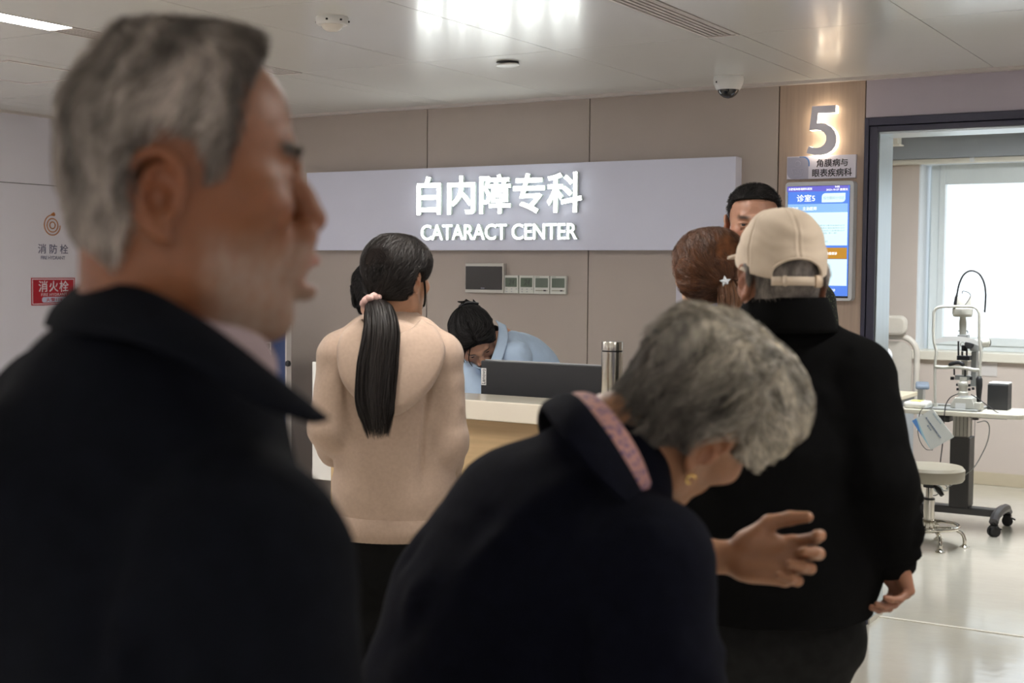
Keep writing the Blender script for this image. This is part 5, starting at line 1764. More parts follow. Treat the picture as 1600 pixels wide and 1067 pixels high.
def fibre_tail(person, path, rad, m, colf, n=900, name='ponytail', width=0.0016, seed=3, flat=1.0, wob=0.004, lat=(1, 0, 0), parent=None):
    """a tail of hair: solid core and ribbons along it"""
    P = smooth_path(path, 6)
    m_ = len(P)
    R = np.interp(np.linspace(0, 1, m_), np.linspace(0, 1, len(rad)), rad)
    T = nrm(np.gradient(P, axis=0))
    l_ = nrm(np.array(lat)[None, :] - T * (T @ np.array(lat))[:, None])
    f_ = np.cross(T, l_)
    q = 22
    th_ = np.arange(q) * 2 * np.pi / q
    rib = 1 + 0.05 * np.sin(th_ * 5 + 1) + 0.03 * np.sin(th_ * 9)
    V = np.concatenate([P[i] + R[i] * rib[:, None] * (np.cos(th_)[:, None] * l_[i] + flat * np.sin(th_)[:, None] * f_[i]) for i in range(m_)])
    F = [(i * q + k, i * q + (k + 1) % q, (i + 1) * q + (k + 1) % q, (i + 1) * q + k) for i in range(m_ - 1) for k in range(q)]
    V = np.concatenate([V, [P[0], P[-1] + T[-1] * R[-1] * 0.6]])
    F += [(k, m_ * q, m_ * q, (k + 1) % q)[:4] for k in range(0)]
    c0_, c1_ = m_ * q, m_ * q + 1
    F4 = np.array(F)
    tri = [(c0_, (k + 1) % q, k) for k in range(q)] + [(c1_, (m_ - 1) * q + k, (m_ - 1) * q + (k + 1) % q) for k in range(q)]
    o = person.part(name, (V, [tuple(f) for f in F4] + tri), m, parent, col=colf(V))
    r = np.random.default_rng(seed)
    a = r.uniform(0, 2 * np.pi, n)
    rr_ = r.uniform(0.93, 1.10, n)
    ph = r.uniform(0, 6.28, n)
    tt = np.linspace(0, 1, m_)
    end = r.integers(int(m_ * 0.8), m_, n)
    SV, SF, off = [], [], 0
    aa = a[:, None] + 0.25 * np.sin(ph[:, None] + 3 * tt[None, :])
    rad_ = R[None, :] * rr_[:, None] + wob * np.sin(ph[:, None] * 3 + 7 * tt[None, :]) * 0.3 + 0.0008
    Pp = P[None] + rad_[..., None] * (np.cos(aa)[..., None] * l_[None] + flat * np.sin(aa)[..., None] * f_[None])
    Pp = Pp + T[-1][None, None, :] * (np.clip(tt - 0.85, 0, 1)[None, :, None] * r.uniform(-0.1, 0.25, (n, 1, 1)))
    w = width * r.uniform(0.5, 1.3, (n, 1, 1)) * (1 - 0.8 * tt[None, :, None] ** 4)
    tang = np.cross(T[None], (Pp - P[None]))
    tang = nrm(tang)
    rad_v = nrm(Pp - P[None])
    ra = r.normal(size=(n, 1, 1)) * 0.7
    tang = np.cos(ra) * tang + np.sin(ra) * rad_v
    A_, B_ = Pp - tang * w / 2, Pp + tang * w / 2
    VV = np.stack([A_, B_], 2).reshape(-1, 3)
    base = np.arange(n)[:, None] * (2 * m_)
    qq = np.arange(m_ - 1)[None] * 2
    FF = np.stack([base + qq, base + qq + 1, base + qq + 3, base + qq + 2], 2).reshape(-1, 4)
    C_ = colf(Pp.reshape(-1, 3)).reshape(n, m_, 3) * r.uniform(0.6, 1.5, (n, 1, 1))
    o2 = person.part('hair_strands', (VV, FF), M_strand_d, o, smooth=False, col=np.repeat(C_, 2, axis=1).reshape(-1, 3))
    o2['kind'] = 'stuff'
    return o

M_hair_g = mat('grey_hair', (0.3, 0.3, 0.3), 0.5, attr=True, spec=0.35, noise=0.15, nscale=90, bump=0.4, bscale=500)
M_hair_d = mat('dark_hair', (0.02, 0.015, 0.012), 0.8, attr=True, spec=0.08, noise=0.25, nscale=60, bump=0.6, bscale=260)
M_strand_d = mat('dark_hair_strand', (0.02, 0.015, 0.012), 0.5, attr=True, spec=0.3, noise=0.2, nscale=60)
M_navy = mat('navy_jacket_cloth', (0.0042, 0.0050, 0.0080), 0.9, noise=0.2, nscale=60, bump=0.4, bscale=700, spec=0.06)
M_navy2 = mat('deep_blue_cardigan_knit', (0.0045, 0.0052, 0.0105), 0.9, noise=0.2, nscale=60, bump=0.4, bscale=600, spec=0.06)
M_blackj = mat('black_jacket_cloth', (0.003, 0.003, 0.0032), 0.9, noise=0.2, nscale=50, bump=0.4, bscale=600, spec=0.06)
M_trs = mat('black_trouser_cloth', (0.0045, 0.0045, 0.0045), 0.9, noise=0.2, nscale=50, bump=0.3, bscale=600, spec=0.08)
M_shoe = mat('black_shoe_leather', (0.012, 0.012, 0.012), 0.4, noise=0.1)

SK_OLD = (0.20, 0.072, 0.028)
SK_OLD2 = (0.315, 0.15, 0.078)
SK_MID = (0.42, 0.24, 0.155)
SK_FAIR = (0.44, 0.245, 0.15)

# ================================================================== 1. older man in the near left
def older_man():
    O = G(264, 275, 0.98)
    fwd = np.array([math.cos(math.radians(35)), math.sin(math.radians(35)), 0])
    rt = np.array([fwd[1], -fwd[0], 0])
    nb = np.array([-0.262, 0.985, 1.475])
    P = Person('grey-haired older man with stubble and open mouth, navy jacket, seen in profile', (-0.28, 0.97), SK_OLD)
    pel = np.array([-0.29, 0.96, 0.9])
    kn = [pel + rt * 0.1 + [0, 0, -0.42], pel - rt * 0.1 + [0, 0, -0.42]]
    an = [pel + rt * 0.12 + [0, 0, -0.82], pel - rt * 0.12 + [0, 0, -0.82]]
    sR = nb + rt * 0.150 + np.array([0, 0, -0.125])
    sL = nb - rt * 0.185 + np.array([0, 0, -0.07])
    aR = [sR, sR + rt * 0.05 + np.array([0, 0, -0.27]), sR + rt * 0.03 + fwd * 0.14 + np.array([0, 0, -0.46])]
    aL = [sL, sL - rt * 0.05 + np.array([0, 0, -0.27]), sL - rt * 0.02 + fwd * 0.12 + np.array([0, 0, -0.47])]
    body = simple_body(nb, fwd, None, pel, kn, an, [aR, aL])
    hs = [hand_mesh(aR[2] + fwd * 0.02, nrm(fwd + [0, 0, -0.9]), -rt, 'R', (0.4, 0.5, 0.3), h=0.004), hand_mesh(aL[2] + fwd * 0.02, nrm(fwd + [0, 0, -0.9]), rt, 'L', (0.4, 0.5, 0.3), h=0.004)]
    a = math.radians(23)
    fd, M, O = head_on(P, O, (math.cos(a), math.sin(a), -0.03), (0.02, 0, 1), nb + np.array([0.004, 0.0, -0.02]), 0.058, h=0.0023, back=0.024, old=1, nose=0.75, lip=0.010, slit=0.0036,
                       mouth_open=0.009, neck_y=0.012, throat=0.03, lipr=1.3, wide=1.02, jaw=1.04, ear=0.95, nz=0.008, ez=-0.011, occ=0.02, crown=0.004, scale=0.965, body=body, hands=hs,
                       colkw=dict(stubble=((0.30, 0.26, 0.22), 0.55), brow=0.75, brow_col=(0.10, 0.09, 0.08)))
    def colf(V):
        x, y, z = V.T
        dk = 1 / (1 + np.exp(-(y - 0.03 + (z - 0.06) * 0.1) / 0.012))
        dk = np.clip(dk + 0.55 * np.exp(-((y - 0.035) / 0.03) ** 2 - ((z - 0.02) / 0.03) ** 2), 0, 1)
        v = np.clip(0.5 + 0.75 * snoise(V * np.array([1, 1, 0.4]), 85, 5, 3), 0, 1.2)
        lite = np.array([0.34, 0.295, 0.265])[None] * (0.30 + 1.1 * v[:, None])
        dark = np.array([0.085, 0.070, 0.060])[None] * (0.6 + 1.0 * v[:, None])
        return lite * (1 - dk[:, None] * 0.85) + dark * dk[:, None] * 0.85
    def thick(Q):
        x, y, z = Q.T
        t = 0.005 + 0.007 * np.clip((z + 0.02) / 0.1, 0, 1) * np.clip((y + 0.08) / 0.07, 0.25, 1)
        t *= np.clip((z + 0.065) / 0.05, 0.12, 1)
        return t
    fr = [(-0.12, -0.09), (-0.09, -0.055), (-0.06, -0.04), (-0.035, -0.03), (-0.015, -0.004), (-0.008, 0.020), (0.012, 0.028), (0.03, 0.034), (0.05, 0.036), (0.07, 0.043), (0.09, 0.056), (0.14, 0.09)]
    g, V, F, o = hair_mass(P, fd, M, O, thick, fr, M_hair_g, colf=colf, lump=0.0030, nape=-0.068, nslope=0.9, seed=11, W=1.03)
    def comb(p, N):
        x, y, z = p.T
        top = np.clip((z - 0.07) / 0.04, 0, 1)[:, None]
        side = np.stack([0 * x, -0.45 - 0 * x, -1 + 0 * z], 1)
        tp = np.stack([0.8 + 0 * x, 0.55 + 0 * x, -0.2 + 0 * z], 1)
        back = np.clip((-y - 0.02) / 0.05, 0, 1)[:, None]
        side = side + back * np.array([0, 0.3, 0])
        return nrm(side * (1 - top) + tp * top + 0.35 * np.stack([snoise(p, 30, 8), snoise(p, 30, 9), snoise(p, 30, 10)], 1))
    add_strands(P, g, V, M, O, 15000, comb, 0.026, 5, 0.0011, 0.35, 0.25, 21, M_hair_g, o, colf, maxd=0.006)
    # eyebrow hair
    r = np.random.default_rng(4)
    nE = 260
    xs_ = r.uniform(0.016, 0.05, nE) * r.choice([-1, 1], nE)
    rt_ = np.stack([xs_, 0.095 - 2.5 * (np.abs(xs_) - 0.01) ** 1.6, 0.021 + r.normal(size=nE) * 0.0025], 1)
    for _ in range(4):
        rt_ = rt_ - fd.grad(rt_) * fd.at(rt_)[:, None]
    cv = lambda p, N: np.stack([np.sign(p[:, 0]) * 1.0, 0.15 + 0 * p[:, 1], 0.25 + 0 * p[:, 2]], 1)
    SV, SF, si = strands(fd, rt_, cv, np.full(nE, 0.011), 3, 0.0006, 0.4, 0.1, 6, gap=0.0005, maxd=0.008)
    eb = P.part('eyebrow', (SV @ M.T + O, SF), M_hair_g, smooth=False, col=np.tile([0.12, 0.11, 0.10], (len(SV), 1)))
    eb['kind'] = 'stuff'
    # jacket
    hem = pel + np.array([0, 0, -0.12])
    jf, lat = upper_field(nb, fwd, hem, None, [aR, aL], [[0.078, 0.068, 0.052], [0.078, 0.068, 0.052]],
                          [0.215, 0.20, 0.195, 0.215, 0.20, 0.11], [0.155, 0.15, 0.145, 0.145, 0.125, 0.09], h=0.0075, lean=nb * 0.4 + hem * 0.6 - fwd * 0.03, yoke=0.058)
    jf.cap(nb - fwd * 0.02 - [0, 0, 0.035], nb - fwd * 0.05 - [0, 0, 0.10], 0.078, 0.12, 0.03)
    jf.cap(nb - rt * 0.05 - fwd * 0.02 - [0, 0, 0.045], sL + [0, 0, 0.0], 0.075, 0.07, 0.03)
    fl = rand_folds(3, 14, sR + np.array([-0.05, -0.1, -0.35]), sR + np.array([0.06, 0.05, 0.0]), (0.5, 0.2, -0.8), 0.26, 0.016, 0.011)
    fl += rand_folds(5, 16, nb + np.array([-0.22, -0.16, -0.4]), nb + np.array([0.1, 0.0, -0.1]), (0.25, 0, -1), 0.4, 0.018, 0.010, 0.2)
    fl += [(sR + [-0.07, -0.06, 0.03], sR + [-0.10, -0.05, -0.35], 0.014, -0.007), (sR + [-0.05, -0.07, 0.03], sR + [-0.075, -0.07, -0.35], 0.018, 0.005)]
    jk = garment(P, 'jacket', jf, M_navy, fl, (0.003, 11, 3))
    top = [G(390, 640, 1.10), G(300, 560, 1.17), G(215, 490, 1.17), G(150, 452, 1.12), G(122, 446, 1.03), G(165, 441, 0.95), G(240, 455, 0.905), G(330, 508, 0.885), G(420, 578, 0.885), G(505, 648, 0.90)]
    low = [G(350, 680, 1.13), G(240, 600, 1.22), G(150, 545, 1.22), G(95, 512, 1.17), G(72, 508, 1.05), G(105, 518, 0.93), G(205, 532, 0.868), G(305, 575, 0.848), G(400, 632, 0.85), G(486, 662, 0.87)]
    ring_collar(P, top, low, M_navy, thick=0.007, bulge=0.007, center=nb + [0.0, 0.0, 0.05])
    # inner striped shirt collar
    M_shirt = mat('pale_striped_shirt', srgb(150, 132, 136), 0.8, noise=0.1, nscale=10, stretch=(1, 1, 60))
    t2 = [G(240, 470, 0.925), G(330, 502, 0.915), G(375, 512, 0.93), G(412, 530, 0.945), G(428, 560, 0.96)]
    l2 = [G(230, 530, 0.93), G(320, 570, 0.91), G(365, 600, 0.925), G(405, 640, 0.94), G(425, 680, 0.955)]
    ring_collar(P, t2, l2, M_shirt, name='shirt_collar', thick=0.004, bulge=0.003, center=nb + [0.0, 0.0, 0.05])
    trousers(P, pel, 0.11, kn, an, rt, M_trs)
    shoe(P, an[0], fwd, M_shoe)
    shoe(P, an[1], fwd, M_shoe)
older_man()

# ================================================================== 2. older woman bending forward
def bent_woman():
    O = G(1084, 645, 1.6)
    Fd, Ud = (0.638, 0.579, -0.503), (0.708, -0.188, 0.681)
    b_ = math.radians(28)
    fwd = np.array([math.cos(b_), math.sin(b_), 0])
    rt = np.array([fwd[1], -fwd[0], 0])
    nb = G(950, 702, 1.58)
    pel = np.array([-0.02, 1.52, 0.86])
    P = Person('older woman with wavy grey hair bending forward in deep blue, open palm held out', (pel[0], pel[1]), SK_OLD2)
    kn = [pel + rt * 0.09 + [0, 0, -0.4], pel - rt * 0.09 + [0, 0, -0.4]]
    an = [pel + rt * 0.1 + [0, 0, -0.78], pel - rt * 0.1 + [0, 0, -0.78]]
    kn = [k + fwd * 0.03 for k in kn]
    up = nrm(nb - pel)
    sR = G(1008, 885, 1.43)
    sL = nb - rt * 0.145 - up * 0.085
    wL = G(1052, 880, 1.78)
    eL = G(990, 905, 1.74)
    wR = G(1105, 1180, 1.45)
    eR = G(1022, 1040, 1.40)
    aR = [sR, eR, wR]
    aL = [sL, eL, wL]
    body = simple_body(nb, fwd, None, pel, kn, an, [aR, aL])
    hl = hand_mesh(G(1150, 871, 1.80), nrm([1.0, -0.22, 0.02]), nrm([0.0, -0.95, 0.30]), 'L', h=0.0018, curls=[(0.5, 0.85, 0.5), (0.7, 1.1, 0.6), (0.85, 1.2, 0.6), (0.95, 1.2, 0.6)], thumb=(0.2, -0.2), thumb_dir=(0.22, 0.95, -0.15), scale=0.84)
    hr = hand_mesh(wR, nrm([0.1, 0.1, -1]), rt * -1, 'R', (0.4, 0.5, 0.3), h=0.004)
    fd, M, O = head_on(P, O, Fd, Ud, nb, 0.052, h=0.0025, old=1, wide=0.98, ear=1.05, scale=0.96, body=body, hands=[hl, hr], colkw=dict(brow=0.5, brow_col=(0.2, 0.19, 0.18)))
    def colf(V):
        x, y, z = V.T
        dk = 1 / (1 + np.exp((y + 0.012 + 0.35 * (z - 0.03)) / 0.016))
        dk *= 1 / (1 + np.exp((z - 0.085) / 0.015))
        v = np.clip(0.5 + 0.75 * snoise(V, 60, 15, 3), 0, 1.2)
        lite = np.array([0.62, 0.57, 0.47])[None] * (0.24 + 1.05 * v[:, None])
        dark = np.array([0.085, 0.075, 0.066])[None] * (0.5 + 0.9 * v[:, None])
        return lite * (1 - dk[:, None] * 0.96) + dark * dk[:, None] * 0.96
    def thick(Q):
        x, y, z = Q.T
        t = 0.004 + 0.018 * np.clip((z + 0.0) / 0.08, 0, 1)
        t += 0.006 * np.clip((y - 0.0) / 0.06, 0, 1) * np.clip((z + 0.02) / 0.04, 0, 1)
        t *= np.clip((z + 0.055) / 0.06, 0.10, 1)
        return t
    fr = [(-0.12, -0.085), (-0.09, -0.07), (-0.06, -0.075), (-0.035, -0.062), (-0.012, -0.042), (0.0, -0.015), (0.008, 0.045), (0.02, 0.08), (0.04, 0.11), (0.07, 0.13), (0.14, 0.16)]
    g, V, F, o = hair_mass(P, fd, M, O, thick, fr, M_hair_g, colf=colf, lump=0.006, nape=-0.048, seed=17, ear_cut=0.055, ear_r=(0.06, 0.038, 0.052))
    def comb(p, N):
        x, y, z = p.T
        s = np.sign(x + 1e-6)
        fwd_ = np.clip((y + 0.03) / 0.06, 0, 1)[:, None]
        dn = np.stack([s * 0.1, -0.15 + 0 * y, -1 + 0 * z], 1)
        fw = np.stack([s * 0.35, 0.9 + 0 * y, -0.55 + 0 * z], 1)
        w = np.stack([snoise(p, 26, 31), snoise(p, 26, 32), snoise(p, 26, 33)], 1)
        return nrm(dn * (1 - fwd_) + fw * fwd_ + 0.8 * w)
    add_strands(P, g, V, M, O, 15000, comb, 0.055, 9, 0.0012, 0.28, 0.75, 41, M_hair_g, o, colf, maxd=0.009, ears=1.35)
    # cardigan
    hem = pel + np.array([-0.02, 0, -0.1])
    mid = (hem + nb) / 2 + np.array([-0.092, 0.0, 0.115])
    jf, lat = upper_field(nb, fwd, hem, None, [aR, aL], [[0.078, 0.064, 0.05], [0.07, 0.05, 0.041]],
                          [0.19, 0.185, 0.18, 0.185, 0.17, 0.10], [0.14, 0.14, 0.14, 0.13, 0.11, 0.08], h=0.0075, lean=mid, yoke=0.045)
    jf.cap(nb - up * 0.03, nb - up * 0.1, 0.07, 0.11, 0.03)
    fl = rand_folds(13, 16, sR + np.array([-0.12, -0.1, -0.3]), sR + np.array([0.06, 0.03, 0.02]), (0.3, 0.1, -0.9), 0.26, 0.018, 0.009)
    fl += rand_folds(15, 14, nb + np.array([-0.3, -0.16, -0.3]), nb + np.array([0.0, 0.0, -0.05]), (0.7, 0, 0.6), 0.3, 0.02, 0.008, 0.3)
    garment(P, 'cardigan', jf, M_navy2, fl, (0.0025, 11, 7))
    # collars: floral shirt inside, cardigan collar outside
    cc = nb + np.array([0.02, 0, 0.03])
    tp = [G(1035, 790, 1.74), G(960, 690, 1.72), G(915, 628, 1.66), G(905, 612, 1.58), G(935, 622, 1.50), G(975, 668, 1.46), G(1003, 716, 1.46), G(1020, 765, 1.49)]
    lw_ = [G(1000, 830, 1.76), G(920, 720, 1.75), G(890, 645, 1.70), G(880, 622, 1.58), G(905, 640, 1.48), G(948, 690, 1.44), G(985, 740, 1.44), G(1012, 790, 1.47)]
    M_fl = mat('pink_floral_cotton', srgb(196, 150, 146), 0.8, noise=0.0)
    nt = M_fl.node_tree
    vo = nt.nodes.new('ShaderNodeTexVoronoi')
    vo.inputs['Scale'].default_value = 130
    rp = nt.nodes.new('ShaderNodeValToRGB')
    rp.color_ramp.elements[0].color = (*srgb(112, 92, 128), 1)
    rp.color_ramp.elements[0].position = 0.25
    rp.color_ramp.elements[1].color = (*srgb(186, 140, 134), 1)
    rp.color_ramp.elements[1].position = 0.5
    tcn = nt.nodes.new('ShaderNodeTexCoord')
    nt.links.new(tcn.outputs['Object'], vo.inputs['Vector'])
    nt.links.new(vo.outputs['Distance'], rp.inputs['Fac'])
    nt.links.new(rp.outputs['Color'], nt.nodes['Principled BSDF'].inputs['Base Color'])
    ring_collar(P, tp, lw_, M_fl, name='shirt_collar', thick=0.006, bulge=0.004, center=cc)
    tp2 = [G(1005, 830, 1.77), G(925, 725, 1.77), G(885, 650, 1.72), G(878, 616, 1.58), G(903, 622, 1.475), G(945, 672, 1.435), G(980, 725, 1.43), G(1008, 775, 1.455)]
    lw2 = [G(960, 860, 1.80), G(880, 760, 1.82), G(845, 680, 1.76), G(848, 640, 1.58), G(868, 664, 1.45), G(905, 712, 1.40), G(952, 764, 1.395), G(1000, 806, 1.43)]
    ring_collar(P, tp2, lw2, M_navy2, name='collar', thick=0.008, bulge=0.006, center=cc)
    # gold ear studs
    M_gold = mat('gold', (0.8, 0.55, 0.2), 0.25, metal=1.0)
    ec = O + M @ np.array([0.080, -0.006, -0.044])
    V3, F3 = tube([ec + M @ np.array([0.004, 0.006 * math.cos(q), 0.006 * math.sin(q) - 0.002]) for q in np.linspace(0.5, 5.6, 14)], 0.0016, 8)
    P.part('earring', (V3, F3), M_gold)
    trousers(P, pel, 0.11, kn, an, rt, M_trs)
    shoe(P, an[0], fwd, M_shoe, 0.235)
    shoe(P, an[1], fwd, M_shoe, 0.235)
bent_woman()

# ================================================================== 3. man in the beige cap, seen from behind
def shell_cap(person, M, O, parent=None):
    fd = Field((-0.12, -0.145, -0.05), (0.12, 0.24, 0.16), 0.0022)
    c = (0, -0.004, 0.020)
    fd.ell(c, (0.088, 0.108, 0.112), 0.0)
    fd.ell((0, -0.01, 0.085), (0.062, 0.075, 0.045), 0.04)
    X, Y, Z = fd.grid()
    outer_ = fd.f.copy()
    fd.f = np.maximum(outer_, -(outer_ + 0.0045))
    rim = 0.020 + 0.27 * Y
    fd.f = np.maximum(fd.f, rim - Z)
    # bill
    bl = Field(fd.lo, fd.lo + fd.h * (np.array(fd.n) - 1), fd.h)
    bl.n = fd.n
    bl.f = np.full(fd.f.shape, 0.5, np.float32)
    d = np.sqrt((X / 0.076) ** 2 + ((Y - 0.095) / 0.075) ** 2) - 1
    plate = np.maximum(d * 0.07, np.abs(Z - (0.056 - 1.5 * X * X - 0.05 * (Y - 0.09))) - 0.0032)
    plate = np.maximum(plate, -(outer_ + 0.002))
    bl.f = np.maximum(plate, 0.03 - Y + 0 * Z).astype(np.float32)
    op = Field(fd.lo, fd.lo + 0.1, fd.h)
    fd.ell((0, -0.112, 0.004), (0.051, 0.05, 0.031), 0.004, mode='sub')
    V, F = fd.mesh()
    # panel seams
    ang = np.arctan2(V[:, 0], V[:, 1])
    gseam = np.zeros(len(V))
    for a in (0, 60, 120, 180, -60, -120):
        dd = np.abs((ang - math.radians(a) + math.pi) % (2 * math.pi) - math.pi) * np.hypot(V[:, 0], V[:, 1])
        gseam += np.exp(-(dd / 0.0022) ** 2) - 0.5 * np.exp(-((dd - 0.006) / 0.002) ** 2)
    nv = nrm(V - np.array([0, 0, 0.02]))
    dent = 0.0035 * np.exp(-((V[:, 0] - 0.005) / 0.035) ** 2 - ((V[:, 2] - 0.062) / 0.018) ** 2) * (V[:, 1] < 0) + 0.002 * snoise(V, 30, 77, 2)
    V = V - nv * (gseam * 0.0016 + dent)[:, None]
    m = mat('beige_cap_cotton', srgb(192, 176, 156), 0.85, noise=0.03, nscale=30, bump=0.35, bscale=900, sheen=0.1)
    cp_ = person.part('cap', (V @ M.T + O, F), m)
    Vb, Fb = bl.mesh()
    person.part('bill', (Vb @ M.T + O, Fb), m, cp_)
    # strap across the opening
    P_ = []
    for a in np.linspace(-34, 34, 16):
        r_ = math.radians(a)
        P_.append((0.092 * math.sin(r_) * 1.0, -0.004 - 0.1105 * math.cos(r_), -0.0085))
    P_ = np.array(P_)
    for nm, half, off, rng, mm in (('strap', 0.0085, 0.0, (0, 16), m), ('strap_buckle', 0.0115, 0.003, (12, 14), mat('buckle_beige', srgb(190, 168, 144), 0.4)), ('strap_loop', 0.010, 0.002, (3, 4), m)):
        Q_ = P_[rng[0]:rng[1] + 1]
        o_ = nrm(Q_ * np.array([1, 1, 0]))
        rows = [Q_ + o_ * off + [0, 0, half], Q_ + o_ * off + [0, 0, -half], Q_ - o_ * 0.003 + [0, 0, -half], Q_ - o_ * 0.003 + [0, 0, half]]
        rows[0] = rows[0] + o_ * 0.001
        rows[1] = rows[1] + o_ * 0.001
        VV = np.concatenate(rows)
        k = len(Q_)
        FF = [(a * k + i, ((a + 1) % 4) * k + i, ((a + 1) % 4) * k + i + 1, a * k + i + 1) for a in range(4) for i in range(k - 1)]
        FF += [(0, k, 2 * k, 3 * k), (4 * k - 1, 3 * k - 1, 2 * k - 1, k - 1)]
        person.part(nm, (VV @ M.T + O, np.array(FF)), mm, cp_, smooth=False)
    Vt, Ft = lathe([(0.009, 0.0), (0.008, 0.003), (0.004, 0.0045)], (0, -0.012, 0.1325), 14)
    person.part('button', (Vt @ M.T + O, Ft), m, cp_)
    # rolled edge of the opening
    e = []
    for a in np.linspace(0, math.pi, 24):
        x_, z_ = 0.051 * math.cos(a), 0.004 + 0.031 * math.sin(a)
        y_ = -0.004 - 0.108 * math.sqrt(max(0, 1 - (x_ / 0.088) ** 2 - ((z_ - 0.02) / 0.112) ** 2))
        e.append((x_, y_ - 0.001, z_))
    Ve, Fe = tube(e, 0.0028, 8)
    person.part('opening_seam', (Ve @ M.T + O, np.array([f for f in Fe if len(f) == 4])), m, cp_)

def cap_man():
    O = G(1219, 436, 2.62)
    fwd = nrm([-0.10, 0.99, 0])
    rt = np.array([fwd[1], -fwd[0], 0])
    nb = G(1222, 512, 2.66)
    P = Person('man seen from behind in a beige baseball cap and black jacket, hand hanging', (nb[0], nb[1]), (0.27, 0.125, 0.075))
    pel = np.array([nb[0] - 0.01, nb[1] + 0.02, 0.86])
    kn = [pel + rt * 0.10 + [0, 0, -0.42], pel - rt * 0.10 + [0, 0, -0.42]]
    an = [pel + rt * 0.11 + [0, 0, -0.79], pel - rt * 0.11 + [0, 0, -0.79]]
    sR = G(1332, 600, 2.64)
    sL = nb - rt * 0.175 + [0, 0, -0.085]
    eR, wR = G(1374, 755, 2.58), G(1389, 852, 2.62)
    aR = [sR, eR, wR]
    aL = [sL, sL + [-0.05, 0.0, -0.27], sL + np.array([-0.03, 0.06, -0.5])]
    body = simple_body(nb, fwd, None, pel, kn, an, [aR, aL])
    hr = hand_mesh(G(1398, 868, 2.62), nrm([0.22, 0.0, -1]), nrm([-0.9, -0.42, 0]), 'R', h=0.0022, curls=[(1.0, 0.75, 0.4), (1.15, 0.6, 0.35), (1.25, 0.5, 0.3), (1.3, 0.5, 0.3)], thumb=(-0.1, 0.7), thumb_dir=(-0.1, 0.72, -0.7), scale=0.86)
    hl = hand_mesh(aL[2], nrm([0, 0.1, -1]), rt, 'L', h=0.0045)
    fd, M, O = head_on(P, O, (-0.14, 0.99, -0.05), (0.0, 0.04, 1), nb, 0.058, h=0.003, old=1, ear=1.05, body=body, hands=[hr, hl], scale=0.98)
    def colf(V):
        v = np.clip(0.5 + 0.6 * snoise(V, 80, 51, 3), 0, 1)
        return np.array([0.20, 0.175, 0.155])[None] * (0.35 + 0.9 * v[:, None])
    g, V, F, o = hair_mass(P, fd, M, O, lambda Q: 0.003 + 0 * Q[:, 0], FRONT, M_hair_g, colf=colf, nape=-0.075, seed=5, ear_cut=0.03)
    add_strands(P, g, V, M, O, 6000, lambda p, N: np.tile([0, -0.1, -1.0], (len(p), 1)), 0.012, 3, 0.0009, 0.3, 0.1, 61, M_hair_g, o, colf, maxd=0.004)
    shell_cap(P, M, O)
    hem = G(1228, 962, 2.66)
    hem[0] = pel[0]
    jf, lat = upper_field(nb, fwd, hem, None, [aR, aL], [[0.085, 0.072, 0.056], [0.075, 0.06, 0.05]],
                          [0.195, 0.205, 0.205, 0.205, 0.185, 0.09], [0.14, 0.14, 0.14, 0.135, 0.115, 0.08], h=0.0075, yoke=0.062)
    jf.cap(nb + [0, 0, 0.03], nb - [0, 0, 0.04], 0.066, 0.09, 0.03)
    jf.cap(nb - [0, 0, 0.03], sR + [0, 0, 0.02], 0.07, 0.064, 0.04)
    fl = []
    for k, t in enumerate(np.linspace(0.62, 1.0, 6)):   # pushed-up sleeve
        c_ = (eR + wR) / 2 * (1 - t) + wR * t if t > 0.7 else eR
        c_ = eR + (wR - eR) * (t - 0.4) / 0.62
        tilt = 0.03 * (-1) ** k
        fl.append((c_ + [-0.09, -0.03, -tilt], c_ + [0.09, -0.03, tilt], 0.012, 0.012))
        fl.append((c_ + [-0.09, 0.03, -tilt], c_ + [0.09, 0.03, tilt], 0.012, 0.012))
    fl += rand_folds(23, 12, nb + np.array([-0.18, -0.14, -0.4]), nb + np.array([0.2, -0.05, -0.05]), (0.5, 0, -0.8), 0.24, 0.02, 0.006)
    fl += rand_folds(24, 8, sR + np.array([-0.08, -0.1, -0.25]), sR + np.array([0.05, 0.02, 0.0]), (0.6, 0, -0.8), 0.18, 0.016, 0.007)
    garment(P, 'jacket', jf, M_blackj, fl, (0.003, 11, 9), flat=(hem, hem[2] + 0.01, 0.2))
    th_ = np.linspace(-200, 20, 14)
    tp = [nb + [0, -0.042, 0.062] + np.array([0.073 * math.cos(math.radians(a)), 0.080 * math.sin(math.radians(a)), 0.0]) for a in th_]
    lw_ = [nb + [0, -0.022, -0.005] + np.array([0.098 * math.cos(math.radians(a)), 0.108 * math.sin(math.radians(a)), 0.0]) for a in th_]
    ring_collar(P, tp, lw_, M_blackj, thick=0.008, bulge=0.003, center=nb + np.array([0, -0.03, 0]), sub=3)
    # hem band of the black jacket
    # ribbed hem and cuff
    Vc, Fc = tube([wR + nrm(wR - eR) * 0.005, wR + nrm(wR - eR) * 0.02, wR + nrm(wR - eR) * 0.052, wR + nrm(wR - eR) * 0.056], [0.05, 0.052, 0.045, 0.034], 30)
    P.part('cuff', (Vc, Fc), M_blackj)
    Vp, Fp = lathe([(0.0045, -0.002), (0.005, 0.0), (0.003, 0.0015)], (0, 0, 0), 12)
    Mp = Matrix.Rotation(math.radians(90), 4, 'X')
    P.part('sleeve_pin', xf((Vp, Fp), Matrix.Translation(G(1378, 756, 2.505)) @ Mp), mat('blue_pin', srgb(60, 120, 190), 0.4), smooth=False)
    trousers(P, pel, 0.115, kn, an, rt, mat('charcoal_trouser_cloth', (0.012, 0.012, 0.012), 0.9, noise=0.2, nscale=50, bump=0.3, bscale=600, spec=0.1), r=(0.112, 0.085, 0.07))
    shoe(P, an[0], fwd, M_shoe)
    shoe(P, an[1], fwd, M_shoe)
cap_man()

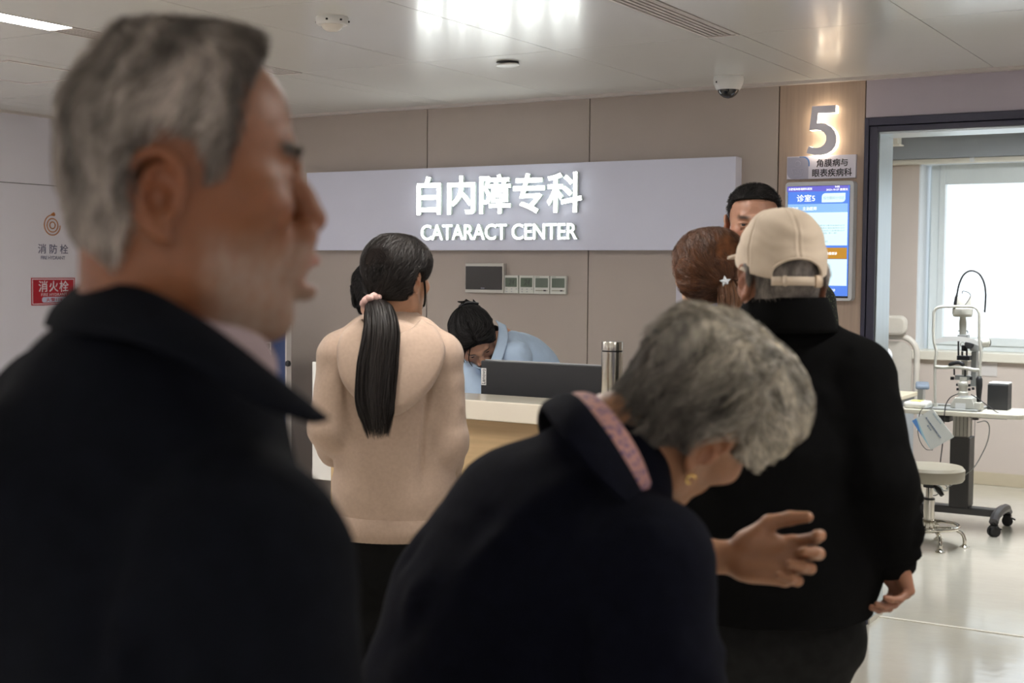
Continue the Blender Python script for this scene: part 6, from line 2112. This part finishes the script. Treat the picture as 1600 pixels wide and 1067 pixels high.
# ================================================================== 4. young woman with the long ponytail
def ponytail_woman():
    D = 3.62
    O = G(622, 436, D)
    fwd = nrm([0.10, 0.995, 0])
    rt = np.array([fwd[1], -fwd[0], 0])
    nb = G(612, 505, D + 0.02)
    P = Person('woman seen from behind with a long black ponytail and beige knitted hoodie', (nb[0], nb[1]), SK_FAIR)
    pel = np.array([nb[0] - 0.0, nb[1], 0.87])
    kn = [pel + rt * 0.085 + [0, 0, -0.41], pel - rt * 0.085 + [0, 0, -0.41]]
    an = [pel + rt * 0.09 + [0, 0, -0.80], pel - rt * 0.09 + [0, 0, -0.80]]
    sR = G(684, 560, D + 0.0)
    sL = G(535, 560, D + 0.0)
    aR = [sR, G(696, 690, D + 0.02), G(698, 735, D + 0.24)]
    aL = [sL, G(518, 668, D + 0.0), G(522, 705, D + 0.22)]
    body = simple_body(nb, fwd, None, pel, kn, an, [aR, aL], r=0.75)
    hs = [hand_mesh(aR[2], nrm([0, 1, 0.1]), nrm([-1, 0, 0]), 'R', h=0.004, scale=0.85), hand_mesh(aL[2], nrm([0, 1, 0.1]), nrm([1, 0, 0]), 'L', h=0.004, scale=0.85)]
    fd, M, O = head_on(P, O, (0.52, 0.85, -0.04), (0.02, 0.02, 1), nb, 0.046, h=0.003, wide=0.97, ear=0.9, body=body, hands=hs, scale=0.93, jaw=0.92, nose=0.4)
    tie = np.linalg.solve(M, (G(579, 472, D - 0.06) - O))
    def colf(V):
        v = np.clip(0.5 + 0.5 * snoise(V * np.array([1, 1, 0.3]), 60, 91, 2), 0, 1)
        return np.array([0.014, 0.011, 0.010])[None] * (0.5 + 1.0 * v[:, None])
    def thick(Q):
        return 0.010 + 0.008 * np.clip((Q[:, 2] + 0.02) / 0.08, 0, 1) + 0.006 * np.clip(-Q[:, 1] / 0.06, 0, 1)
    fr = [(-0.12, -0.03), (-0.08, -0.03), (-0.05, -0.035), (-0.035, -0.03), (-0.012, 0.0), (0.0, 0.03), (0.03, 0.06), (0.06, 0.078), (0.10, 0.09), (0.14, 0.1)]
    g, V, F, o = hair_mass(P, fd, M, O, thick, fr, M_hair_d, colf=colf, lump=0.0008, nape=-0.06, seed=7, ear_cut=0.03, ears=(1,))
    comb = lambda p, N: nrm(tie[None] - p)
    add_strands(P, g, V, M, O, 12000, comb, 0.08, 9, 0.0012, 0.05, 0.05, 71, M_hair_d, o, colf, maxd=0.003, keep=0.3)
    wc = lambda Vg: np.tile([0.014, 0.011, 0.010], (len(Vg), 1))
    tail = [G(583, 470, D - 0.07), G(592, 486, D - 0.115), G(596, 520, D - 0.15), G(590, 570, D - 0.165), G(586, 620, D - 0.17), G(588, 648, D - 0.17), G(589, 663, D - 0.165)]
    fibre_tail(P, tail, [0.018, 0.034, 0.043, 0.047, 0.046, 0.040, 0.026], M_hair_d, wc, n=2600, flat=0.55, width=0.0014, wob=0.006)
    loc_ = [G(640, 388, D + 0.02), G(655, 410, D), G(663, 440, D - 0.01), G(664, 470, D - 0.01), G(660, 482, D)]
    Vt, Ft = tube(smooth_path(loc_, 5), [0.001] + [0.003] * 18 + [0.0006] * 2, 6)
    P.part('hair_lock', (Vt, Ft), M_hair_d, o, col=np.tile([0.013, 0.01, 0.009], (len(Vt), 1)))
    # scrunchie
    c_ = G(580, 472, D - 0.085)
    ax = nrm(np.array([0.35, -0.6, -0.7]))
    u_ = nrm(np.cross(ax, [1, 0, 0]))
    v_ = np.cross(ax, u_)
    pts = []
    for a in np.linspace(0, 2 * math.pi, 56, endpoint=False):
        r_ = 0.020 + 0.003 * math.sin(9 * a)
        pts.append(c_ + r_ * (math.cos(a) * u_ + math.sin(a) * v_) + ax * 0.003 * math.sin(7 * a + 1))
    rad_ = [0.0105 + 0.003 * math.sin(9 * a + 1.2) for a in np.linspace(0, 2 * math.pi, 56, endpoint=False)]
    Vs, Fs = tube(pts, 0.009, 10, closed=True)
    P.part('scrunchie', (Vs, Fs), mat('pink_scrunchie_satin', srgb(206, 168, 160), 0.5, noise=0.05, bump=0.2, bscale=80), o)
    # hoodie
    M_hood = mat('beige_knit_hoodie', srgb(180, 157, 140), 0.9, noise=0.05, nscale=120, bump=0.5, bscale=900, sheen=0.15, spec=0.2)
    hem = G(614, 826, D)
    hem[1] = nb[1] + 0.01
    jf, lat = upper_field(nb, fwd, hem, None, [aR, aL], [[0.066, 0.062, 0.045], [0.066, 0.062, 0.045]],
                          [0.163, 0.166, 0.160, 0.158, 0.15, 0.085], [0.115, 0.12, 0.12, 0.118, 0.10, 0.07], h=0.005, yoke=0.05, wk=0.02)
    jf.cap(nb - [0, 0, 0.01], sR + [0, 0, 0.015], 0.06, 0.05, 0.04)
    jf.cap(nb - [0, 0, 0.01], sL + [0, 0, 0.015], 0.06, 0.05, 0.04)
    # hood lying on the back
    hb = nb + np.array([0.0, -0.075, -0.02])
    jf.ell(hb + [0.005, -0.016, -0.05], (0.118, 0.055, 0.08), 0.02)
    jf.ell(hb + [0.005, -0.032, -0.125], (0.07, 0.035, 0.062), 0.02)
    jf.cap(hb + [-0.085, 0.05, 0.005], hb + [-0.08, -0.01, -0.04], 0.022, 0.022, 0.03)
    jf.cap(hb + [0.09, 0.05, 0.005], hb + [0.085, -0.01, -0.04], 0.022, 0.022, 0.03)
    E_ = lambda x, y, z: hb + np.array([x, y, z])
    fl = [
          (sR + [-0.02, -0.06, 0.03], sR + [-0.035, -0.08, -0.3], 0.009, -0.012), (sL + [0.015, -0.06, 0.03], sL + [0.03, -0.08, -0.3], 0.009, -0.012)]
    fl += rand_folds(33, 9, hem + np.array([-0.15, -0.13, 0.02]), hem + np.array([0.15, -0.1, 0.25]), (0.1, 0, 1), 0.2, 0.014, 0.004, 0.2)
    fl += rand_folds(34, 5, aR[1] + np.array([-0.04, -0.08, -0.08]), aR[1] + np.array([0.04, 0.0, 0.15]), (0.7, 0, 0.5), 0.12, 0.012, 0.005)
    def flatten(V):
        V = V.copy()
        zc = hem[2] - 0.02
        lowm = (V[:, 2] < zc) & (np.abs(V[:, 1] - hem[1]) < 0.2) & (np.abs(V[:, 0] - hem[0]) < 0.24)
        V[lowm, 2] = zc + (V[lowm, 2] - zc) * 0.12
        rb = (V[:, 2] < zc + 0.055) & (np.abs(V[:, 0] - hem[0]) < 0.2)
        return V
    garment(P, 'hoodie', jf, M_hood, fl, (0.0022, 13, 19), extra=flatten)
    tpn = [E_(*q) for q in ((-0.07, 0.05, 0.030), (-0.072, -0.01, 0.032), (-0.05, -0.045, 0.012), (-0.01, -0.06, -0.002), (0.03, -0.06, -0.002), (0.065, -0.045, 0.012), (0.085, -0.01, 0.032), (0.083, 0.05, 0.030))]
    lwn = [E_(*q) for q in ((-0.10, 0.05, 0.0), (-0.128, -0.035, -0.035), (-0.11, -0.072, -0.13), (-0.03, -0.095, -0.205), (0.035, -0.095, -0.21), (0.115, -0.072, -0.14), (0.148, -0.035, -0.05), (0.115, 0.05, 0.0))]
    ring_collar(P, tpn, lwn, M_hood, name='hood', thick=0.012, bulge=0.018, center=nb + np.array([0.005, 0.03, 0]), sub=5)
    # ribbed waistband
    rb = []
    nR = 150
    for zz_, k_ in ((hem[2] - 0.032, 0.96), (hem[2] - 0.03, 1.03), (hem[2] + 0.03, 1.045), (hem[2] + 0.034, 0.98)):
        for i in range(nR):
            a = 2 * math.pi * i / nR
            rr2 = k_ * (1 + (0.02 if i % 2 else -0.004))
            rb.append((hem[0] + 0.163 * rr2 * math.cos(a), hem[1] + 0.115 * rr2 * math.sin(a), zz_))
    Fr = [(j * nR + i, j * nR + (i + 1) % nR, (j + 1) * nR + (i + 1) % nR, (j + 1) * nR + i) for j in range(3) for i in range(nR)]
    P.part('waistband', (np.array(rb), np.array(Fr)), M_hood, smooth=False)
    trousers(P, pel - [0, 0, 0.11], 0.085, kn, an, rt, M_trs, r=(0.09, 0.08, 0.07))
    shoe(P, an[0], fwd, M_shoe, 0.23)
    shoe(P, an[1], fwd, M_shoe, 0.23)
ponytail_woman()

# ================================================================== 5. woman in pale blue bending over the counter
M_blue = mat('pale_blue_uniform', srgb(174, 196, 222), 0.75, noise=0.03, nscale=20, bump=0.15, bscale=400, sheen=0.05)
def bent_receptionist():
    D = 5.2
    O = G(741, 528, D)
    nb = G(790, 530, D + 0.12)
    pel = G(862, 640, D + 0.34)
    pel[2] = 0.93
    fwd = nrm([-0.75, -0.65, 0])
    rt = np.array([fwd[1], -fwd[0], 0])
    P = Person('woman in pale blue with black hair clipped up, bowing her head over the counter', (pel[0], pel[1]), (0.50, 0.28, 0.19))
    kn = [pel + rt * 0.08 + [0, 0, -0.44], pel - rt * 0.08 + [0, 0, -0.44]]
    an = [pel + rt * 0.09 + [0, 0, -0.85], pel - rt * 0.09 + [0, 0, -0.85]]
    sL = G(805, 560, D - 0.03)     # her left shoulder, nearer the bottle
    sR = G(745, 568, D + 0.10)
    aL = [sL, G(812, 640, D - 0.05), G(770, 652, D - 0.22)]
    aR = [sR, G(728, 590, D + 0.0), G(748, 622, D - 0.06)]
    body = simple_body(nb, fwd, None, pel, kn, an, [aR, aL], r=0.6, nr=0.04)
    hs = [hand_mesh(aR[2], nrm([0.5, -0.6, -0.2]), nrm([0.2, 0.1, -1]), 'R', h=0.0035, scale=0.88), hand_mesh(aL[2], nrm([-0.7, -0.5, -0.1]), nrm([0, 0.1, -1]), 'L', h=0.004, scale=0.88)]
    Fd = nrm([-0.02, -0.62, -0.80])
    Fd = nrm([0.30, -0.60, -0.74])
    Ud = nrm([-0.20, -0.72, 0.64])
    fd, M, O = head_on(P, O, Fd, Ud, nb, 0.046, h=0.003, wide=0.97, ear=0.85, body=body, hands=hs, scale=0.96, nose=0.4, jaw=0.92, colkw=dict(brow=0.9, brow_col=(0.03, 0.02, 0.015)))
    def colf(V):
        v = np.clip(0.5 + 0.5 * snoise(V, 60, 92, 2), 0, 1)
        return np.array([0.010, 0.009, 0.0095])[None] * (0.5 + 1.0 * v[:, None])
    def thick(Q):
        return 0.009 + 0.008 * np.clip((Q[:, 2] + 0.02) / 0.08, 0, 1) + 0.006 * np.clip(-Q[:, 1] / 0.06, 0, 1) - 0.007 * np.exp(-(Q[:, 0] / 0.004) ** 2) * (Q[:, 1] > 0.0)
    fr = [(-0.12, -0.03), (-0.05, -0.035), (-0.012, 0.02), (0.0, 0.045), (0.03, 0.068), (0.06, 0.082), (0.08, 0.09), (0.14, 0.11)]
    g, V, F, o = hair_mass(P, fd, M, O, thick, fr, M_hair_d, colf=colf, lump=0.001, nape=-0.06, seed=9, ear_cut=0.02)
    tie = np.array([0.0, -0.10, 0.085])
    def comb(p, N):
        s_ = np.sign(p[:, 0] + 1e-5)
        f_ = np.clip((p[:, 1] - 0.02) / 0.05, 0, 1)[:, None]
        return nrm(nrm(tie[None] - p) * (1 - f_) + f_ * np.stack([s_, -0.9 + 0 * s_, -0.5 + 0 * s_], 1))
    add_strands(P, g, V, M, O, 5000, comb, 0.06, 7, 0.001, 0.03, 0.06, 72, M_hair_d, o, colf, maxd=0.003, keep=0.3)
    for k, (a_, b_, c_) in enumerate((((0.03, 0.085, 0.06), (0.05, 0.105, 0.02), (0.045, 0.108, -0.03)), ((0.045, 0.07, 0.05), (0.068, 0.08, 0.0), (0.07, 0.06, -0.06)))):
        Vt, Ft = tube(smooth_path([a_, b_, c_], 6), [0.002] * 9 + [0.0016] * 3 + [0.0005], 6)
        P.part('hair_lock', (Vt @ M.T + O, Ft), M_hair_d, o, col=np.tile([0.01, 0.009, 0.009], (len(Vt), 1)))
    # claw clip with a knot of hair
    kc = G(736, 474, D + 0.03)
    kf = Field(kc - 0.08, kc + 0.08, 0.004)
    r = np.random.default_rng(8)
    for k in range(9):
        a = kc + r.normal(size=3) * np.array([0.02, 0.012, 0.006])
        b = a + np.array([r.uniform(-0.05, 0.045), r.uniform(-0.01, 0.01), r.uniform(-0.008, 0.036)])
        kf.cap(a, b, 0.008, 0.003, 0.006)
    Vk, Fk = kf.mesh()
    P.part('hair_knot', (Vk, Fk), M_hair_d, o, col=np.tile([0.009, 0.008, 0.008], (len(Vk), 1)))
    Vt, Ft = tube(smooth_path([kc + [-0.045, -0.01, -0.012], kc + [-0.025, -0.03, 0.0], kc + [0.0, -0.035, 0.004], kc + [0.03, -0.03, 0.0]], 5), 0.005, 8)
    P.part('hair_clip', (Vt, Ft), M_black, o)
    # face mask
    mf = Field((-0.09, 0.02, -0.13), (0.09, 0.16, 0.0), 0.003)
    X, Y, Z = mf.grid()
    sub_ = fd.at(np.stack([a.ravel() for a in np.broadcast_arrays(X, Y, Z)], 1)).reshape(mf.f.shape)
    mf.f = np.maximum(np.abs(sub_ - 0.007) - 0.0016, np.maximum(Z + 0.045 - 0.05 * np.abs(X), -(Z + 0.118)))
    mf.f = np.maximum(mf.f, 0.045 - Y).astype(np.float32)
    Vm, Fm = mf.mesh()
    P.part('face_mask', (Vm @ M.T + O, Fm), mat('white_blue_mask', srgb(186, 208, 232), 0.7, noise=0.02))
    hem = pel + np.array([0.0, 0, 0.0])
    mid = (hem + nb) / 2 + np.array([0.0, 0.03, 0.07])
    jf, lat = upper_field(nb, fwd, hem, None, [aR, aL], [[0.062, 0.052, 0.045], [0.066, 0.056, 0.045]],
                          [0.14, 0.135, 0.135, 0.145, 0.135, 0.075], [0.10, 0.10, 0.105, 0.105, 0.09, 0.06], h=0.006, lean=mid, yoke=0.05)
    fl = [(G(800, 545, D - 0.06), G(790, 600, D - 0.1), 0.008, -0.009)] + rand_folds(44, 12, sL + np.array([-0.1, -0.1, -0.08]), sL + np.array([0.08, 0.06, 0.08]), (0.6, 0, -0.8), 0.13, 0.010, 0.005)
    garment(P, 'uniform_top', jf, M_blue, fl, (0.002, 15, 29))
    cn = nb + np.array([-0.01, -0.03, 0.02])
    tp = [G(768, 560, D - 0.10), G(776, 535, D - 0.06), G(779, 512, D + 0.0), G(775, 500, D + 0.10)]
    lw_ = [G(778, 580, D - 0.12), G(788, 552, D - 0.09), G(794, 525, D - 0.03), G(790, 508, D + 0.10)]
    ring_collar(P, tp, lw_, M_blue, thick=0.004, bulge=0.003, center=cn)
    trousers(P, pel, 0.09, kn, an, rt, M_blue, r=(0.09, 0.07, 0.06))
    shoe(P, an[0], fwd, M_white, 0.23)
    shoe(P, an[1], fwd, M_white, 0.23)
bent_receptionist()

# ================================================================== 6. second woman in pale blue, mostly behind the ponytailed woman
def standing_generic(label, O, Fd, Ud, nb, fwd, hair_colour, skin, top_mat, sh=0.165, thick=None, fr=None, nape=-0.06, brow=0.9, arms=None, scale=0.96, wide=1.0, A=None, B=None, hem_z=0.86, trs=None, comb=None, sl=0.05, hlen=0.03, eyes=True, nstr=5000, name_top='uniform_top', shoe_m=None, fold_seed=50, hairm=None, head_kw=None, tail_fn=None, colkw=None, earcut=0.03, ears=(-1, 1)):
    rt = np.array([fwd[1], -fwd[0], 0])
    P = Person(label, (nb[0], nb[1]), skin)
    pel = np.array([nb[0], nb[1] + 0.0, hem_z + 0.02])
    kn = [pel + rt * 0.09 + [0, 0, -0.43], pel - rt * 0.09 + [0, 0, -0.43]]
    an = [pel + rt * 0.10 + [0, 0, -pel[2] + 0.08], pel - rt * 0.10 + [0, 0, -pel[2] + 0.08]]
    sR = nb + rt * sh + [0, 0, -0.085]
    sL = nb - rt * sh + [0, 0, -0.085]
    if arms is None:
        arms = [[sR, sR + rt * 0.04 + [0, 0, -0.27], sR + rt * 0.02 + fwd * 0.1 + [0, 0, -0.48]], [sL, sL - rt * 0.04 + [0, 0, -0.27], sL - rt * 0.02 + fwd * 0.1 + [0, 0, -0.48]]]
    body = simple_body(nb, fwd, None, pel, kn, an, arms, r=0.8)
    hs = [hand_mesh(arms[0][2], nrm(fwd * 0.3 + [0, 0, -1]), -rt, 'R', h=0.0045, scale=0.92), hand_mesh(arms[1][2], nrm(fwd * 0.3 + [0, 0, -1]), rt, 'L', h=0.0045, scale=0.92)]
    fd, M, O = head_on(P, O, Fd, Ud, nb, 0.052, h=0.003, wide=wide, body=body, hands=hs, scale=scale, eyes=eyes, colkw=colkw or dict(brow=brow, brow_col=(0.03, 0.02, 0.015)), **(head_kw or {}))
    def colf(V):
        v = np.clip(0.5 + 0.5 * snoise(V * np.array([1, 1, 0.4]), 60, 93, 2), 0, 1)
        return np.array(hair_colour)[None] * (0.5 + 1.0 * v[:, None])
    thick = thick or (lambda Q: 0.010 + 0.008 * np.clip((Q[:, 2] + 0.02) / 0.08, 0, 1))
    g, V, F, o = hair_mass(P, fd, M, O, thick, fr or FRONT, M_hair_d, colf=colf, lump=0.001, nape=nape, seed=fold_seed, ear_cut=earcut, ears=ears)
    comb = comb or (lambda p, N: np.tile([0, -0.4, -1.0], (len(p), 1)))
    add_strands(P, g, V, M, O, nstr, comb, hlen, 6, 0.001, sl, 0.06, fold_seed, M_hair_d, o, colf, maxd=0.004, keep=0.4, ears=1.0 if ears else 0)
    hem = pel + np.array([0, 0, -0.03])
    jf, lat = upper_field(nb, fwd, hem, None, arms, [[0.068, 0.058, 0.046]] * 2, A or [0.165, 0.16, 0.16, 0.165, 0.15, 0.085], B or [0.12, 0.12, 0.12, 0.118, 0.10, 0.07], h=0.0075, yoke=0.052)
    fl = rand_folds(fold_seed, 14, nb + np.array([-0.18, -0.13, -0.4]), nb + np.array([0.18, 0.13, -0.05]), (0.4, 0, -0.9), 0.2, 0.014, 0.005)
    garment(P, name_top, jf, top_mat, fl, (0.0025, 13, fold_seed))
    trousers(P, pel, 0.1, kn, an, rt, trs or M_trs)
    shoe(P, an[0], fwd, shoe_m or M_shoe, 0.24)
    shoe(P, an[1], fwd, shoe_m or M_shoe, 0.24)
    if tail_fn:
        tail_fn(P, M, O, o, nb)
    return P

D2 = 5.6
standing_generic('woman in pale blue uniform mostly hidden behind the woman with the long ponytail', G(587, 460, D2), (0.25, -0.8, -0.45), (-0.1, -0.35, 1), G(616, 497, D2 + 0.06), nrm([0.2, -0.97, 0]),
                 (0.010, 0.009, 0.0095), (0.56, 0.33, 0.24), M_blue, sh=0.14,
                 thick=lambda Q: 0.014 + 0.012 * np.clip((-Q[:, 1]) / 0.06, 0, 1) + 0.006 * np.clip((Q[:, 2]) / 0.08, 0, 1),
                 fr=[(-0.12, -0.01), (-0.05, 0.0), (0.0, 0.045), (0.03, 0.07), (0.08, 0.09), (0.14, 0.11)], nape=-0.12, trs=M_blue, shoe_m=M_white, fold_seed=52, hem_z=0.9, ears=())

# ================================================================== 7. brown-haired woman with the star hair clip
def star_tail(P, M, O, o, nb):
    D = 3.35
    c = G(1133, 440, D - 0.06)
    wc = lambda Vg: np.tile([0.115, 0.052, 0.025], (len(Vg), 1))
    fibre_tail(P, [c + [0.0, 0.02, 0.0], G(1140, 449, D - 0.085), G(1146, 464, D - 0.10), G(1148, 490, D - 0.11), G(1146, 530, D - 0.11), G(1144, 560, D - 0.11)], [0.014, 0.028, 0.034, 0.036, 0.026, 0.008], M_hair_d, wc, n=700, flat=0.6, width=0.0013)
    # star clip
    cs = G(1133, 440, D - 0.10)
    pts = []
    for k in range(10):
        r_ = 0.0145 if k % 2 == 0 else 0.0072
        a = math.radians(90 + 36 * k + 8)
        pts.append((r_ * math.cos(a), r_ * math.sin(a)))
    V, F = prism(pts, -0.003, 0.003)
    ctr = np.array([[0, -0.007, 0], [0, 0.004, 0]])
    V = np.concatenate([V, ctr])
    F = [(i, (i + 1) % 10, 20) for i in range(10)] + [f for f in F if len(f) == 4] + [(10 + (i + 1) % 10, 10 + i, 21) for i in range(10)]
    P.part('star_clip', (V + cs, F), mat('pearl_white_star', srgb(214, 220, 226), 0.2, noise=0.02), o, smooth=False)
    # lavender neckband
    n0 = G(1104, 478, D)
    pts = [n0 + np.array([0.058 * math.cos(a), 0.06 * math.sin(a), 0.012 * math.cos(a)]) for a in np.linspace(0, 2 * math.pi, 30, endpoint=False)]
    V, F = tube(pts, 0.006, 8, closed=True)
    P.part('neckband', (V, F), mat('lavender_band', srgb(140, 140, 190), 0.7, noise=0.05))
DB = 3.35
tieB = None
Ob = G(1106, 428, DB)
Mb = rot_frame((-0.42, 0.90, -0.06), (0.0, 0.05, 1)) * 0.87
tie_b = np.linalg.solve(Mb, G(1133, 440, DB - 0.06) - Ob)
standing_generic('brown-haired woman with a white star clip in her ponytail, seen from behind', Ob, (-0.42, 0.90, -0.06), (0.0, 0.05, 1), G(1112, 500, DB + 0.01), nrm([-0.78, 0.62, 0]),
                 (0.085, 0.034, 0.015), (0.46, 0.27, 0.18), mat('grey_blue_top', srgb(112, 116, 142), 0.8, noise=0.05), sh=0.12, scale=0.87,
                 thick=lambda Q: 0.011 + 0.008 * np.clip((Q[:, 2] + 0.02) / 0.08, 0, 1) + 0.008 * np.clip(-Q[:, 1] / 0.06, 0, 1) + 0.008 * np.exp(-((Q[:, 1] + 0.01) / 0.03) ** 2 - ((Q[:, 2] + 0.01) / 0.03) ** 2),
                 fr=[(-0.12, -0.04), (-0.07, -0.02), (-0.045, 0.02), (-0.012, 0.035), (0.0, 0.05), (0.03, 0.07), (0.08, 0.09), (0.14, 0.11)], nape=-0.08,
                 comb=lambda p, N: nrm(tie_b[None] - p), hlen=0.07, sl=0.02, fold_seed=53, tail_fn=star_tail, earcut=0.001, nstr=12000, ears=())

# ================================================================== 8. man facing the camera behind the cap
M_speck = mat('dark_green_speckled_knit', (0.01, 0.011, 0.01), 0.9, noise=0.0)
nt = M_speck.node_tree
vo = nt.nodes.new('ShaderNodeTexVoronoi')
vo.inputs['Scale'].default_value = 130
rp = nt.nodes.new('ShaderNodeValToRGB')
rp.color_ramp.elements[0].color = (0.10, 0.14, 0.06, 1)
rp.color_ramp.elements[0].position = 0.18
rp.color_ramp.elements[1].color = (0.008, 0.009, 0.009, 1)
rp.color_ramp.elements[1].position = 0.3
tcn = nt.nodes.new('ShaderNodeTexCoord')
nt.links.new(tcn.outputs['Object'], vo.inputs['Vector'])
nt.links.new(vo.outputs['Distance'], rp.inputs['Fac'])
nt.links.new(rp.outputs['Color'], nt.nodes['Principled BSDF'].inputs['Base Color'])
DM = 3.95
standing_generic('dark-haired man facing the camera, face half hidden by the beige cap', G(1178, 350, DM), (-0.16, -0.98, -0.06), (0.0, -0.05, 1), G(1188, 428, DM + 0.03), nrm([-0.1, -0.99, 0]),
                 (0.009, 0.008, 0.008), (0.30, 0.15, 0.095), M_speck, sh=0.155, wide=1.02, scale=0.98,
                 thick=lambda Q: 0.0015 + 0.009 * np.clip((Q[:, 2] - 0.02) / 0.07, 0, 1),
                 fr=[(-0.12, -0.08), (-0.06, -0.04), (-0.035, -0.03), (-0.015, 0.0), (0.01, 0.022), (0.04, 0.038), (0.066, 0.05), (0.076, 0.085), (0.14, 0.11)], nape=-0.08,
                 comb=lambda p, N: np.stack([0.3 + 0 * p[:, 0], 1.0 * (p[:, 2] > 0.06) - 0.3, -0.6 * (p[:, 2] < 0.06) + 0.1], 1), hlen=0.022, sl=0.3, fold_seed=54, hem_z=0.95, name_top='sweater', head_kw=dict(old=1, slit=0.0036))

# ================================================================== 9. doctor seated at the desk in the exam room
def seated_doctor():
    D = 9.42
    nb = G(1345, 537, D)
    fwd = nrm([-0.6, -0.8, 0])
    rt = np.array([fwd[1], -fwd[0], 0])
    pel = np.array([nb[0] + 0.03, nb[1] + 0.08, 0.56])
    P = Person('doctor in a white coat seated at the exam room desk, only an edge visible', (pel[0], pel[1]), (0.45, 0.26, 0.18))
    kn = [pel + rt * 0.1 + fwd * 0.40 + [0, 0, -0.06], pel - rt * 0.1 + fwd * 0.40 + [0, 0, -0.06]]
    an = [np.array([k[0], k[1], 0.08]) for k in kn]
    sR, sL = nb + rt * 0.16 + [0, 0, -0.08], nb - rt * 0.16 + [0, 0, -0.08]
    aR = [sR, sR + rt * 0.04 + fwd * 0.06 + [0, 0, -0.2], sR + fwd * 0.28 + [0, 0, -0.2]]
    aL = [sL, sL - rt * 0.04 + fwd * 0.06 + [0, 0, -0.2], sL + fwd * 0.28 + [0, 0, -0.2]]
    body = simple_body(nb, fwd, None, pel, kn, an, [aR, aL], r=0.75)
    hs = [hand_mesh(aR[2], fwd, nrm([0, 0, -1]), 'R', h=0.005), hand_mesh(aL[2], fwd, nrm([0, 0, -1]), 'L', h=0.005)]
    fd, M, O = head_on(P, nb + np.array([-0.02, -0.02, 0.19]), nrm([-0.6, -0.8, -0.2]), (0, 0, 1), nb, 0.05, h=0.004, body=body, hands=hs, scale=0.97, colkw=dict(brow=0.9))
    cf = lambda V: np.tile([0.012, 0.010, 0.010], (len(V), 1))
    hair_mass(P, fd, M, O, lambda Q: 0.012 + 0 * Q[:, 0], FRONT, M_hair_d, colf=cf, nape=-0.07)
    M_coat = mat('white_coat_cotton', srgb(228, 230, 234), 0.8, noise=0.02, bump=0.1)
    jf, lat = upper_field(nb, fwd, pel, None, [aR, aL], [[0.066, 0.056, 0.046]] * 2, [0.17, 0.165, 0.16, 0.165, 0.15, 0.085], [0.13, 0.12, 0.12, 0.118, 0.10, 0.07], h=0.0075, yoke=0.052)
    garment(P, 'white_coat', jf, M_coat, rand_folds(60, 12, nb + np.array([-0.18, -0.13, -0.4]), nb + np.array([0.18, 0.13, -0.05]), (0.4, 0, -0.9), 0.2, 0.014, 0.006), (0.003, 13, 3))
    trousers(P, pel, 0.1, kn, an, rt, M_trs)
    shoe(P, an[0], fwd, M_shoe, 0.25)
    shoe(P, an[1], fwd, M_shoe, 0.25)
seated_doctor()
